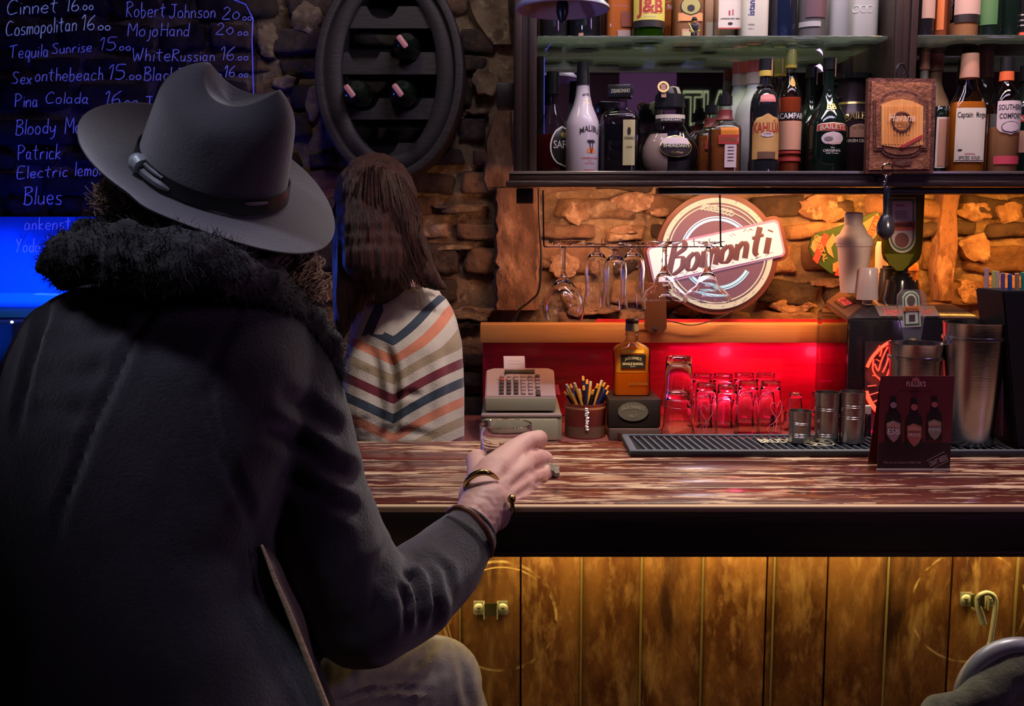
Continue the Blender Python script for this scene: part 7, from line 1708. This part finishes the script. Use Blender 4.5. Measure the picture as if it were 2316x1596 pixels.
for a, b_ in zip(rings, rings[1:]):
    for i in range(NS): bm.faces.new((a[i], a[(i+1) % NS], b_[(i+1) % NS], b_[i]))
bm.faces.new(rings[-1])
# brim
prev = rings[0]
def brim(u, th, low=0):
    c, s = math.cos(th), math.sin(th)
    a = .101+.070*u; b_ = .083+.066*u
    z_ = -.004*u
    up = max(0, -c)**1.6; dn = max(0, c)**1.6
    z_ += up*.030*u**1.5 + abs(s)**2*(.016*u**1.8) - dn*.016*u**1.3
    if c < -.2: z_ += .006*u**4
    return (a*c, b_*s, z_-low)
for u in [.06, .2, .35, .5, .65, .8, .92, .98, 1.0]:
    cur = [bm.verts.new(hp_(*brim(u, 2*PI*i/NS))) for i in range(NS)]
    for i in range(NS): bm.faces.new((prev[i], cur[i], cur[(i+1) % NS], prev[(i+1) % NS]))
    prev = cur
for u in [.98, .8, .5, .2, 0]:
    cur = [bm.verts.new(hp_(*brim(u, 2*PI*i/NS, .0045))) for i in range(NS)]
    for i in range(NS): bm.faces.new((prev[i], cur[i], cur[(i+1) % NS], prev[(i+1) % NS]))
    prev = cur
hat = add('hat', bm, m_felt, man, label='dark charcoal felt fedora with creased crown')
hat.modifiers.new('s', 'SUBSURF').render_levels = 1
bm = nb(); prev = None; first = None
for i in range(NS):
    th = 2*PI*i/NS; q = []
    for t, o_ in ((.02, .0015), (.02, .0032), (.16, .0032), (.16, .0015)):
        x, y, z_ = crown(t, th); k_ = 1+o_/.09; q.append(bm.verts.new(hp_(x*k_, y*k_, z_+.001)))
    if prev:
        for j in range(4): bm.faces.new((prev[j], prev[(j+1) % 4], q[(j+1) % 4], q[j]))
    else: first = q
    prev = q
for j in range(4): bm.faces.new((prev[j], prev[(j+1) % 4], first[(j+1) % 4], first[j]))
add('hat_band', bm, m_band, hat)
m_bk = M('pale_steel_buckle', (.55, .60, .62), .35, metal=.5)
def onband(deg, t, o_): x, y, z_ = crown(t, R(deg)); k_ = 1+o_/.09; return hp_(x*k_, y*k_, z_)
bkp = nb(); tube(bkp, [onband(d_, .10, .004) for d_ in (217, 223, 228)], [.010, .0135, .010], 12)
for v in bkp.verts: pass
add('buckle', bkp, m_bk, hat, label='pale metal buckle')
tube_ = nb(); tube(tube_, [onband(d_, .07, .0035) for d_ in range(230, 262, 4)], [.0052]*6+[.004, .002], 6); tube(tube_, [onband(d_, .14, .0035) for d_ in range(230, 254, 4)], [.003]*4+[.002]*2, 6)
add('band_strap', tube_, M('grey_leather_strap', (.12, .13, .14), .35), hat)
add('band_strap', tube(nb(), [onband(d_, .13, .0035) for d_ in range(312, 336, 4)], [.001, .0024, .0026, .0026, .0024, .001], 6), M('mauve_leather_strap', (.20, .16, .20), .4), hat)

# ---- jeans, boots, stool
jb_ = nb()
chain(jb_, pc([(420, 1700, 1.33, 150), (560, 1620, 1.38, 140), (700, 1580, 1.45, 125), (850, 1555, 1.53, 115), (985, 1545, 1.59, 108)]))
kx = at(990, 1545, 1.60)
chain(jb_, [(kx, .072), (Vector((kx.x+.035, 1.60, .70)), .068), (Vector((kx.x+.03, 1.55, .42)), .055)])
chain(jb_, [(Vector((-.50, 1.30, .86)), .10), (Vector((-.55, 1.62, .84)), .075), (Vector((-.55, 1.62, .42)), .055)])
chain(jb_, [(Vector((-.50, 1.28, .86)), .12), (Vector((-.34, 1.28, .86)), .12)])
jcr = creases([([(1000, 1440), (960, 1480), (900, 1530), (850, 1555)], .006, 9, .8), ([(960, 1480), (930, 1530), (880, 1556)], .005, 8, .6), ([(1005, 1500), (960, 1540), (900, 1560)], .005, 10, .6), ([(740, 1592), (820, 1565), (900, 1556), (990, 1562)], .006, 6, .7), ([(1040, 1470), (1050, 1540), (1060, 1600)], .005, 10, .5), ([(720, 1470), (730, 1520), (720, 1570)], .004, 10, .5), ([(800, 1500), (790, 1550)], .003, 10, .5)])
jme = remesh(jb_, .007, 5, lambda c, n: jcr(c, n)+.002*noise.noise(c*20))
add('jeans', jme, m_jean, man)
bt = nb()
for s, bxx in ((0, kx.x+.03), (1, -.55)):
    yy = 1.55 if s == 0 else 1.62
    chain(bt, [(Vector((bxx, yy, .44)), .058), (Vector((bxx, yy+.0, .36)), .05), (Vector((bxx, yy+.07, .33)), .04), (Vector((bxx, yy+.13, .325)), .034)])
add('boots', remesh(bt, .008, 3), m_band, man)
stl2 = thing('bar_stool', 'bar stool hidden beneath the seated person in the coat', 'stool', (-.40, 1.28, 0))
add('seat', lathe(nb(), [(0, 0), (.17, 0), (.18, .012), (.18, .045), (.16, .055), (0, .06)], (-.40, 1.28, .70), 32), m_leather, stl2); add('pole', tube(nb(), [(-.40, 1.28, .02), (-.40, 1.28, .70)], .025, 12), m_chrome, stl2)
add('base', lathe(nb(), [(0, 0), (.22, 0), (.22, .01), (.03, .03), (0, .03)], (-.40, 1.28, 0), 28), m_chrome, stl2); add('foot_ring', tube(nb(), [Vector((-.40+.30*math.cos(R(a)), 1.35+.28*math.sin(R(a)), .28)) for a in range(0, 360, 12)], .010, 8, closed=True), m_chrome, stl2)
add('ring_strut', tube(nb(), [(-.40, 1.28, .28), (-.40, 1.63, .28)], .008, 8), m_chrome, stl2)

# ---- bracelets and ring
def band_around(c, d, ra, rb, r, a0, a1, roll=0, n=30, taper=True):
    u = d.orthogonal().normalized(); u = Matrix.Rotation(R(roll), 3, d) @ u; w_ = d.cross(u).normalized(); pts = []; rs_ = []
    for i in range(n+1):
        t = i/n; a = R(a0+(a1-a0)*t); pts.append(c+u*ra*math.cos(a)+w_*rb*math.sin(a)); rs_.append(r*(1 if not taper else (.35+.65*math.sin(PI*min(1, max(0, t)))**.6)))
    return pts, rs_
# brass bangle: two visible ends over the back of the hand
bg = nb(); tube(bg, catmull([at(*p) for p in [(1050, 1116, 1.655), (1054, 1092, 1.640), (1068, 1076, 1.632), (1088, 1068, 1.630), (1106, 1070, 1.634), (1120, 1078, 1.645), (1127, 1083, 1.655)]], 5), [.002+.0035*math.sin(PI*min(1, (i+2)/31)) for i in range(31)], 10)
ban_ = add('bangle', bg, m_brass, man, label='open brass bangle with pointed end')
bg = nb(); tube(bg, catmull([at(*p) for p in [(1157, 1132, 1.622), (1159, 1144, 1.622), (1158, 1160, 1.630), (1150, 1176, 1.645)]], 4), [.0045-.0002*i for i in range(13)], 10)
add('bangle_end', bg, m_brass, ban_); bg = nb(); ball(bg, at(1157, 1128, 1.618), .0075); add('ball_tip', bg, m_brass, ban_)
lb = nb(); d2 = (at(1092, 1150, 1.640)-at(1048, 1222, 1.572)).normalized(); c2_ = at(1070, 1196, 1.590)
tube(lb, catmull([at(*p) for p in [(1012, 1158, 1.560), (1030, 1147, 1.545), (1056, 1152, 1.535), (1080, 1172, 1.532), (1100, 1200, 1.535), (1112, 1232, 1.545), (1110, 1258, 1.56)]], 5), [.003+.0022*math.sin(PI*i/30) for i in range(31)], 9)
add('bracelet', lb, m_leather, man, label='brown leather bracelet at the cuff')
rg_ = nb(); c3 = at(1236, 1069, 1.826); d3 = (at(1242, 1068, 1.834)-at(1226, 1071, 1.812)).normalized()
pts, _ = band_around(c3, d3, .0165, .0165, .004, 0, 360, n=24); tube(rg_, pts[:-1], .0042, 8, closed=True)
ring = add('finger_ring', rg_, m_silver, man, label='chunky engraved silver ring')
rs3 = nb(); 
for (dx, dy, dz, r_) in ((.020, -.008, .002, .0085), (.022, -.002, .010, .006), (.020, -.004, -.010, .006), (.010, -.014, .010, .0055), (.024, 0, 0, .006)): ball(rs3, c3+Vector((dx*.8, dy, dz)), r_)
add('ring_head', remesh(rs3, .001, 2, lambda c, n: .001*noise.noise(c*300)), m_silver, ring)

# ================================================================ WOMAN
wm = thing('person', 'person with long auburn hair and striped sweater standing behind the counter', 'person', (at(915, 900, 2.5).x, 2.5, 0))
YWm = 2.52
wb = nb(); wh = at(845, 465, 2.50)
ball(wb, wh, .092, .92, 1.08, 1.2); wf_ = Vector((-.55, .83, 0)); ball(wb, wh+wf_*.10+Vector((0, 0, -.02)), .015, .8, .8, 1.4); ball(wb, wh+wf_*.085+Vector((0, 0, -.075)), .03); ball(wb, wh+wf_*.094+Vector((0, 0, -.055)), .014, 1.4, .8, .6)
for s in (-1, 1): ball(wb, wh+Vector((.83, .55, 0))*s*.086, .018, .6, .9, 1.4)
chain(wb, [(wh+Vector((0, 0, -.08)), .05), (at(900, 660, 2.52), .052)])
loft(wb, [(670, 850, 980, YWm, .05), (720, 810, 1010, YWm, .08), (900, 800, 1020, YWm, .09), (1100, 820, 1010, YWm, .085), (1300, 800, 1030, YWm, .10)])
def arm_pts(L): return [(at(x, y, Y), r*mpp(x, y, Y)) for x, y, Y, r in L]
for L in ([(835, 745, 2.50, 34), (815, 900, 2.50, 30), (820, 1020, 2.52, 28)], [(1000, 740, 2.52, 34), (1005, 900, 2.54, 30), (1010, 1020, 2.55, 26)]):
    chain(wb, arm_pts(L))
    e = at(L[-1][0], L[-1][1], L[-1][2]); fa = e+Vector((-.03, .0, -.10)); chain(wb, [(e, .030), (fa, .024)])
    ball(wb, fa+Vector((0, .045, -.01)), .034, 1.0, 1.25, .5)
    for k in range(4):
        b0 = fa+Vector((-.026+.017*k, .078, -.012)); ln_ = (.030, .034, .032, .025)[k]
        chain(wb, [(b0, .0088), (b0+Vector((0, ln_*.8, -.006)), .0082), (b0+Vector((0, ln_*1.2, -.024)), .0075), (b0+Vector((0, ln_*1.1, -.040)), .0065)])
    s_ = -1 if L[0][0] < 900 else 1
    chain(wb, [(fa+Vector((s_*.024, .02, -.008)), .012), (fa+Vector((s_*.045, .045, -.016)), .010), (fa+Vector((s_*.048, .066, -.026)), .008)])
add('body', remesh(wb, .0045, 3), m_skin, wm)
sw = nb()
loft(sw, [(664, 868, 995, YWm, .055), (676, 832, 1010, YWm, .07), (695, 806, 1022, YWm, .085), (725, 792, 1034, YWm, .10), (770, 800, 1044, YWm, .11), (850, 820, 1048, YWm, .115), (950, 830, 1050, YWm, .115), (1050, 820, 1050, YWm, .115), (1180, 800, 1050, YWm, .12)], 36, 2.3)
chain(sw, arm_pts([(838, 750, 2.49, 44), (832, 830, 2.47, 56), (828, 920, 2.465, 58), (838, 1010, 2.48, 54), (850, 1040, 2.52, 48)]))
chain(sw, arm_pts([(990, 760, 2.54, 46), (998, 900, 2.56, 50), (1000, 1020, 2.58, 46)]))
wcr = creases([([(868, 770), (888, 830), (896, 900), (890, 960), (862, 1000)], .012, 9, .4), ([(960, 800), (975, 900), (968, 980)], .004, 14, .5), ([(1010, 760), (1020, 860), (1015, 960)], .004, 12, .5), ([(880, 905), (920, 890), (960, 895)], .004, 8, .5), ([(865, 985), (920, 975), (990, 990)], .004, 9, .6)])
sme = remesh(sw, .006, 5, lambda c, n: wcr(c, n)+.0015*noise.noise(c*26))
# stripe coordinate along the knit, stored per vertex (k counts stripe pairs)
at1 = sme.attributes.new('stripe', 'FLOAT', 'POINT'); at2 = sme.attributes.new('yoke', 'FLOAT', 'POINT')
for i, v in enumerate(sme.vertices):
    x, y = topx(v.co)
    front = v.co.y > YWm
    xx = x if not front else 890+(890-x)*.2
    f = max(0, min(1, (y-700)/90))
    kr = .95-.30*f; 
    if xx > 890: s_ = y + kr*(xx-890) - .0004*(xx-890)**2*(1+f)
    else: s_ = y + .42*(890-xx)*1.0*(-1)*-1 if False else y + .46*(890-xx)
    at1.data[i].value = max((s_-804)/44.0, -1.4)
    at2.data[i].value = 1.0 if (x < 868 and y < 757-(x-840)*.1) else 0.0
def stripe_mat():
    m = bpy.data.materials.new('striped_knit'); m.use_nodes = True; nt = m.node_tree; b = nt.nodes['Principled BSDF']; L = nt.links.new
    a = nt.nodes.new('ShaderNodeAttribute'); a.attribute_name = 'stripe'
    mo = nt.nodes.new('ShaderNodeMath'); mo.operation = 'FLOORED_MODULO'; L(a.outputs['Fac'], mo.inputs[0]); mo.inputs[1].default_value = 4
    dv = nt.nodes.new('ShaderNodeMath'); dv.operation = 'DIVIDE'; L(mo.outputs[0], dv.inputs[0]); dv.inputs[1].default_value = 4
    cr = nt.nodes.new('ShaderNodeValToRGB'); cr.color_ramp.interpolation = 'CONSTANT'; L(dv.outputs[0], cr.inputs[0])
    cream = (.56, .50, .40, 1); cols = [(.62, .22, .12, 1), cream, (.36, .27, .16, 1), cream, (.16, .018, .03, 1), cream, (.035, .05, .075, 1), cream]
    e = cr.color_ramp.elements
    while len(e) < 8: e.new(.5)
    for i in range(8):
        e[i].position = i/8.0 + (.0 if i % 2 == 0 else .0); e[i].color = cols[i]
    g = nt.nodes.new('ShaderNodeNewGeometry'); wv = nt.nodes.new('ShaderNodeTexNoise'); wv.inputs['Scale'].default_value = 260; L(g.outputs['Position'], wv.inputs[0])
    bp = nt.nodes.new('ShaderNodeBump'); bp.inputs['Strength'].default_value = .35; bp.inputs['Distance'].default_value = .003; L(wv.outputs[0], bp.inputs['Height']); L(bp.outputs[0], b.inputs['Normal'])
    # yoke panel with upright stripes
    sp = nt.nodes.new('ShaderNodeSeparateXYZ'); L(g.outputs['Position'], sp.inputs[0])
    m1 = nt.nodes.new('ShaderNodeMath'); m1.operation = 'MULTIPLY_ADD'; L(sp.outputs[2], m1.inputs[0]); m1.inputs[1].default_value = -.42; L(sp.outputs[0], m1.inputs[2])
    pk = at(850, 712, 2.44); v0 = pk.x-.42*pk.z
    m2 = nt.nodes.new('ShaderNodeMath'); m2.operation = 'SUBTRACT'; L(m1.outputs[0], m2.inputs[0]); m2.inputs[1].default_value = v0
    m3 = nt.nodes.new('ShaderNodeMath'); m3.operation = 'ABSOLUTE'; L(m2.outputs[0], m3.inputs[0])
    m4 = nt.nodes.new('ShaderNodeMath'); m4.operation = 'LESS_THAN'; L(m3.outputs[0], m4.inputs[0]); m4.inputs[1].default_value = .014
    m5 = nt.nodes.new('ShaderNodeMath'); m5.operation = 'ADD'; L(m2.outputs[0], m5.inputs[0]); m5.inputs[1].default_value = .052
    m6 = nt.nodes.new('ShaderNodeMath'); m6.operation = 'ABSOLUTE'; L(m5.outputs[0], m6.inputs[0]); m7 = nt.nodes.new('ShaderNodeMath'); m7.operation = 'LESS_THAN'; L(m6.outputs[0], m7.inputs[0]); m7.inputs[1].default_value = .011
    x1_ = nt.nodes.new('ShaderNodeMix'); x1_.data_type = 'RGBA'; L(m4.outputs[0], x1_.inputs[0]); x1_.inputs[6].default_value = cream; x1_.inputs[7].default_value = (.035, .05, .075, 1)
    x2_ = nt.nodes.new('ShaderNodeMix'); x2_.data_type = 'RGBA'; L(m7.outputs[0], x2_.inputs[0]); L(x1_.outputs[2], x2_.inputs[6]); x2_.inputs[7].default_value = (.62, .22, .12, 1)
    yk = nt.nodes.new('ShaderNodeAttribute'); yk.attribute_name = 'yoke'; gt_ = nt.nodes.new('ShaderNodeMath'); gt_.operation = 'GREATER_THAN'; gt_.inputs[1].default_value = .5; L(yk.outputs['Fac'], gt_.inputs[0])
    x3_ = nt.nodes.new('ShaderNodeMix'); x3_.data_type = 'RGBA'; L(gt_.outputs[0], x3_.inputs[0]); L(cr.outputs[0], x3_.inputs[6]); L(x2_.outputs[2], x3_.inputs[7])
    L(x3_.outputs[2], b.inputs['Base Color']); b.inputs['Roughness'].default_value = .9; b.inputs['Sheen Weight'].default_value = .2; return m
swo = add('sweater', sme, stripe_mat(), wm, label='cream knit sweater with orange, tan, maroon and navy stripes')
nk = nb(); cn_ = at(928, 657, YWm); pr_ = []
for k in range(90):
    a = 2*PI*k/90; r_ = 1+.03*(k % 2); pr_.append(r_)
rgs = []
for z_, rr0 in ((-.026, .086), (-.010, .078), (.006, .069), (.014, .064)):
    rgs.append([nk.verts.new(cn_+Vector((rr0*pr_[k]*math.cos(2*PI*k/90), rr0*.85*pr_[k]*math.sin(2*PI*k/90), z_+.012*math.cos(2*PI*k/90)*-.5))) for k in range(90)])
for a, b_ in zip(rgs, rgs[1:]):
    for k in range(90): nk.faces.new((a[k], a[(k+1) % 90], b_[(k+1) % 90], b_[k]))
add('ribbed_collar', nk, M('cream_rib_knit', (.52, .46, .36), .9), swo)
# hair
hh = nb()
ball(hh, at(850, 455, 2.50), .104, .98, 1.0, 1.12)
chain(hh, pc([(848, 450, 2.47, 88), (850, 520, 2.45, 94), (852, 580, 2.44, 94), (852, 612, 2.44, 76)]))
chain(hh, pc([(915, 500, 2.45, 34), (938, 570, 2.44, 36), (962, 620, 2.43, 28), (985, 640, 2.43, 17), (1006, 652, 2.43, 7)]))
chain(hh, pc([(800, 520, 2.44, 50), (800, 600, 2.43, 48), (790, 660, 2.42, 38), (778, 715, 2.42, 24), (770, 762, 2.42, 9)]))
chain(hh, pc([(830, 600, 2.43, 54), (822, 640, 2.42, 42), (808, 680, 2.42, 26)]))
def hd_(c, n): return .004*noise.noise(Vector((c.x*60, c.y*60, c.z*5)))+.003*noise.noise(Vector((c.x*140, c.y*140, c.z*9)))
hme2 = remesh(hh, .005, 4, hd_); hw_ = add('hair', hme2, m_hair2, wm, label='long straight auburn hair')
st_ = nb(); rw = random.Random(6)
for k in range(420):
    u = rw.uniform(-1, 1); x0_ = 850+u*70; y0_ = 372+40*u*u+rw.uniform(0, 30)
    side = 1 if u > 0 else -1
    if u > .1: path = [(x0_, y0_), (x0_+35*u, y0_+70), (872+u*74, 530), (886+u*84, 595), (900+u*104, 645+rw.uniform(-10, 10))]
    else: path = [(x0_, y0_), (x0_+30*u, y0_+70), (850+u*90, 540), (845+u*84, 615), (838+u*66, 668-u*75+rw.uniform(-20, 20))]
    pts = []
    for j, (x, y) in enumerate(path):
        hwd = 30+62*min(1, max(0, (y-362)/70))**.5 + 34*min(1, max(0, (y-440)/180)); w2 = max(0, 1-((x-(850+.10*max(0, y-440)))/hwd)**2)
        Yh = 2.502-.112*w2**.5 if y < 450 else 2.475-.105*w2**.5
        pts.append(at(x+rw.uniform(-4, 4), y, Yh+rw.uniform(-.003, .003)))
    cpt = catmull(pts, 5); tube(st_, cpt, [.0016*(1-.6*i/len(cpt)) for i in range(len(cpt))], 3)
add('hair_strands', st_, m_hair2, hw_, kind='stuff')
tr_ = nb(); ct = at(925, 1180, YWm)
loft(tr_, [(1150, 815, 1035, YWm, .11), (1300, 800, 1045, YWm, .125)])
for s in (-1, 1): chain(tr_, [(Vector((ct.x+s*.065, YWm, .88)), .09), (Vector((ct.x+s*.075, YWm, .5)), .065), (Vector((ct.x+s*.075, YWm, .12)), .05)])
add('trousers', remesh(tr_, .010, 4), m_ink, wm)
sh_ = nb()
for s in (-1, 1): chain(sh_, [(Vector((ct.x+s*.075, YWm, .06)), .05), (Vector((ct.x+s*.075, YWm+.08, .045)), .042), (Vector((ct.x+s*.08, YWm+.16, .038)), .035)])
add('shoes', remesh(sh_, .008, 3), m_blk, wm)
